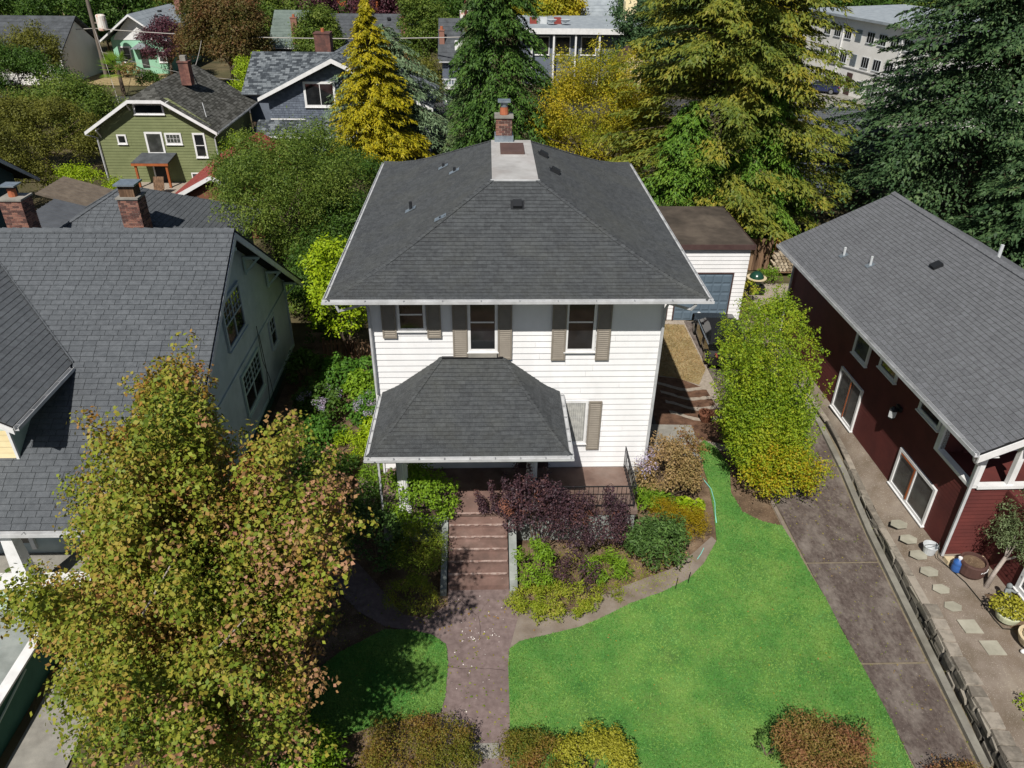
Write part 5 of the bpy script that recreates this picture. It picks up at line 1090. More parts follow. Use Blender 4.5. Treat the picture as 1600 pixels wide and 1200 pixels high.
# lower wing that steps back
put('wing_wall', MB().box(17.4, 23, -10.5, -3.46, .3, 2.9), REDS, R)
siding(R, (17.4, -3.46, 0), (0, -1, 0), .56, 2.88, 7.0, REDS, .135, .014)
window(R, (17.4, 0, 0), (0, -1, 0), 5.2, 6.6, 1.0, 2.2, TRIM, GLASS, .12, mull=[.5], rail=None, proud=.09)
def rz(x): return 4.6+(x-15.7)*2.15/4.35
for x, y, h in ((17.0, 7.7, .34), (17.35, 6.3, .36)):
    z = rz(x); put('vent_pipe', MB().tube([(x, y, z), (x, y, z+h)], .045, 8), GREYP, R)
    put('vent_flashing', MB().prism([(x-.15, y-.12, rz(x-.15)+.03), (x+.12, y-.12, rz(x+.12)+.03), (x+.12, y+.12, rz(x+.12)+.03), (x-.15, y+.12, rz(x-.15)+.03)], (0, 0, .012)), STEEL, R)
put('roof_vent', MB().ob((18.55, 4.4, rz(18.55)+.02), (.3, 0, .148), (0, .3, 0), (-.05, 0, .1)), BLACKP, R)
put('vent_pipe', MB().tube([(20.5, 4.2, 6.4), (20.5, 4.2, 7.0)], .06, 8), GREYP, R)
# ---------------------------------------------------------------- houses further back
def gable_house(name, label, x0, x1, y0, y1, ze, rise, axis, wm, rm, z0=0, oh=.5, tabs=None, under=FELT, trim=TRIM, sd=None, ex=.2, indiv=0):
    """a plain gabled block; axis 'y' puts the gable towards the camera, 'x' puts the roof slope towards it"""
    t = thing(name, label, 'house', ((x0+x1)/2, y0, z0)); mb = MB()
    if axis == 'y':
        xm = (x0+x1)/2; mb.prism([(x0, y0, z0), (x1, y0, z0), (x1, y0, ze), (xm, y0, ze+rise*(1-oh/((x1-x0)/2+oh))-.02), (x0, y0, ze)], (0, y1-y0, 0)); put('wall', mb, wm, t)
        run = (x1-x0)/2+oh; L = y1-y0+2*oh; zb = ze-rise*oh/run*.3
        fs = [((x0-oh, y1+oh, zb), (0, -1, 0)), ((x1+oh, y0-oh, zb), (0, 1, 0))]
        put('rake_board', MB().prism([(x0-oh, y0-oh-.03, zb-.2), (x0-oh, y0-oh-.03, zb), (xm, y0-oh-.03, zb+rise), (x1+oh, y0-oh-.03, zb), (x1+oh, y0-oh-.03, zb-.2), (xm, y0-oh-.03, zb+rise-.22)], (0, .05, 0)), trim, t)
        if sd: siding(t, (x0, y0, 0), UX, z0+.1, ze+rise*.95, x1-x0, wm, sd, .02, lo=lambda z: max(0, (z-ze)*run/rise), hi=lambda z: (x1-x0)-max(0, (z-ze)*run/rise))
    else:
        ym = (y0+y1)/2; mb.prism([(x0, y0, z0), (x0, y1, z0), (x0, y1, ze), (x0, ym, ze+rise*.93), (x0, y0, ze)], (x1-x0, 0, 0)); put('wall', mb, wm, t)
        run = (y1-y0)/2+oh; L = x1-x0+2*oh; zb = ze
        fs = [((x0-oh, y0-oh, zb), (1, 0, 0)), ((x1+oh, y1+oh, zb), (-1, 0, 0))]
        put('gutter', MB().box(x0-oh, x1+oh, y0-oh-.09, y0-oh, zb-.12, zb-.01), GUT, t)
        if sd: siding(t, (x0, y0, 0), UX, z0+.1, ze, x1-x0, wm, sd, .02)
    for k, (O, E) in enumerate(fs):
        if tabs: roof(t, O, E, run, rise, L, rm, under, tabs[0], tabs[1], seed=60+k, indiv=indiv if k == 0 else 0)
        else:
            E = Vector(E); N = Vector((-E.y, E.x, 0)); O = Vector(O); S_ = N*run+Vector((0, 0, rise)); up = E.cross(S_.normalized())*.1
            n = max(3, int(S_.length/.5))
            r_ = MB().ob(O-up, E*L, S_, up)
            for i in range(n): r_.ob(O+S_*(i/n)+up*.02, E*L, S_*(.96/n), up*(.9 if i % 2 else .8)*.35+up*1.0-up*.99)
            put('roof', r_, rm, t)
    return t
def vents(t, pts, mt=BLACKP):
    for x, y, z in pts: put('roof_vent', MB().box(x-.2, x+.2, y-.2, y+.2, z, z+.22), mt, t)
def plain_chimney(t, x, y, z0, z1, w=.6, mt=None, pot=True):
    c = put('chimney', MB().box(x-w/2, x+w/2, y-w/2, y+w/2, z0, z1).box(x-w/2-.05, x+w/2+.05, y-w/2-.05, y+w/2+.05, z1, z1+.1), mt or BRICK, t)
    if pot: put('flue', MB().lathe((x, y, z1+.1), [(.15, 0), (.15, .3)], 8), TERRA, c)

# olive-green house with a clipped gable
V = thing('olive_house', 'olive-green house with clipped gable, white windows and a small orange-posted porch', 'house', (-19.5, 35, 0))
gz = 3.6; gr = 3.0
def gh(z): return max(0.0, (z-gz)/.65-.45)
put('wall', MB().prism([(-23.5, 35.02, -.3), (-15.6, 35.02, -.3), (-15.6, 35.02, 3.75), (-18.5, 35.02, 5.45), (-20.7, 35.02, 5.45), (-23.5, 35.02, 3.75)], (0, 9, 0)), OLIVE, V)
siding(V, (-23.5, 35.02, 0), UX, -.2, 5.7, 7.9, OLIVE, .2, .025, lo=lambda z: max(0, (z-3.9)*1.45), hi=lambda z: 7.9-max(0, (z-3.9)*1.45), indiv=True)
SL = .62
jl = lambda d: 0.0
roof(V, (-24.05, 45, 3.6), (0, -1, 0), 4.45, 4.45*SL, 10.6, SH_G, FELT, .36, .2, lo=lambda d: 0, hi=lambda d: 10.6-max(0, (d-3.35)*1.9), seed=51, indiv=100)
roof(V, (-15.15, 34.4, 3.6), (0, 1, 0), 4.45, 4.45*SL, 10.6, SH_G, FELT, .36, .2, lo=lambda d: max(0, (d-3.35)*1.9), hi=lambda d: 10.6, seed=52, indiv=200)
roof(V, (-20.7, 34.4, 3.6+3.35*SL), (1, 0, 0), 2.1, .68, 2.2, SH_G, FELT, .36, .2, lo=lambda d: d*.52, hi=lambda d: 2.2-d*.52, seed=53)
put('rake_board', MB().prism([(-24.05, 34.36, 3.38), (-24.05, 34.36, 3.6), (-20.7, 34.36, 5.68), (-20.7, 34.36, 5.45)], (0, .05, 0)).prism([(-15.15, 34.36, 3.38), (-15.15, 34.36, 3.6), (-18.5, 34.36, 5.68), (-18.5, 34.36, 5.45)], (0, .05, 0)).box(-20.7, -18.5, 34.36, 34.41, 5.46, 5.67), TRIM, V)
for x, z in ((-20.9, 5.0), (-18.2, 5.0), (-23.3, 3.2)): put('eave_bracket', MB().tube([(x, 35.0, z-.1), (x, 34.5, z+.45)], .05, 4).tube([(x, 35.0, z+.5), (x, 34.45, z+.5)], .05, 4), TRIM, V)
VO = (0, 35.0, 0)
window(V, VO, UX, -20.55, -18.75, 4.75, 5.25, TRIM, GLASS, .12, rail=None, proud=.06)
window(V, VO, UX, -22.15, -21.7, 2.75, 3.2, TRIM, GLASS, .1, rail=None, proud=.06)
window(V, VO, UX, -20.2, -19.25, 2.1, 3.35, TRIM, GLASSG, .13, rail=None, proud=.06)
window(V, VO, UX, -18.85, -17.95, 2.75, 3.3, TRIM, GLASSG, .12, rail=None, grid=(4, 2), proud=.06)
window(V, VO, UX, -16.95, -16.35, 1.85, 3.3, TRIM, GLASS, .12, rail=.5, proud=.06)
window(V, VO, UX, -17.6, -16.4, -.1, .6, TRIM, GLASSG, .08, mull=[.5], rail=None, proud=.05)
put('porch_roof', MB().prism([(-21.1, 33.6, 1.65), (-18.6, 33.6, 1.65), (-18.4, 35.0, 2.0), (-20.8, 35.0, 2.0)], (0, 0, .07)), FARROOF, V)
put('porch_fascia', MB().box(-21.1, -18.6, 33.55, 33.6, 1.52, 1.68), WOODO, V)
for x in (-20.95, -18.85): put('porch_post', MB().box(x, x+.14, 33.65, 33.79, -.1, 1.6), WOODO, V); put('post_foot', MB().box(x-.06, x+.2, 33.6, 33.85, -.15, .0), CONC, V)
put('door', MB().box(-20.15, -19.35, 34.96, 35.0, -.15, 1.35), BLACKP, V); put('door_frame', MB().box(-20.25, -20.15, 34.93, 34.99, -.15, 1.45).box(-19.35, -19.25, 34.93, 34.99, -.15, 1.45).box(-20.15, -19.35, 34.93, 34.99, 1.35, 1.45), TRIM, V)
pipe(V, [(-24, 34.4, 3.4), (-23.55, 34.9, 3.1), (-23.52, 34.9, -.1)], GUT, .06); pipe(V, [(-15.2, 34.4, 3.4), (-15.55, 34.9, 3.1), (-15.55, 34.9, 0)], GUT, .05)
gutter(V, (-15.03, 34.4, 3.48), (-15.03, 45, 3.48), GUT, (-1, 0, 0), .1, .1, 0)
plain_chimney(V, -18.3, 39.5, 5.8, 7.3, .7, BRICK, False); put('chimney_cap', MB().box(-18.5, -18.1, 39.3, 39.7, 7.4, 7.75), CONC, V)
pipe(V, [(-16.2, 36.0, 4.1), (-16.35, 36.1, 5.2)], GREYP, .03, 'vent_pipe')

# slate-blue shingled house
Bl = thing('blue_shingle_house', 'slate-blue shingled house with a white-trimmed gable behind the golden conifer', 'house', (-9, 43, 0))
put('wall', MB().prism([(-13.7, 43, 2.0), (-3.0, 43, 2.0), (-3.0, 43, 4.4), (-8.4, 43, 7.05), (-13.7, 43, 4.5)], (0, 9, 0)).box(-14.6, -1.2, 41.8, 52, -.2, 1.72), BLUES, Bl)
st_ = MB(); rn = random.Random(4)
z = 2.75; rowi = 0
bl_tabs = []
while z < 6.6:
    l = -13.7+max(0, (z-4.4)/.475); r = -3.0-max(0, (z-4.4)/.475); x = l-rn.random()*.2
    while x < min(r, -6.0):
        w_ = rn.uniform(.2, .3); a, b = max(x, l), min(x+w_-.015, r)
        if b > a: st_.add([(a, 43-.0, z), (b, 43-.0, z), (b, 42.996, z+.17), (a, 42.996, z+.17), (a, 42.97, z), (b, 42.97, z), (b, 42.99, z+.17), (a, 42.99, z+.17)], [(4,5,6,7),(0,1,5,4),(1,2,6,5),(3,0,4,7)])
        x += w_
    z += .18
put('shakes', st_, BLUES, Bl, kind='stuff')
roof(Bl, (-14.3, 52, 4.35), (0, -1, 0), 5.9, 2.8, 9.7, SH_B, FELT, .36, .24, seed=61)
roof(Bl, (-.9, 42.3, 3.65), (0, 1, 0), 7.5, 3.5, 9.7, SH_B, FELT, .36, .24, seed=62)
put('rake_board', MB().prism([(-14.3, 42.25, 4.1), (-14.3, 42.25, 4.37), (-8.4, 42.25, 7.2), (-.9, 42.25, 3.65), (-.9, 42.25, 3.4), (-8.4, 42.25, 6.88)], (0, .06, 0)), TRIM, Bl)
window(Bl, (0, 42.97, 0), UX, -10.7, -8.6, 3.75, 5.3, TRIM, GLASS, .17, mull=[.52], rail=None, proud=.08)
roof(Bl, (-15.2, 41.2, 1.75), (1, 0, 0), 1.85, .85, 14, SH_B, FELT, .36, .24, seed=63, lo=lambda d: d*.3)
put('skirt_gutter', MB().box(-15.2, -1.2, 41.08, 41.2, 1.63, 1.75), TRIM, Bl)
roof(Bl, (-16.2, 44.5, 4.2), (1, 0, 0), 5.0, 2.5, 9, SH_B, FELT, .36, .24, seed=64)
put('upper_wall', MB().box(-15.8, -7, 45, 53, 2, 4.2), BLUES, Bl)
put('wall_trim', MB().box(-13.7, -11, 42.93, 42.96, 2.62, 2.72), TRIM, Bl)
pipe(Bl, [(-14.0, 41.3, 1.7), (-13.9, 41.8, 1.3), (-13.9, 41.8, -.1)], TRIM, .07)
plain_chimney(Bl, -10.4, 50.5, 6.2, 8.0, 1.3, BRICK, True)

M6 = gable_house('mint_house', 'small mint-green and white gabled house with pale roof beside the utility pole', -41.3, -35.2, 80, 92, 3.9, 2.9, 'y', MINTB, FARGREY, oh=1.0)
put('gable_panel', MB().prism([(-41.0, 79.95, 3.75), (-35.4, 79.95, 3.75), (-35.9, 79.95, 4.3), (-38.3, 79.95, 6.5), (-40.6, 79.95, 4.3)], (0, .04, 0)), TRIM, M6)
window(M6, (0, 79.98, 0), UX, -40.4, -39.4, 1.4, 2.9, TRIM, GLASSG, .15, proud=.06)
window(M6, (0, 79.98, 0), UX, -36.0, -35.3, 1.4, 2.4, TRIM, GLASSG, .15, proud=.06)
put('door', MB().box(-38.2, -37.4, 79.93, 79.98, .7, 2.7), GLASSG, M6); put('door_hood', MB().prism([(-38.9, 79, 2.85), (-36.7, 79, 2.85), (-37.8, 79, 3.5)], (0, 1, 0)), FARGREY, M6)
for k in range(5): put('step', MB().box(-38.5, -37.1, 78.9-.3*k, 79.2-.3*k, 0, .6-.13*k), CONC, M6)
vents(M6, [(-36.6, 83, 5.9), (-37.2, 86, 6.2)]); plain_chimney(M6, -36.2, 90, 5.6, 7.6, .7)
T7 = gable_house('dark_roof_house', 'cream house with a broad dark roof in the top left corner', -56, -43.6, 72, 81, 3.6, 3.0, 'x', PALEW, FARROOF, oh=.6)
window(T7, (0, 71.98, 0), UX, -46.2, -45.4, 1.4, 3.0, TRIM, GLASS, .12); window(T7, (0, 71.98, 0), UX, -44.6, -44.0, 1.4, 3.0, TRIM, GLASS, .12)
sd_ = put('satellite_dish', MB().lathe((-44.4, 71.2, 4.1), [(.02, 0), (.3, .05), (.42, .13)], 14), GREYP, T7)
D8 = gable_house('grey_green_house', 'grey-green gabled house with a brick chimney beyond the blue house', -21.4, -17.9, 76, 86, 3.6, 3.4, 'x', FARROOF, mat('grey_green_roof', [S('#5c6862'), S('#6d7973')], .9, 2, .01, 10, dirt=S('#4a544f')), oh=.4)
plain_chimney(D8, -18.6, 76.4, 3.5, 6.6, .7); put('rake_board', MB().prism([(-17.5, 75.6, 3.5), (-17.5, 81, 7.0), (-17.5, 86.4, 3.5), (-17.5, 86.4, 3.3), (-17.5, 81, 6.75), (-17.5, 75.6, 3.3)], (.06, 0, 0)), BLUES, D8)
D9 = gable_house('wide_dark_house', 'wide dark-roofed house behind the golden conifer with a brick chimney at its right end', -15.0, -6.6, 79, 87, 3.4, 3.1, 'x', BLUES, FARROOF, oh=.6)
plain_chimney(D9, -6.5, 79.6, 3.2, 6.4, .7); vents(D9, [(-12, 82, 6.0), (-8.5, 82, 6.0), (-10.5, 83, 6.5)])
put('rake_board', MB().prism([(-5.95, 78.4, 3.1), (-5.95, 78.4, 3.4), (-5.95, 83, 6.5), (-5.95, 87.6, 3.4), (-5.95, 87.6, 3.1), (-5.95, 83, 6.2)], (.06, 0, 0)), TRIM, D9)
P10 = gable_house('balcony_house', 'narrow dark-roofed house with blue-grey balcony beside the brown pole', -1.2, 3.4, 62.6, 70, 4.2, 3.5, 'x', BLUES, FARROOF, oh=.4)
put('balcony', MB().box(-1.2, 1.2, 61.2, 62.58, 1.75, 1.95), TRIM, P10)
bal = MB()
for k in range(9): bal.box(-1.15+k*.28, -1.05+k*.28, 61.22, 61.3, 1.95, 2.6)
bal.box(-1.2, 1.2, 61.2, 61.32, 2.6, 2.72); put('balcony_railing', bal, GREYP, P10)
window(P10, (0, 62.58, 0), UX, -.5, .4, 2.6, 3.8, BLUES, GLASS, .12, mull=[.5]); window(P10, (0, 62.58, 0), UX, -.9, .7, .4, 1.5, TRIM, GLASS, .1, mull=[.33, .66])
put('dormer', MB().box(.1, 1.3, 63.2, 65, 4.9, 5.9), TRIM, P10); plain_chimney(P10, -1.2, 64, 4.8, 6.8, .5)
put('vent_drum', MB().lathe((1.0, 67.0, 7.0), [(.45, 0), (.45, 1.3), (.5, 1.35)], 14), RUST, P10, label='white drum with orange rust on the roof')
F11 = thing('flat_roof_building', 'long low flat-roofed building with white fascia and rooftop dishes, top centre', 'building', (12, 75, 0))
put('wall', MB().box(7.5, 22.5, 75, 88, 0, 5.6), BLUES, F11); put('roof', MB().box(7, 23, 73.8, 89, 5.6, 5.95), FARGREY, F11)
put('fascia', MB().box(6.9, 23.1, 73.7, 73.8, 5.45, 6.05), TRIM, F11)
for x in (8.3, 10.8, 13.3, 16, 19): put('post', MB().box(x, x+.2, 73.9, 74.1, 0, 5.45), TRIM, F11)
for x in (8.8, 11.2, 14.2): window(F11, (0, 74.98, 0), UX, x, x+1.6, 3.2, 5.0, TRIM, GLASS, .1, rail=None)
rn = random.Random(3)
for k, x in enumerate((8.8, 10.0, 10.9, 11.7, 12.5)):
    if k in (2, 4): put('satellite_dish', MB().lathe((x, 78, 6.2), [(.05, 0), (.45, .15), (.6, .35)], 12), GREYP, F11)
    else: put('roof_unit', MB().box(x-.4, x+.4, 79, 80, 5.95, 6.6), REDROOF if k != 1 else GREYP, F11)
G12 = gable_house('blue_grey_house', 'tall blue-grey house with a steep roof behind the flat-roofed building', 15.4, 22, 92, 102, 5.0, 5.4, 'x', BLUES, FARGREY, oh=.4)
put('cupola', MB().prism([(20.4, 84, 5.9), (21.8, 84, 5.9), (21.8, 84, 8.0), (21.1, 84, 8.8), (20.4, 84, 8.0)], (0, 1.5, 0)), CREAM, G12)
SR = thing('small_brown_gable', 'small brown-roofed gable peeking over the yellow-green tree', 'shed', (17.2, 60, 0))
put('roof', MB().prism([(15.6, 58, 4.4), (17.2, 58, 5.9), (18.3, 58, 5.1), (17.3, 58, 5.75)], (0, 4, 0)), BROWNTRIM, SR); put('wall', MB().prism([(15.8, 58.2, 0), (18.2, 58.2, 0), (18.2, 58.2, 5.0), (17.2, 58.2, 5.75), (15.8, 58.2, 4.5)], (0, 3.5, 0)), CREAM, SR)
# pale three-storey apartment block
A = thing('apartment_block', 'pale three-storey apartment block with dark windows between the big conifers, top right', 'building', (43.2, 71, 0))
A.rotation_euler = (0, 0, math.radians(-79)); AX, AY = 43.2, 71.0
put('wall', MB().box(AX-8, AX+20, AY, AY+12, -1, 7.6), PALEW, A)
put('roof', MB().prism([(AX-8.8, AY-.6, 7.6), (AX+20.8, AY-.6, 7.6), (AX+20.8, AY+13, 7.9), (AX-8.8, AY+13, 7.9)], (0, 0, .25)), FARGREY, A)
for fl in range(3):
    z = .7+2.45*fl
    for k in range(10):
        x = AX-4.6+k*2.0
        if fl == 0 and k == 3: put('door', MB().box(x, x+1.0, AY-.06, AY, -.4, 2.3), BROWNTRIM, A); continue
        if k == 3: put('vent_panel', MB().box(x, x+1.0, AY-.05, AY, z-.1, z+1.05), STEEL, A); continue
        window(A, (0, AY, 0), UX, x, x+1.2, z, z+1.0, GREYP, GLASS, .05, mull=[.33, .66], rail=None, proud=.05)
for x in (AX-.95, AX+9.1): put('downspout', MB().box(x, x+.14, AY-.16, AY-.02, -.8, 7.5), TRIM, A)
put('pipe_run', MB().box(AX-2.6, AX+12, AY-.1, AY-.03, 2.75, 2.87), TRIM, A)
N14 = gable_house('low_grey_roof_house', 'low plain grey-shingled roof between the cedar and the dark fir', 24.5, 31, 32.6, 42, 3.0, 1.9, 'x', BLUES, SH_L, oh=.5, tabs=(.36, .24))
c = thing('parked_car', 'dark blue parked car beside the pale apartment block', 'car', (41.0, 70.5, 0))
def car_shape(t, M, body, roofm, L=4.4, W=1.78, soft=False, glass=GLASS):
    """side profile swept across the width with tumblehome"""
    prof = [(-.5, .32), (-.495, .62), (-.44, .78), (-.22, .90), (-.10, 1.27), (.06, 1.37), (.22, 1.33), (.36, .98), (.47, .92), (.5, .70), (.5, .32)]
    lowp = [(-.5, .32), (-.495, .62), (-.44, .80), (-.22, .90), (.36, .98), (.47, .92), (.5, .70), (.5, .32)]
    mb = MB(); W2 = W/2; rows = []
    for y, k in ((-W2+.06, .94), (-W2, 1), (-W2*.5, 1), (0, 1), (W2*.5, 1), (W2, 1), (W2-.06, .94)):
        rows.append([M @ Vector((x*L*(1-.03*abs(y/W2)**3), y, z if k == 1 else z*k+.02)) for x, z in lowp])
    n = len(lowp); vs = [p for r_ in rows for p in r_]
    fs = [(i*n+j, i*n+j+1, (i+1)*n+j+1, (i+1)*n+j) for i in range(len(rows)-1) for j in range(n-1)]+[tuple(range(n)), tuple(range(len(vs)-n, len(vs)))[::-1]]
    mb.add(vs, fs); put('body', mb, body, t)
    cab = [(-.215, .9), (-.10, 1.27), (.06, 1.37), (.22, 1.33), (.355, .98)]
    def strip(idx, mtl, nm, e=0.0):
        a, b = cab[idx], cab[idx+1]; w = lambda z: W2-.06-(z-.9)*.42
        put(nm, MB().add([M @ Vector((a[0]*L, -w(a[1]), a[1]+e)), M @ Vector((a[0]*L, w(a[1]), a[1]+e)), M @ Vector((b[0]*L, w(b[1]), b[1]+e)), M @ Vector((b[0]*L, -w(b[1]), b[1]+e))], [(0, 1, 2, 3)]), mtl, t)
    strip(0, glass, 'windscreen'); strip(1, roofm, 'roof'); strip(2, roofm, 'roof'); strip(3, roofm if soft else glass, 'rear_window')
    for s in (-1, 1):
        w = lambda z: s*(W2-.06-(z-.9)*.42)
        put('side_window', MB().add([M @ Vector((x*L, w(z), z)) for x, z in [(-.215, .9), (-.10, 1.27), (.06, 1.37), (.22, 1.33), (.355, .93)]], [(0, 1, 2, 3, 4)]), glass, t)
        put('door', MB().add([M @ Vector((x*L, s*(W2+.004), z)) for x, z in [(-.18, .34), (.1, .34), (.12, .84), (-.18, .84)]], [(0, 1, 2, 3)]), body, t)
        put('window_trim', MB().tube([M @ Vector((-.215*L, s*(W2-.03), .915)), M @ Vector((.36*L, s*(W2-.04), .97))], .018, 4), STEEL, t)
        put('mirror', MB().ell(M @ Vector((-.17*L, s*(W2+.1), .97)), (.07, .1, .06), 8, 5), body, t)
        for x in (-.31, .32):
            cc = M @ Vector((x*L, s*(W2-.09), .32)); ax = (M.to_3x3() @ Vector((0, s, 0))).normalized()
            wh = put('wheel', MB().tube([cc-ax*.1, cc+ax*.1], .32, 18), TYRE, t)
            put('rim', MB().tube([cc+ax*.09, cc+ax*.11], .21, 10), RIMM, wh)
        put('headlight', MB().ell(M @ Vector((-.475*L, s*(W2-.3), .66)), (.1, .17, .09), 8, 5), GREYP, t); put('tail_light', MB().ell(M @ Vector((.492*L, s*(W2-.28), .78)), (.05, .2, .08), 8, 5), REDROOF, t)
BLUECAR = mat('car_blue', S('#15204a'), .25, spec=.6, coat=.6)
car_shape(c, Matrix.Translation((41.0, 70.5, 0)) @ Matrix.Rotation(math.radians(-30), 4, 'Z'), BLUECAR, BLUECAR)

sh_ = thing('red_roof_shed', 'brown shed with a rusty red metal roof behind the bungalow', 'shed', (-14, 27, 0))
put('roof', MB().prism([(-14.9, 23.4, 2.3), (-12.2, 23.4, 3.7), (-12.2, 34, 3.7), (-14.9, 34, 2.3)], (0, 0, .06)).prism([(-12.2, 23.4, 3.7), (-9.5, 23.4, 2.3), (-9.5, 34, 2.3), (-12.2, 34, 3.7)], (0, 0, .06)), REDROOF, sh_)
put('wall', MB().prism([(-14.6, 23.7, 0), (-9.8, 23.7, 0), (-9.8, 23.7, 2.35), (-12.2, 23.7, 3.6), (-14.6, 23.7, 2.35)], (0, 10, 0)), BRWALL, sh_)
put('rake_board', MB().prism([(-14.95, 23.34, 2.1), (-14.95, 23.34, 2.36), (-12.2, 23.34, 3.78), (-9.45, 23.34, 2.36), (-9.45, 23.34, 2.1), (-12.2, 23.34, 3.55)], (0, .05, 0)), TRIM, sh_)
for k in range(8): put('batten', MB().box(-14.4+k*.6, -14.36+k*.6, 23.67, 23.7, .05, 2.3+min(k, 7-k)*.3), BRWALL, sh_)

# poles and wires
def pole(name, label, x, y, h, mt, r=.15, lean=0):
    t = thing(name, label, 'pole', (x, y, 0)); put('shaft', MB().tube([(x, y, -.2), (x+lean, y, h)], [r*1.15, r*.85], 10), mt, t); return t
p1 = pole('utility_pole', 'weathered grey utility pole beside the mint house', -41.5, 77, 12.5, POLEM, .2)
put('transformer', MB().lathe((-40.5, 77, 5.1), [(.5, 0), (.52, .1), (.52, 1.5), (.4, 1.65)], 14), RUST, p1); put('cross_bracket', MB().box(-41.3, -40.8, 76.9, 77.1, 5.8, 5.95), POLEM, p1)
put('cross_arm', MB().box(-43, -40, 76.85, 77, 10.3, 10.5), POLEM, p1)
p2 = pole('utility_pole', 'slim red-brown utility pole in front of the balcony house', 1.35, 60, 14, POLER, .15)
put('cross_arm', MB().box(0, 2.7, 59.85, 60, 12.3, 12.45), POLER, p2)
def wire(label, P, Q, sag, r=.025):
    P, Q = Vector(P), Vector(Q); pts = [P.lerp(Q, i/14)-Vector((0, 0, sag*4*(i/14)*(1-i/14))) for i in range(15)]
    single('overhead_cable', MB().tube(pts, r, 4), WIREM, label, 'cable', tuple(P), smooth=True)
wire('thick pale cable running from the left edge to the grey utility pole', (-70, 77, 4.9), (-41.5, 77, 5.3), .35, .06)
wire('long thick pale cable strung from the grey pole across to the brown pole', (-41.5, 77, 5.3), (1.35, 60, 6.7), .5, .055)
wire('thin service wire dropping from the thick cable to the olive house roof', (-27.5, 71.2, 5.3), (-18.2, 40, 6.2), .3, .03)
wire('thin slack wire crossing in front of the mint house', (-41.5, 77, 2.9), (-20, 58, 3.0), .5, .02)
wire('thin guy wire slanting down from the grey pole to the left hedge', (-41.5, 77, 5.3), (-33, 60, .5), .0, .03)
# ---------------------------------------------------------------- car and small things
c = thing('parked_car', 'black soft-top car parked in front of the garage behind the yellow-green tree', 'car', (13.45, 10.1, 0))
car_shape(c, Matrix.Translation((13.5, 10.0, 0)) @ Matrix.Rotation(math.radians(-94), 4, 'Z'), CARP, CLOTH, 4.3, 1.76, soft=True)
def fence(name, label, P, Q, h, mt, w=.14, gap=.012, z=0, rails=True, post=2.4, jit=.02, cat='fence', pick=False):
    P, Q = Vector(P), Vector(Q); t = thing(name, label, cat, tuple(P)); d = Q-P; U = d.normalized(); n = int(d.length/w); N = Vector((U.y, -U.x, 0)); rn = random.Random(n)
    me = MB().ob((0, 0, 0), U*(w-gap-(w*.35 if pick else 0)), N*.02, (0, 0, h)).mesh('fence_board'); me.materials.append(mt)
    for k in range(min(n, 300)): inst('fence_board', me, t, Matrix.Translation(P+U*(k*w)+Vector((0, 0, z+rn.uniform(-jit, jit)))))
    m_ = MB()
    for zz in (.25, .8): m_.ob(P-N*.05+Vector((0, 0, z+h*zz)), d, N*.04, Vector((0, 0, .07)))
    put('rail', m_, mt, t)
    k = 0
    while k*post <= d.length: put('post', MB().ob(P+U*(k*post)-N*.14+Vector((0, 0, z)), U*.09, N*.09, Vector((0, 0, h+.08))), mt, t); k += 1
    return t
fence('wooden_fence', 'dark brown board fence in shade behind the garage yard', (15.4, 18.6, 0), (18.7, 18.9, 0), 1.8, WOODB)
fence('wooden_fence', 'sunlit golden board fence panel behind the log pile', (18.75, 18.9, 0), (20.8, 18.9, 0), 1.7, WOODG)
fence('picket_fence', 'short weathered picket fence between the teal and white houses', (-3.6, 8.8, 0), (-1.2, 8.9, 0), 1.1, WOODB, .16, pick=True)
fence('wooden_fence', 'weathered board fence along the back of the white house lot', (-4, 22, 0), (11, 22.5, 0), 1.7, WOODB)
rn = random.Random(6)
lp = thing('log_pile', 'stack of split firewood against the golden fence', 'firewood', (19.3, 18.3, .3))
for r in range(6):
    for k in range(9):
        x = 18.5+k*.2+(r % 2)*.1; z = .38+r*.17; a = rn.uniform(0, 3)
        pts = [(x+.1*math.cos(a+q*2*math.pi/5)*rn.uniform(.8, 1.05), 17.9, z+.09*math.sin(a+q*2*math.pi/5)) for q in range(5)]
        put('log', MB().prism(pts, (0, .5, 0)), LOGS, lp)
put('rack', MB().box(18.3, 20.4, 17.95, 18.35, .2, .27), WOODB, lp)
k_ = thing('ceramic_grill', 'dark green egg-shaped grill with a pale ring beside the garage', 'grill', (16.9, 15.9, .1))
put('stand', MB().box(16.5, 17.3, 15.5, 16.3, .1, .45), IRON, k_); put('bowl', MB().ell((16.9, 15.9, .75), (.38, .38, .42), 16, 10), GREENE, k_, smooth=True)
put('rim_shelf', MB().lathe((16.9, 15.9, .8), [(.36, 0), (.5, .0), (.5, .04), (.36, .04)], 18), POTC, k_)
ch_ = thing('patio_chair', 'dark metal patio chair on the rear patio by the corner of the red house', 'chair', (16.7, 12.4, 0))
put('seat', MB().box(16.45, 16.95, 12.2, 12.7, .42, .46), IRON, ch_); put('backrest', MB().ob((16.92, 12.2, .46), (.04, 0, 0), (0, .5, 0), (.14, 0, .6)), IRON, ch_)
for x in (16.47, 16.91):
    for y in (12.22, 12.66): put('leg', MB().box(x, x+.03, y, y+.03, 0, .42), IRON, ch_)
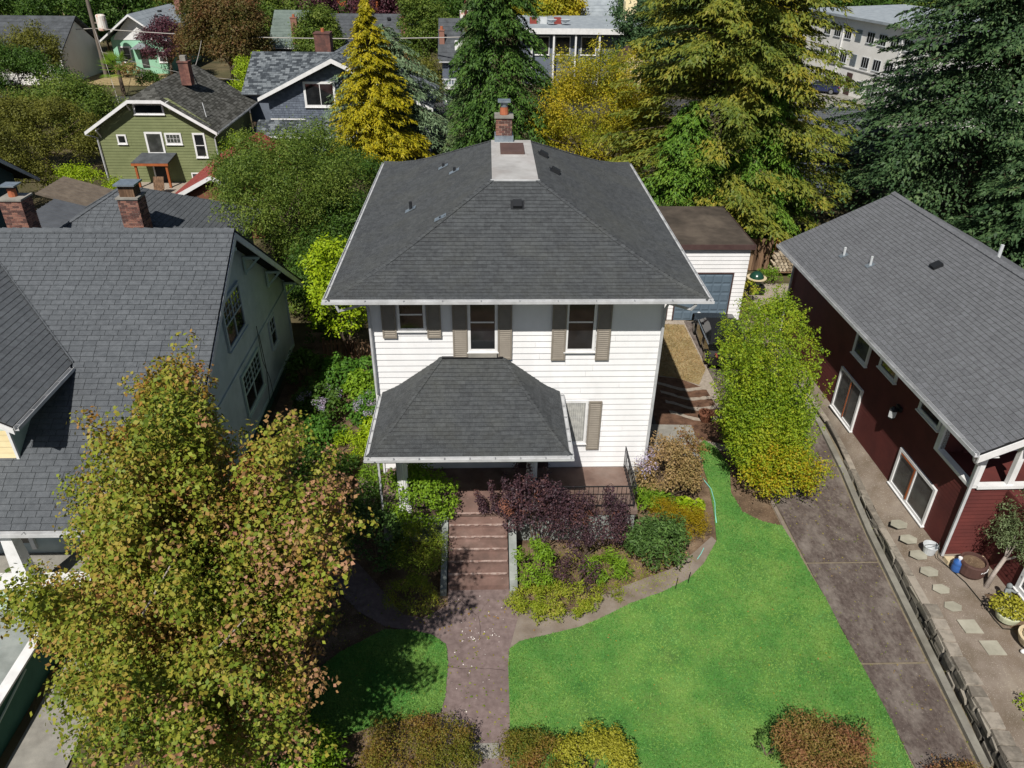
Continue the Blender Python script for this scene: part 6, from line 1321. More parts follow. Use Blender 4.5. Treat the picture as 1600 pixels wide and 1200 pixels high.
# front corner of the red house
z0 = .552
pl = thing('pail', 'pale grey pail by the downspout at the red house corner', 'bucket', (16.05, -3.42, z0))
put('body', MB().lathe((16.02, -3.4, z0), [(.15, 0), (.2, .26), (.215, .27), (.215, .29), (.19, .29), (.14, .04)], 18), GREYP, pl); put('handle', MB().tube([(15.82, -3.4, z0+.28), (15.86, -3.5, z0+.4), (16.02, -3.56, z0+.44), (16.18, -3.5, z0+.4), (16.22, -3.4, z0+.28)], .01, 5), IRON, pl)
jg = thing('water_jug', 'blue plastic jug with white cap beside the brown barrel', 'jug', (16.42, -4.12, z0))
put('body', MB().lathe((16.42, -4.12, z0), [(.12, 0), (.14, .05), (.14, .22), (.13, .25), (.14, .28), (.13, .36), (.06, .42), (.05, .45)], 14), BLUEP, jg, smooth=True); put('cap', MB().lathe((16.42, -4.12, z0+.45), [(.055, 0), (.055, .05)], 10), TRIM, jg); put('handle', MB().tube([(16.45, -4.22, z0+.4), (16.47, -4.3, z0+.34), (16.46, -4.27, z0+.2)], .018, 6), BLUEP, jg)
bl = thing('planter_barrel', 'wide brown barrel planter with white scrawl beside the blue jug', 'planter', (16.75, -4.28, z0))
put('body', MB().lathe((16.78, -4.2, z0), [(.3, 0), (.36, .1), (.37, .42), (.35, .46), (.3, .46), (.3, .38)], 20), BARREL, bl)
put('soil', MB().lathe((16.78, -4.2, z0+.36), [(.3, 0), (.28, .03)], 16), SOIL, bl)
m_ = MB()
for q in range(7):
    a = -1.5+q*.13; m_.tube([(16.78+.375*math.cos(a), -4.2+.375*math.sin(a), z0+.3+.03*(q % 2)), (16.78+.375*math.cos(a+.09), -4.2+.375*math.sin(a+.09), z0+.34-.05*(q % 2))], .009, 4)
put('painted_mark', m_, TRIM, bl)
bn = thing('low_bench_wall', 'low cream block edging along the red house corner behind the jug', 'edging', (16.6, -3.75, z0))
for q in range(4): put('block', MB().box(16.3+q*.29, 16.57+q*.29, -3.9, -3.68, z0, z0+.12), POTC, bn)
stt = thing('garden_statue', 'small grey crouching garden statue against the red wall', 'statue', (17.15, -5.25, z0))
m_ = MB().lathe((17.12, -5.3, z0), [(.19, 0), (.2, .03), (.16, .09), (.12, .12)], 12); put('plinth', m_, STATUE, stt)
m_ = MB().ell((17.12, -5.3, z0+.22), (.13, .11, .13), 10, 6).ell((17.1, -5.27, z0+.4), (.09, .08, .13), 10, 6).ell((17.08, -5.27, z0+.58), (.075, .075, .09), 10, 6)
m_.tube([(17.15, -5.3, z0+.46), (17.25, -5.33, z0+.4), (17.36, -5.32, z0+.38)], [.035, .03, .015], 6).tube([(17.04, -5.28, z0+.46), (16.98, -5.36, z0+.34), (17.03, -5.42, z0+.26)], [.035, .03, .02], 6).tube([(17.1, -5.36, z0+.22), (17.03, -5.45, z0+.18), (17.02, -5.42, z0+.08)], [.06, .05, .04], 6).tube([(17.17, -5.36, z0+.2), (17.24, -5.43, z0+.18), (17.22, -5.42, z0+.08)], [.06, .05, .04], 6)
put('figure', m_, STATUE, stt, smooth=True)
def bowl(name, label, c, r, h, mt, cat='planter'):
    t = thing(name, label, cat, c); put('bowl', MB().lathe(c, [(r*.45, 0), (r*.85, h*.35), (r, h*.8), (r*1.04, h), (r*.93, h), (r*.85, h*.75)], 20), mt, t, smooth=False); put('soil', MB().lathe((c[0], c[1], c[2]+h*.62), [(r*.9, 0), (r*.8, .02)], 16), SOIL, t); return t
b1 = bowl('planter_bowl', 'round pale green bowl planted with yellow-green leaves', (16.78, -5.92, z0), .3, .3, POTG)
b2 = bowl('planter_bowl', 'large round cream bowl with a coiled hose, nearest the right edge', (16.95, -6.75, z0), .38, .36, POTC)
m_ = MB()
for q in range(3): m_.tube([(16.95+(.2+.03*q)*math.cos(a*.5), -6.75+(.22+.02*q)*math.sin(a*.5)*.9, z0+.36+.02*q+.01*math.sin(a)) for a in range(13)], .012, 5)
single('hose', m_, HOSEB, 'dark hose coiled on top of the cream bowl', 'hose', (16.95, -6.75, z0+.36))
single('hose', MB().tube([(16.15, -3.5, z0+.5), (16.1, -3.7, z0+.1), (16.25, -3.95, z0+.03), (16.45, -4.6, z0+.02), (16.5, -5.3, z0+.02), (16.5, -5.9, z0+.02), (16.55, -6.2, z0+.02), (16.75, -6.33, z0+.15), (16.85, -6.5, z0+.36)], .013, 5), HOSEB, 'thin dark hose trailing along the gravel past the planters', 'hose', (16.3, -4.5, z0), smooth=True)
single('white_ball', MB().ell((16.62, -6.95, z0+.06), (.09, .07, .06), 12, 8), TRIM, 'small white stone lying beside the large cream bowl', 'stone', (16.62, -6.95, z0), smooth=True)
# aqua garden hose in the bed edge
single('hose', MB().tube([(10.45, 1.0, .03), (10.55, .7, .03), (10.68, .2, .03), (10.62, -.5, .03), (10.5, -1.0, .03), (10.42, -1.45, .03)], .016, 5), HOSEM, 'aqua hose lying along the bed edge beside the lawn strip', 'hose', (10.5, 0, 0), smooth=True)
single('hose', MB().tube([(9.75, -2.55, .02), (9.6, -2.8, .02), (9.45, -3.0, .02)], .014, 5), HOSEM, 'short aqua hose end lying on the curved path', 'hose', (9.6, -2.8, 0))
single('glass_disc', MB().lathe((10.35, 1.9, .0), [(.42, 0), (.4, .04)], 20), GREYP, 'pale round stepping disc beside the brown-leaved shrub', 'disc', (10.35, 1.9, 0))
# bird-white ornament on the porch and garden pots
o_ = thing('clay_pot', 'empty brown clay pot at the end of the mulch bed', 'pot', (11.5, 4.3, 0))
put('body', MB().lathe((11.5, 4.3, 0), [(.18, 0), (.27, .3), (.29, .3), (.29, .36), (.25, .36), (.2, .1)], 16), BRWALL, o_)
orn = thing('porch_ornament', 'small white ornament on the porch behind the purple shrub', 'ornament', (4.2, -1.3, 1.15))
put('figure', MB().lathe((4.2, -1.3, 1.15), [(.09, 0), (.1, .1), (.06, .2), (.08, .28), (.03, .36)], 12), TRIM, orn, smooth=True)
# sprinkler stakes near the path
for (x, y), lb in (((8.55, -4.15), 'thin dark stake at the path edge, left of the pair'), ((8.95, -3.95), 'thin dark stake at the path edge, right of the pair')): single('garden_stake', MB().tube([(x, y, 0), (x+.02, y, .45)], .012, 5), IRON, lb, 'stake', (x, y, 0))
cv = [('neighbour_chair', 'weathered garden chair beside the olive house porch', (-18.9, 31.8, 0), WOODB), ]
for n_, l_, (x, y, z), mt in cv:
    t = thing(n_, l_, 'chair', (x, y, z)); put('seat', MB().box(x-.3, x+.3, y-.3, y+.25, .35, .41), mt, t); put('backrest', MB().ob((x-.35, y+.2, .4), (.7, 0, 0), (0, .3, .75), (0, .05, 0)), mt, t)
    for a in (-.3, .26):
        for b in (-.3, .2): put('leg', MB().box(x+a, x+a+.06, y+b, y+b+.06, 0, .35), mt, t)
# ---------------------------------------------------------------- trees
# foreground dogwood in autumn colour
def arms(tips, base, rnd, r0, r1, t0, per=2.2, sag=-.25, open_=.22, c=(0, 0), zmin=.35, wob=.12):
    """leafy arms that sweep from the fork out to each tip"""
    out = []
    for (x, y, z, r) in tips:
        b0 = Vector(base)+Vector((rnd.uniform(-.4, .4), rnd.uniform(-.4, .4), rnd.uniform(-.2, .6))); e = Vector((x, y, z))
        mid = b0.lerp(e, .5)+Vector(((x-c[0])*open_, (y-c[1])*open_, -sag*(e-b0).length*.5)); n = int(3+(e-b0).length*per)
        for i in range(n):
            t_ = t0+(1.02-t0)*i/(n-1); q = b0*(1-t_)**2+mid*2*t_*(1-t_)+e*t_*t_; f = (t_-t0)/(1-t0)
            if q.z > zmin: out.append((q.x+rnd.uniform(-wob, wob), q.y+rnd.uniform(-wob, wob), q.z+rnd.uniform(-wob, wob), (r0+(r1-r0)*f)*rnd.uniform(.7, 1.25)))
    return out
rn = random.Random(77)
A_ = np.array(arms(DOG, (-3.0, -8.6, 2.0), rn, .52, .27, .45, 2.0, -.3, .05, (-3, -8), 1.0, .2)); SP_ = np.array(arms(SPIRE[:34], (-3.3, -6.6, 5.0), rn, .42, .2, .2, 2.4, 0, .1, (-3.4, -6), 1, .1))
u_ = RNG.uniform(size=len(A_)); k = u_ < .12; k2 = (~k) & (u_*3.6-.7 < (A_[:, 0]+2.6)*.45-(A_[:, 2]-4)*.12)
crown_tree('dogwood_tree', 'large foreground tree turning olive, tan and orange over the front path', 'tree', (-2.95, -9.3, -.03), A_[~(k | k2)], 700, .088, LF['dog'], BARKP, trunk_r=.15, limbs=34, fork=.3, hexa=False, tri=False, jit=.8, aspect=.74, squash=.8, spread=.45,
           extra=[('top_leaves', SP_, 1100, .08, LF['dog_top']), ('green_leaves', A_[k], 650, .094, LF['dog_green']), ('tan_leaves', A_[k2], 700, .088, LF['dog_tan'])])
rn = random.Random(31); cl = []
for (x, y, z, r) in YEL:                 # feathery upright shoots from a low fork
    b0 = Vector((12.55+rn.uniform(-.3, .3), .5+rn.uniform(-.3, .3), .4)); e = Vector((x, y, z)); mid = b0.lerp(e, .5)+Vector(((x-12.5)*.1, (y-.9)*.1, -.25*abs(z-1)*.3))
    n = int(5+(e-b0).length*1.9)
    for i in range(n):
        t_ = .35+.7*i/(n-1); q = b0*(1-t_)**2+mid*2*t_*(1-t_)+e*t_*t_
        if q.z > .35: cl.append((q.x+rn.uniform(-.06, .06), q.y+rn.uniform(-.06, .06), q.z, (.34-.24*(t_-.35)/.7)*rn.uniform(.8, 1.15)))
crown_tree('yellow_green_tree', 'bright yellow-green tree between the lawn and the driveway', 'tree', (12.55, .4, 0), cl, 1500, .075, LF['yel'], BARK, trunk_r=.09, limbs=14, fork=.1, jit=.9, aspect=.62, spread=1.3, squash=1.0,
           extra=[('low_leaves', shell_clumps((12.7, -.35, 1.1), (1.15, .9, 1.0), 40, (.18, .4), zlo=-.6, seed=4, q0=.5), 2100, .08, LF['yel_low'])])
crown_tree('broad_green_tree', 'broad pale-green tree filling the yard left of the white house', 'tree', (-7.0, 17.8, 0), MASS, 850, .11, LF['mass'], BARK, trunk_r=.2, limbs=8, jit=.8, aspect=.5, spread=.8)
crown_tree('dark_green_tree', 'dark green tree between the broad tree and the golden conifer', 'tree', (-5.0, 26, 0), shell_clumps((-5.6, 25, 2.2), (3.2, 3, 2.4), 90, (.5, .9), seed=5), 600, .13, LF['mass_dk'], BARK, spread=.8)
crown_tree('glossy_green_tree', 'dark glossy tree hugging the left roof edge of the white house', 'tree', (-3.0, 16.5, 0), shell_clumps((-3.1, 16.3, 2.8), (1.8, 3.0, 2.4), 80, (.4, .7), seed=6), 800, .11, LF['mass_dk'], BARK, spread=.8)
crown_tree('yellow_shrub_tree', 'yellow-green leafy small tree beside the left wall of the white house', 'tree', (-2.5, 8.8, 0), shell_clumps((-2.7, 9.3, 3.2), (1.15, 2.9, 1.9), 62, (.3, .5), seed=7, zlo=-.5), 760, .13, LF['lime'], BARK, trunk_r=.06, limbs=14, fork=.05, spread=1.0, hexa=True)
# conifers
conifer('golden_conifer', 'slender golden-yellow conifer behind the white house', (-4.9, 38, 0), 11.6, 3.9, LF['golden'], BARK, 420, .24, 130, droop=.28, lift=.1, power=.8, width=.3, seed=11, hang=.5)
conifer('deodar_cedar', 'soft grey-green cedar half hidden behind the golden conifer', (-4.6, 43.5, 0), 9.4, 6.6, LF['deodar'], BARK, 300, .26, 130, droop=.35, lift=.12, power=.55, seed=12, hang=.6)
conifer('green_conifer', 'tall dense green conifer directly behind the chimney', (4.1, 29.5, 0), 19.0, 3.7, LF['conif'], BARK, 620, .22, 150, droop=.5, lift=.1, power=.5, seed=13, hang=.7)
conifer('weeping_conifer', 'grey-green weeping conifer at the left side of the dense green one', (2.5, 33.5, 0), 14.5, 2.4, LF['weep'], BARK, 360, .2, 110, droop=.8, lift=.1, power=.8, seed=14, hang=1.2)
conifer('giant_cedar', 'huge olive-green cedar with bronze tips right of the yellow tree', (16.7, 24.5, 0), 22.0, 6.4, LF['cedar'], BARK, 480, .26, 340, droop=.3, lift=.3, power=.42, seed=15, hang=.45, ragged=.4)
conifer('green_cedar', 'green lower cedar drooping over the garage roof', (14.0, 21.5, 0), 8.2, 3.8, LF['cedar_green'], BARK, 300, .2, 150, droop=.45, lift=.15, power=.6, seed=16, hang=.9, ragged=.3)
conifer('green_cedar', 'bright green cedar boughs at the right corner of the garage', (18.2, 22.0, 0), 9.6, 3.7, LF['cedar_green'], BARK, 300, .2, 150, droop=.45, lift=.15, power=.6, seed=17, hang=.9, ragged=.3)
conifer('dark_fir', 'massive dark blue-green fir behind the red house', (31.3, 23.5, 0), 23.0, 9.0, LF['fir'], BARK, 480, .22, 370, droop=.25, lift=.12, power=.55, seed=18, hang=.35, ragged=.25, aspect=.5)
conifer('dark_fir', 'second dark fir filling the top right corner', (38.5, 34, 0), 25.0, 8.6, LF['fir'], BARK, 380, .28, 170, droop=.25, lift=.12, power=.55, seed=19, hang=.35, aspect=.5)
conifer('dark_fir', 'low dark fir boughs beyond the ridge of the red house, rightmost', (29.5, 13.5, 0), 9.5, 5.2, LF['fir'], BARK, 300, .2, 190, droop=.25, lift=.12, power=.5, seed=20, hang=.35, aspect=.5)
crown_tree('yellow_locust', 'airy yellow and green tree between the dense conifer and the giant cedar', 'tree', (10.2, 30, 0), shell_clumps((10.2, 29.5, 4.9), (4.5, 3.4, 4.9), 300, (.4, .95), zlo=-.6, seed=21, q0=.5), 600, .13, LF['yellowg'], BARK, trunk_r=.2, limbs=16, spread=1.2, aspect=.45)
crown_tree('underplanting_tree', 'bright green low foliage under the yellow tree behind the roof', 'tree', (9.6, 24, 0), shell_clumps((9.3, 24, 2.2), (3.2, 1.8, 1.9), 60, (.4, .8), seed=22), 700, .12, LF['spring'], BARK, spread=1.0)
# upper left mass
crown_tree('olive_hedge_tree', 'tall olive-brown hedge trees at the left below the palm', 'tree', (-28.5, 37, 0), shell_clumps((-28.8, 37, 2.6), (4.0, 2.6, 3.0), 120, (.5, .95), seed=23), 620, .13, LF['olivey'], BARK, spread=.9)
crown_tree('olive_hedge_tree', 'rounded olive tree against the left edge above the teal house', 'tree', (-27.5, 28.5, 0), shell_clumps((-27.2, 28.5, 2.5), (3.4, 2.4, 2.9), 90, (.5, .9), seed=24), 620, .12, LF['olivey'], BARK, spread=.9)
crown_tree('laurel_tree', 'glossy mid-green broad tree left of the olive house', 'tree', (-31, 46, 0), shell_clumps((-31.2, 46, 2.3), (4.8, 3.4, 2.6), 120, (.6, 1.0), seed=25), 480, .16, LF['mass'], BARK, spread=.8)
crown_tree('laurel_tree', 'green tree at the far left edge under the dark roof', 'tree', (-38, 52, 0), shell_clumps((-38, 52, 3.2), (4.8, 3.4, 3.5), 100, (.6, 1.0), seed=26), 480, .16, LF['mass_dk'], BARK, spread=.8)
crown_tree('yellow_bush_tree', 'small yellow-green tree at the corner of the olive house', 'tree', (-22.3, 28.6, 0), shell_clumps((-22.2, 29.2, 1.4), (1.9, 1.2, 1.5), 40, (.3, .6), seed=27), 800, .11, LF['lime'], BARK, trunk_r=.07, spread=1.0)
crown_tree('lime_tree', 'bright lime-green tree behind the olive house roof', 'tree', (-17.6, 52, 0), shell_clumps((-17.4, 52, 3.0), (1.8, 1.8, 2.6), 44, (.45, .8), seed=28), 600, .15, LF['lime'], BARK, spread=.9)
crown_tree('lime_tree', 'small yellow-green shrub tree at the right corner of the olive house', 'tree', (-14.6, 35.6, 0), shell_clumps((-14.5, 35.6, 1.5), (.9, .9, 1.7), 22, (.3, .55), seed=29), 700, .12, LF['lime'], BARK, trunk_r=.06, spread=1.0)
crown_tree('purple_plum', 'purple-leaved plum tree beside the mint house', 'tree', (-33.8, 77, 0), shell_clumps((-33.6, 77, 3.4), (2.8, 2.2, 3.0), 50, (.6, 1.0), seed=30), 400, .19, LF['purple'], BARK, spread=1.0)
crown_tree('autumn_tree', 'large dark autumn tree with bronze leaves above the olive house', 'tree', (-24.6, 70, 0), shell_clumps((-24.6, 70, 5.0), (4.6, 3.6, 4.6), 110, (.8, 1.4), seed=31), 330, .22, LF['autumn'], BARK, spread=.9)
crown_tree('shade_tree', 'bushy olive tree between two dark roofs near the top', 'tree', (-15.5, 74, 0), shell_clumps((-16.0, 76.5, 4.2), (2.4, 2.4, 4.2), 70, (.7, 1.2), seed=32), 300, .22, LF['mass'], BARK, spread=.8)
crown_tree('shade_tree', 'round green tree left of the balcony house', 'tree', (-3.6, 76, 0), shell_clumps((-3.8, 76, 4.2), (3.0, 2.6, 4.6), 80, (.7, 1.2), seed=33), 300, .22, LF['mass'], BARK, spread=.8)
crown_tree('birch_tree', 'slim yellowing tree in front of the balcony house', 'tree', (-2.4, 54, 0), shell_clumps((-2.4, 54, 2.8), (1.6, 1.5, 3.2), 44, (.45, .8), seed=34), 420, .16, LF['olivey'], BARK, spread=1.0)
crown_tree('brown_tree', 'low bronze-leaved tree in front of the wide dark house', 'tree', (-6.8, 66, 0), shell_clumps((-7.0, 68, 2.6), (2.2, 2, 2.4), 40, (.5, .9), seed=35), 400, .18, LF['redleaf'], BARK, spread=1.0)
crown_tree('olivey_tree', 'small dull green tree in front of the cream dark-roofed house', 'tree', (-43, 66, 0), shell_clumps((-43.5, 66, 3.4), (3.2, 2.6, 3.0), 60, (.6, 1.0), seed=36), 400, .18, LF['olivey'], BARK, spread=.9)
def palm(name, label, x, y, h, mt, n=26, L=1.9, seed=1):
    t = thing(name, label, 'palm', (x, y, 0)); g = random.Random(seed)
    put('trunk', MB().tube([(x, y, -.1), (x, y, h)], [.22, .16], 8), BARK, t)
    for k in range(n):
        a = k*2.4; el_ = g.uniform(-.3, 1.2); d = Vector((math.cos(a)*math.cos(el_), math.sin(a)*math.cos(el_), math.sin(el_))); s = d.cross(Vector((0, 0, 1))).normalized(); m_ = MB()
        tip = Vector((x, y, h))+d*L*.55; nn_ = s.cross(d)
        for q in range(-5, 6):
            e = (d*math.cos(q*.2)+s*math.sin(q*.2))*L*.6; m_.add([tip, tip+e*.5+s*.04, tip+e-Vector((0, 0, .1)), tip+e*.5-s*.04], [(0, 1, 2, 3)])
        m_.tube([(x, y, h), tip], .02, 4); put('frond', m_, mt, t)
palm('fan_palm', 'fan palm with spiky green crown in front of the mint house', -35.0, 66, 2.6, LF['spring'], seed=2)
palm('fan_palm', 'fan palm at the left edge below the dark roof', -44.5, 60, 3.2, LF['mass'], seed=3)
# the wooded distance
rn = random.Random(12); kinds = ['mass_dk', 'olivey', 'mass', 'autumn', 'purple', 'fir', 'yellowg', 'conif']
far = [(-62, 92, 'mass_dk'), (-50, 98, 'mass'), (-42, 104, 'olivey'), (-30, 104, 'autumn'), (-22, 99, 'purple'), (-12, 104, 'purple'), (-3, 100, 'mass_dk'), (6, 99, 'yellowg'), (12, 92, 'yellowg'), (14, 104, 'spring'), (24, 90, 'fir'), (30, 84, 'conif'), (32, 98, 'autumn'), (44, 100, 'redleaf'), (52, 96, 'mass_dk'), (60, 90, 'mass'), (70, 100, 'fir'), (40, 88, 'yellowg'),
       (-66, 66, 'mass_dk'), (-54, 62, 'olivey'), (-26, 92, 'mass'), (22, 70, 'fir'), (30, 66, 'mass'), (-44, 90, 'mass_dk'), (30, 75, 'conif'), (26, 78, 'mass'), (-48, 84, 'mass_dk'), (18, 106, 'fir')]
desc = {'mass_dk': 'dark green', 'olivey': 'olive', 'mass': 'mid-green', 'autumn': 'bronze', 'purple': 'purple-leaved', 'fir': 'blue-green', 'yellowg': 'yellowing', 'conif': 'deep green', 'spring': 'fresh green', 'redleaf': 'rust-red'}
near = ['beyond the dark roof at top left', 'behind the cream house', 'past the mint house', 'above the autumn tree', 'behind the grey-green house', 'behind the wide dark roof', 'beyond the balcony house', 'over the flat-roofed building', 'at the left end of the flat roof', 'beside the tall blue-grey house', 'right of the flat-roofed building', 'left of the giant cedar top', 'beyond the giant cedar', 'behind the apartment block', 'right of the apartment block', 'behind the dark fir', 'at the far right horizon', 'between cedar and apartment block', 'at the far left edge', 'below the cream house', 'between mint and grey-green houses', 'beside the small brown gable', 'behind the yellow locust', 'left of the lime-green tree', 'between the cedar and the low grey roof', 'under the giant cedar', 'in the top left corner', 'beside the grey steep roof']
for i, (x, y, k) in enumerate(far):
    r = rn.uniform(3.2, 5.0); h = rn.uniform(3.6, 5.4)
    crown_tree('distant_tree', f'{desc[k]} tree {near[i]}', 'tree', (x, y, 0), shell_clumps((x, y, h), (r, r, h), 70, (.9, 1.6), seed=100+i), 150, .32, LF[k], BARK, limbs=3, spread=.9, group='trees in the distance')
# the wood that closes the view
cl = []
for i in range(430):
    y = rn.uniform(112, 300); x = rn.uniform(-.62, .62)*(y+25)+5; cl.append((x, y, rn.uniform(2, 9)+(y-112)*.01, rn.uniform(3.0, 5.5)))
me = clump_leaves('distant_wood', cl, 9, 1.9, LF['mass_dk'], squash=.9, tri=True); o = bpy.data.objects.new('distant_wood', me); COL.objects.link(o); o['kind'] = 'stuff'
far_roofs = [(-60, 118, 'a grey roof far off at top left'), (-20, 124, 'an orange-brown wall house far behind the autumn tree'), (30, 126, 'a pale house far beyond the cedar'), (52, 118, 'a white house far behind the apartment block'), (4, 130, 'a dark roof far beyond the flat building')]
for i, (x, y, l) in enumerate(far_roofs): gable_house('distant_house', l, x-5, x+5, y, y+9, 5.5, 3.2, 'x' if i % 2 else 'y', [CREAM, WOODO, PALEW, TRIM, BLUES][i], FARROOF)

# ---------------------------------------------------------------- shrubs
kw = dict(bark=BARK)
shrub('camellia_shrub', 'leafy mid-green shrub beside the left porch column', 'shrub', (1.3, -1.9, 1.45), (1.0, .9, 1.2), LF['spring'], 1500, .085, 60, (.16, .32), seed=1, stems=8, hexa=True, **kw)
shrub('boxwood_shrub', 'small-leaved olive boxwood mound left of the front steps', 'shrub', (1.35, -3.5, .8), (.85, 1.15, .9), LF['box'], 2600, .045, 70, (.15, .28), seed=2, **kw)
shrub('boxwood_shrub', 'reddish-tipped mound at the foot of the left step cheek', 'shrub', (1.25, -4.8, .45), (.8, .65, .6), LF['box'], 2600, .045, 46, (.12, .22), seed=3, **kw)
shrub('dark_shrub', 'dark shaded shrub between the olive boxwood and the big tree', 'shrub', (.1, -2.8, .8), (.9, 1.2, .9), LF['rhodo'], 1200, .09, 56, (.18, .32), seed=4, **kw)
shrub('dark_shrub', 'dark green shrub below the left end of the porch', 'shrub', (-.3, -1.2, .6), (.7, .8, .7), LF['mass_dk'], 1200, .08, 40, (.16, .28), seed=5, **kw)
# smoke bush: purple leaves, plumes and upright shoots
sb = shrub('smoke_bush', 'purple smoke bush with upright plum-coloured shoots before the porch', 'shrub', (4.75, -2.55, 1.45), (1.1, .8, 1.2), LF['smoke'], 1700, .075, 84, (.16, .3), seed=6, stems=8, **kw)
rn = random.Random(3); cl = []
for x, y, h in ((4.1, -2.4, 3.35), (4.4, -2.5, 3.45), (4.85, -2.4, 3.1), (3.5, -2.2, 2.3), (3.15, -2.2, 2.0), (5.1, -2.6, 2.6), (3.8, -2.3, 2.7)):
    for q in range(12): cl.append((x+rn.uniform(-.05, .05)+(x-4.2)*.05*q*.3, y+rn.uniform(-.05, .05), 1.3+(h-1.3)*q/11, .15-.006*q))
put('shoots', offm(clump_leaves('shoots', cl, 3200, .07, LF['smoke'], squash=1), OFF(sb)), LF['smoke'], sb)
cl = [(4.2+rn.uniform(-.7, .9), -2.6+rn.uniform(-.5, .3), 1.9+rn.uniform(-.3, .3), .16) for q in range(12)]
put('plumes', offm(clump_leaves('plumes', cl, 3000, .035, LF['smoke_plume'], spread=1), OFF(sb)), LF['smoke_plume'], sb)
sb2 = shrub('smoke_bush', 'second purple smoke bush below the right porch railing', 'shrub', (6.2, -2.75, 1.15), (1.25, .7, 1.05), LF['smoke'], 1500, .07, 84, (.15, .28), seed=7, stems=8, **kw)
cl = [(6.3+rn.uniform(-.8, .8), -2.8+rn.uniform(-.4, .2), 1.3+rn.uniform(-.3, .4), .15) for q in range(10)]+[(6.75, -2.5, 1.7+q*.12, .15) for q in range(6)]
put('plumes', offm(clump_leaves('plumes', cl[:10], 2600, .035, LF['smoke_plume'], spread=1), OFF(sb2)), LF['smoke_plume'], sb2)
put('shoots', offm(clump_leaves('shoots', cl[10:], 2600, .07, LF['smoke'], squash=1), OFF(sb2)), LF['smoke'], sb2)
shrub('smoke_bush', 'low purple-black shoots near the groundcover', 'shrub', (5.75, -4.0, .55), (.7, .45, .55), LF['smoke'], 2000, .06, 26, (.12, .2), seed=8, **kw)
shrub('salvia_plant', 'upright bright green leafy perennial right of the steps', 'plant', (4.6, -3.95, .7), (.52, .7, .95), LF['spring'], 1800, .11, 34, (.12, .22), seed=9, aspect=.3, **kw)
shrub('groundcover_mound', 'yellow-green variegated groundcover mound at the foot of the steps', 'shrub', (5.1, -4.75, .2), (1.2, .75, .36), LF['cover'], 3600, .055, 100, (.1, .18), seed=10, hexa=True, zlo=0, **kw)
shrub('day_lily', 'arching strappy green leaves in front of the smoke bush', 'plant', (6.6, -3.6, .3), (.7, .55, .45), LF['spring'], 1300, .22, 24, (.12, .22), seed=11, aspect=.14, tipdown=.6, **kw)
shrub('tufted_grass', 'dry yellow-green grass tuft on bare soil by the curved path', 'plant', (6.7, -4.3, .1), (.45, .3, .15), LF['cover'], 1500, .14, 16, (.08, .14), seed=12, aspect=.12, zlo=0, **kw)
shrub('rhododendron', 'rounded dark-green rhododendron between the purple and golden bushes', 'shrub', (8.1, -3.15, .75), (.85, .85, .7), LF['rhodo'], 1300, .11, 60, (.18, .32), seed=13, aspect=.35, hexa=True, **kw)
shrub('golden_bush', 'clipped golden-bronze bush beside the lawn', 'shrub', (9.25, -2.15, .55), (.62, .58, .55), LF['gold'], 4200, .035, 60, (.13, .22), seed=14, **kw)
shrub('golden_bush', 'smaller golden-bronze bush tucked behind the round one', 'shrub', (8.65, -1.5, .55), (.4, .4, .5), LF['gold'], 3600, .035, 34, (.12, .2), seed=15, **kw)
shrub('fern_clump', 'bright green fern clump at the right end of the porch', 'plant', (8.35, -.9, .5), (.6, .5, .45), LF['spring'], 1300, .16, 34, (.14, .25), seed=16, aspect=.22, **kw)
shrub('hosta_clump', 'pale yellow-green hosta behind the golden bush', 'plant', (9.6, -1.1, .3), (.45, .5, .3), LF['lime'], 900, .18, 18, (.12, .2), seed=17, aspect=.4, **kw)
shrub('pink_leaf_shrub', 'tan and pinkish-leaved shrub at the right corner of the house', 'shrub', (9.0, -.2, 1.1), (1.0, .8, 1.15), LF['pink'], 1500, .08, 70, (.17, .32), seed=18, stems=9, **kw)
shrub('red_leaf_shrub', 'thin dark-red shrub behind the tan-leaved one', 'shrub', (9.85, .8, 1.0), (.6, .6, 1.0), LF['redleaf'], 900, .075, 40, (.13, .25), seed=19, stems=8, **kw)
shrub('wispy_shrub', 'wispy grey-purple sprigs against the white siding by the railing', 'shrub', (8.25, -.5, 1.5), (.3, .3, .8), LF['bloom'], 700, .06, 22, (.1, .2), seed=20, stems=6, **kw)
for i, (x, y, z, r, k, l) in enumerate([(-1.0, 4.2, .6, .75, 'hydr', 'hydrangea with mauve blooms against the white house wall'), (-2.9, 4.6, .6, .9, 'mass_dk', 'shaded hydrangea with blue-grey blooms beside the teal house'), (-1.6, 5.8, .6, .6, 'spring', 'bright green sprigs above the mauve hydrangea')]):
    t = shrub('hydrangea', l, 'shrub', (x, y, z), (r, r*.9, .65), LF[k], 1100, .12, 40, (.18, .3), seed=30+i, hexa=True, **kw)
    if i < 2:
        rn = random.Random(i+5)
        for q in range(14):
            a = rn.uniform(0, 6.28); d = rn.uniform(.3, .95); me = offm(clump_leaves('bloom', [(x+r*d*math.cos(a), y+r*d*math.sin(a)-.1, z+.6*(1.15-d*.5), .13)], 5200, .04, LF['bloom'], inner=.1, spread=.1), OFF(t)); put('bloom', me, LF['bloom'], t, kind='stuff')
shrub('leafy_perennial', 'yellow-green strappy plants in the left side bed', 'plant', (-1.5, 2.3, .3), (.8, .9, .35), LF['lime'], 1100, .2, 36, (.14, .24), seed=33, aspect=.14, tipdown=.5, **kw)
shrub('leafy_perennial', 'bright green perennial by the left end of the porch gutter', 'plant', (-.4, .6, .3), (.5, .9, .35), LF['spring'], 1100, .14, 30, (.14, .24), seed=34, aspect=.25, **kw)
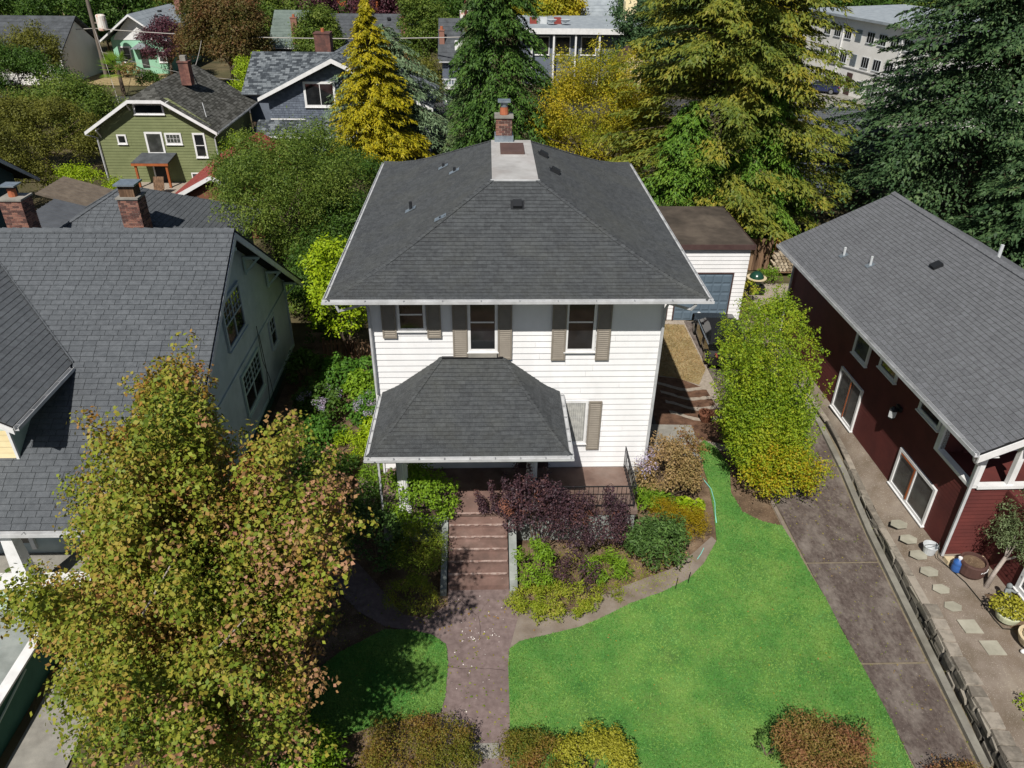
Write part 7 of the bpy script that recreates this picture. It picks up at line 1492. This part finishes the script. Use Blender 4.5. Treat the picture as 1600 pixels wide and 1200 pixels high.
shrub('leafy_perennial', 'tall green leaves beneath the yellow-green small tree', 'plant', (-1.6, 7.0, .6), (.5, .6, .6), LF['hydr'], 900, .2, 26, (.14, .26), seed=35, aspect=.4, **kw)
# hedges along the bottom
shrub('box_hedge', 'rounded bronze-green hedge below the small left lawn', 'hedge', (1.75, -9.3, .45), (1.25, .85, .5), LF['boxbrown'], 3600, .045, 100, (.16, .28), seed=40, **kw)
shrub('box_hedge', 'bronze-green hedge right of the front walk at the bottom edge', 'hedge', (4.2, -9.6, .42), (.62, .85, .48), LF['boxbrown'], 3600, .045, 64, (.14, .26), seed=41, **kw)
shrub('euonymus_hedge', 'bright yellow variegated hedge at the bottom edge of the lawn', 'hedge', (5.55, -9.55, .42), (.85, .8, .48), LF['euony'], 3000, .055, 76, (.15, .26), seed=42, **kw)
shrub('barberry_shrub', 'rust-red and olive shrub between the lawn and driveway bottom', 'hedge', (10.6, -9.5, .5), (1.0, .85, .6), LF['redleaf'], 2600, .055, 110, (.16, .3), seed=43, q0=.4, **kw)
shrub('barberry_shrub', 'low brown-red shrub at the foot of the driveway', 'hedge', (13.3, -10.3, .35), (1.3, .6, .45), LF['redleaf'], 2600, .05, 90, (.15, .28), seed=44, q0=.4, **kw)
shrub('leafy_corner_shrub', 'glossy green shrub under the big tree beside the small lawn', 'shrub', (-1.1, -9.2, .5), (1.1, .75, .65), LF['spring'], 1000, .13, 56, (.18, .32), seed=45, hexa=True, aspect=.35, **kw)
shrub('leafy_corner_shrub', 'yellow-leaved shrub in the bottom left under the big tree', 'shrub', (-.6, -10.2, .45), (1.0, .5, .55), LF['lime'], 1200, .11, 44, (.16, .3), seed=46, hexa=True, **kw)
shrub('wall_weeds', 'yellow-green weeds growing on top of the stone wall near the bottom', 'plant', (15.85, -8.6, .65), (.3, .5, .2), LF['lime'], 1500, .07, 18, (.08, .15), seed=47, bz=.55, **kw)
crown_tree('olive_tree', 'small grey-green olive tree in front of the red house', 'tree', (16.93, -4.75, .55), shell_clumps((18.05, -4.2, 2.2), (1.1, 1.0, 1.0), 110, (.2, .36), seed=48, zlo=-.9, q0=.4), 2500, .065, LF['olivetree'], BARKP, trunk_r=.06, limbs=6, fork=.45, aspect=.42, spread=.8)
shrub('potted_plant', 'yellow-green leaves spilling from the pale green bowl', 'plant', (16.85, -5.85, .95), (.42, .3, .2), LF['euony'], 2200, .08, 22, (.1, .18), seed=49, bz=.8, hexa=True, **kw)
shrub('small_bush', 'small green bush at the foot of the log pile', 'shrub', (18.0, 17.0, .4), (.6, .5, .4), LF['spring'], 1100, .08, 24, (.16, .28), seed=50, **kw)
shrub('yellow_flowers', 'bright yellow flowers beside the green grill', 'plant', (15.9, 14.6, .7), (.6, .4, .5), LF['euony'], 1200, .1, 24, (.15, .25), seed=51, **kw)
shrub('round_bush', 'round dark green bush in front of the mint house steps', 'shrub', (-33.2, 69, .9), (1.3, 1.1, 1.0), LF['mass_dk'], 380, .17, 30, (.35, .6), seed=52, **kw)
shrub('orange_bush', 'orange-brown bush below the mint house window', 'shrub', (-39.4, 77.6, .7), (1.2, .8, .8), LF['pink'], 300, .2, 20, (.35, .6), seed=53, **kw)
shrub('backyard_bush', 'leafy bush at the right corner of the wood fence behind the red house', 'shrub', (21.5, 16.5, 1.0), (1.5, 1.5, 1.2), LF['mass_dk'], 500, .13, 50, (.3, .5), seed=54, **kw)
shrub('backyard_bush', 'low bush row between the shed and the blue house', 'shrub', (-12.5, 37.5, 1.0), (2.0, 1.5, 1.3), LF['mass'], 420, .16, 50, (.35, .6), seed=55, **kw)
shrub('side_yard_tree', 'grey-green shrub growing in front of the garage corner', 'shrub', (14.1, 6.3, 2.0), (1.5, 2.2, 2.2), LF['yel'], 1300, .08, 80, (.2, .42), seed=56, **kw)

crown_tree('side_laurel', 'dark laurel filling the gap behind the teal bungalow corner', 'tree', (-4.3, 12.6, 0), shell_clumps((-4.3, 13.2, 1.9), (1.5, 2.8, 2.0), 70, (.3, .6), seed=81), 800, .12, LF['mass_dk'], BARK, spread=.8)
shrub('leaf_sprigs', 'ragged green weeds along the lawn corner by the rust-brown shrub', 'plant', (11.6, -8.8, .2), (.55, .35, .25), LF['rhodo'], 1400, .07, 20, (.08, .15), seed=82, **kw)
shrub('leaf_sprigs', 'dark green weeds at the left of the rust-brown shrub', 'plant', (9.6, -9.1, .2), (.35, .45, .25), LF['rhodo'], 1400, .07, 18, (.08, .15), seed=83, **kw)

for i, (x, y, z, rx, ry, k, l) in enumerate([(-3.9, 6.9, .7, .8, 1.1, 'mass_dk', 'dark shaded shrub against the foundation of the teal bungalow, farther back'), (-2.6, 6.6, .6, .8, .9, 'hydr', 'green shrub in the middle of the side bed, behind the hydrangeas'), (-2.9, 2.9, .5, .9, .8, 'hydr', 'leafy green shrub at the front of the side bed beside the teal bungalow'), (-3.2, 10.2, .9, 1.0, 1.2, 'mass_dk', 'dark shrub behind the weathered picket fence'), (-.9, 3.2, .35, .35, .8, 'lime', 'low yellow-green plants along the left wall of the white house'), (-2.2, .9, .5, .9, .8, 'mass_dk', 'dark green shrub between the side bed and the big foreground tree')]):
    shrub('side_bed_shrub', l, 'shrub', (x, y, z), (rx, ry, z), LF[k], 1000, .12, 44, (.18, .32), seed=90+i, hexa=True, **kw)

shrub('yard_shrub', 'green shrub filling the ground behind the back corner of the teal bungalow', 'shrub', (-5.6, 14.2, .9), (1.4, 1.8, 1.0), LF['mass'], 900, .12, 60, (.2, .38), seed=120, hexa=True, **kw)
crown_tree('broad_green_tree', 'upper left lobe of pale-green foliage over the red roof, a second stem behind the first', 'tree', (-8.2, 20.5, 0), shell_clumps((-8.4, 20.5, 4.6), (2.4, 2.0, 2.0), 60, (.4, .8), seed=121, zlo=-.6), 800, .11, LF['mass'], BARK, spread=.8)
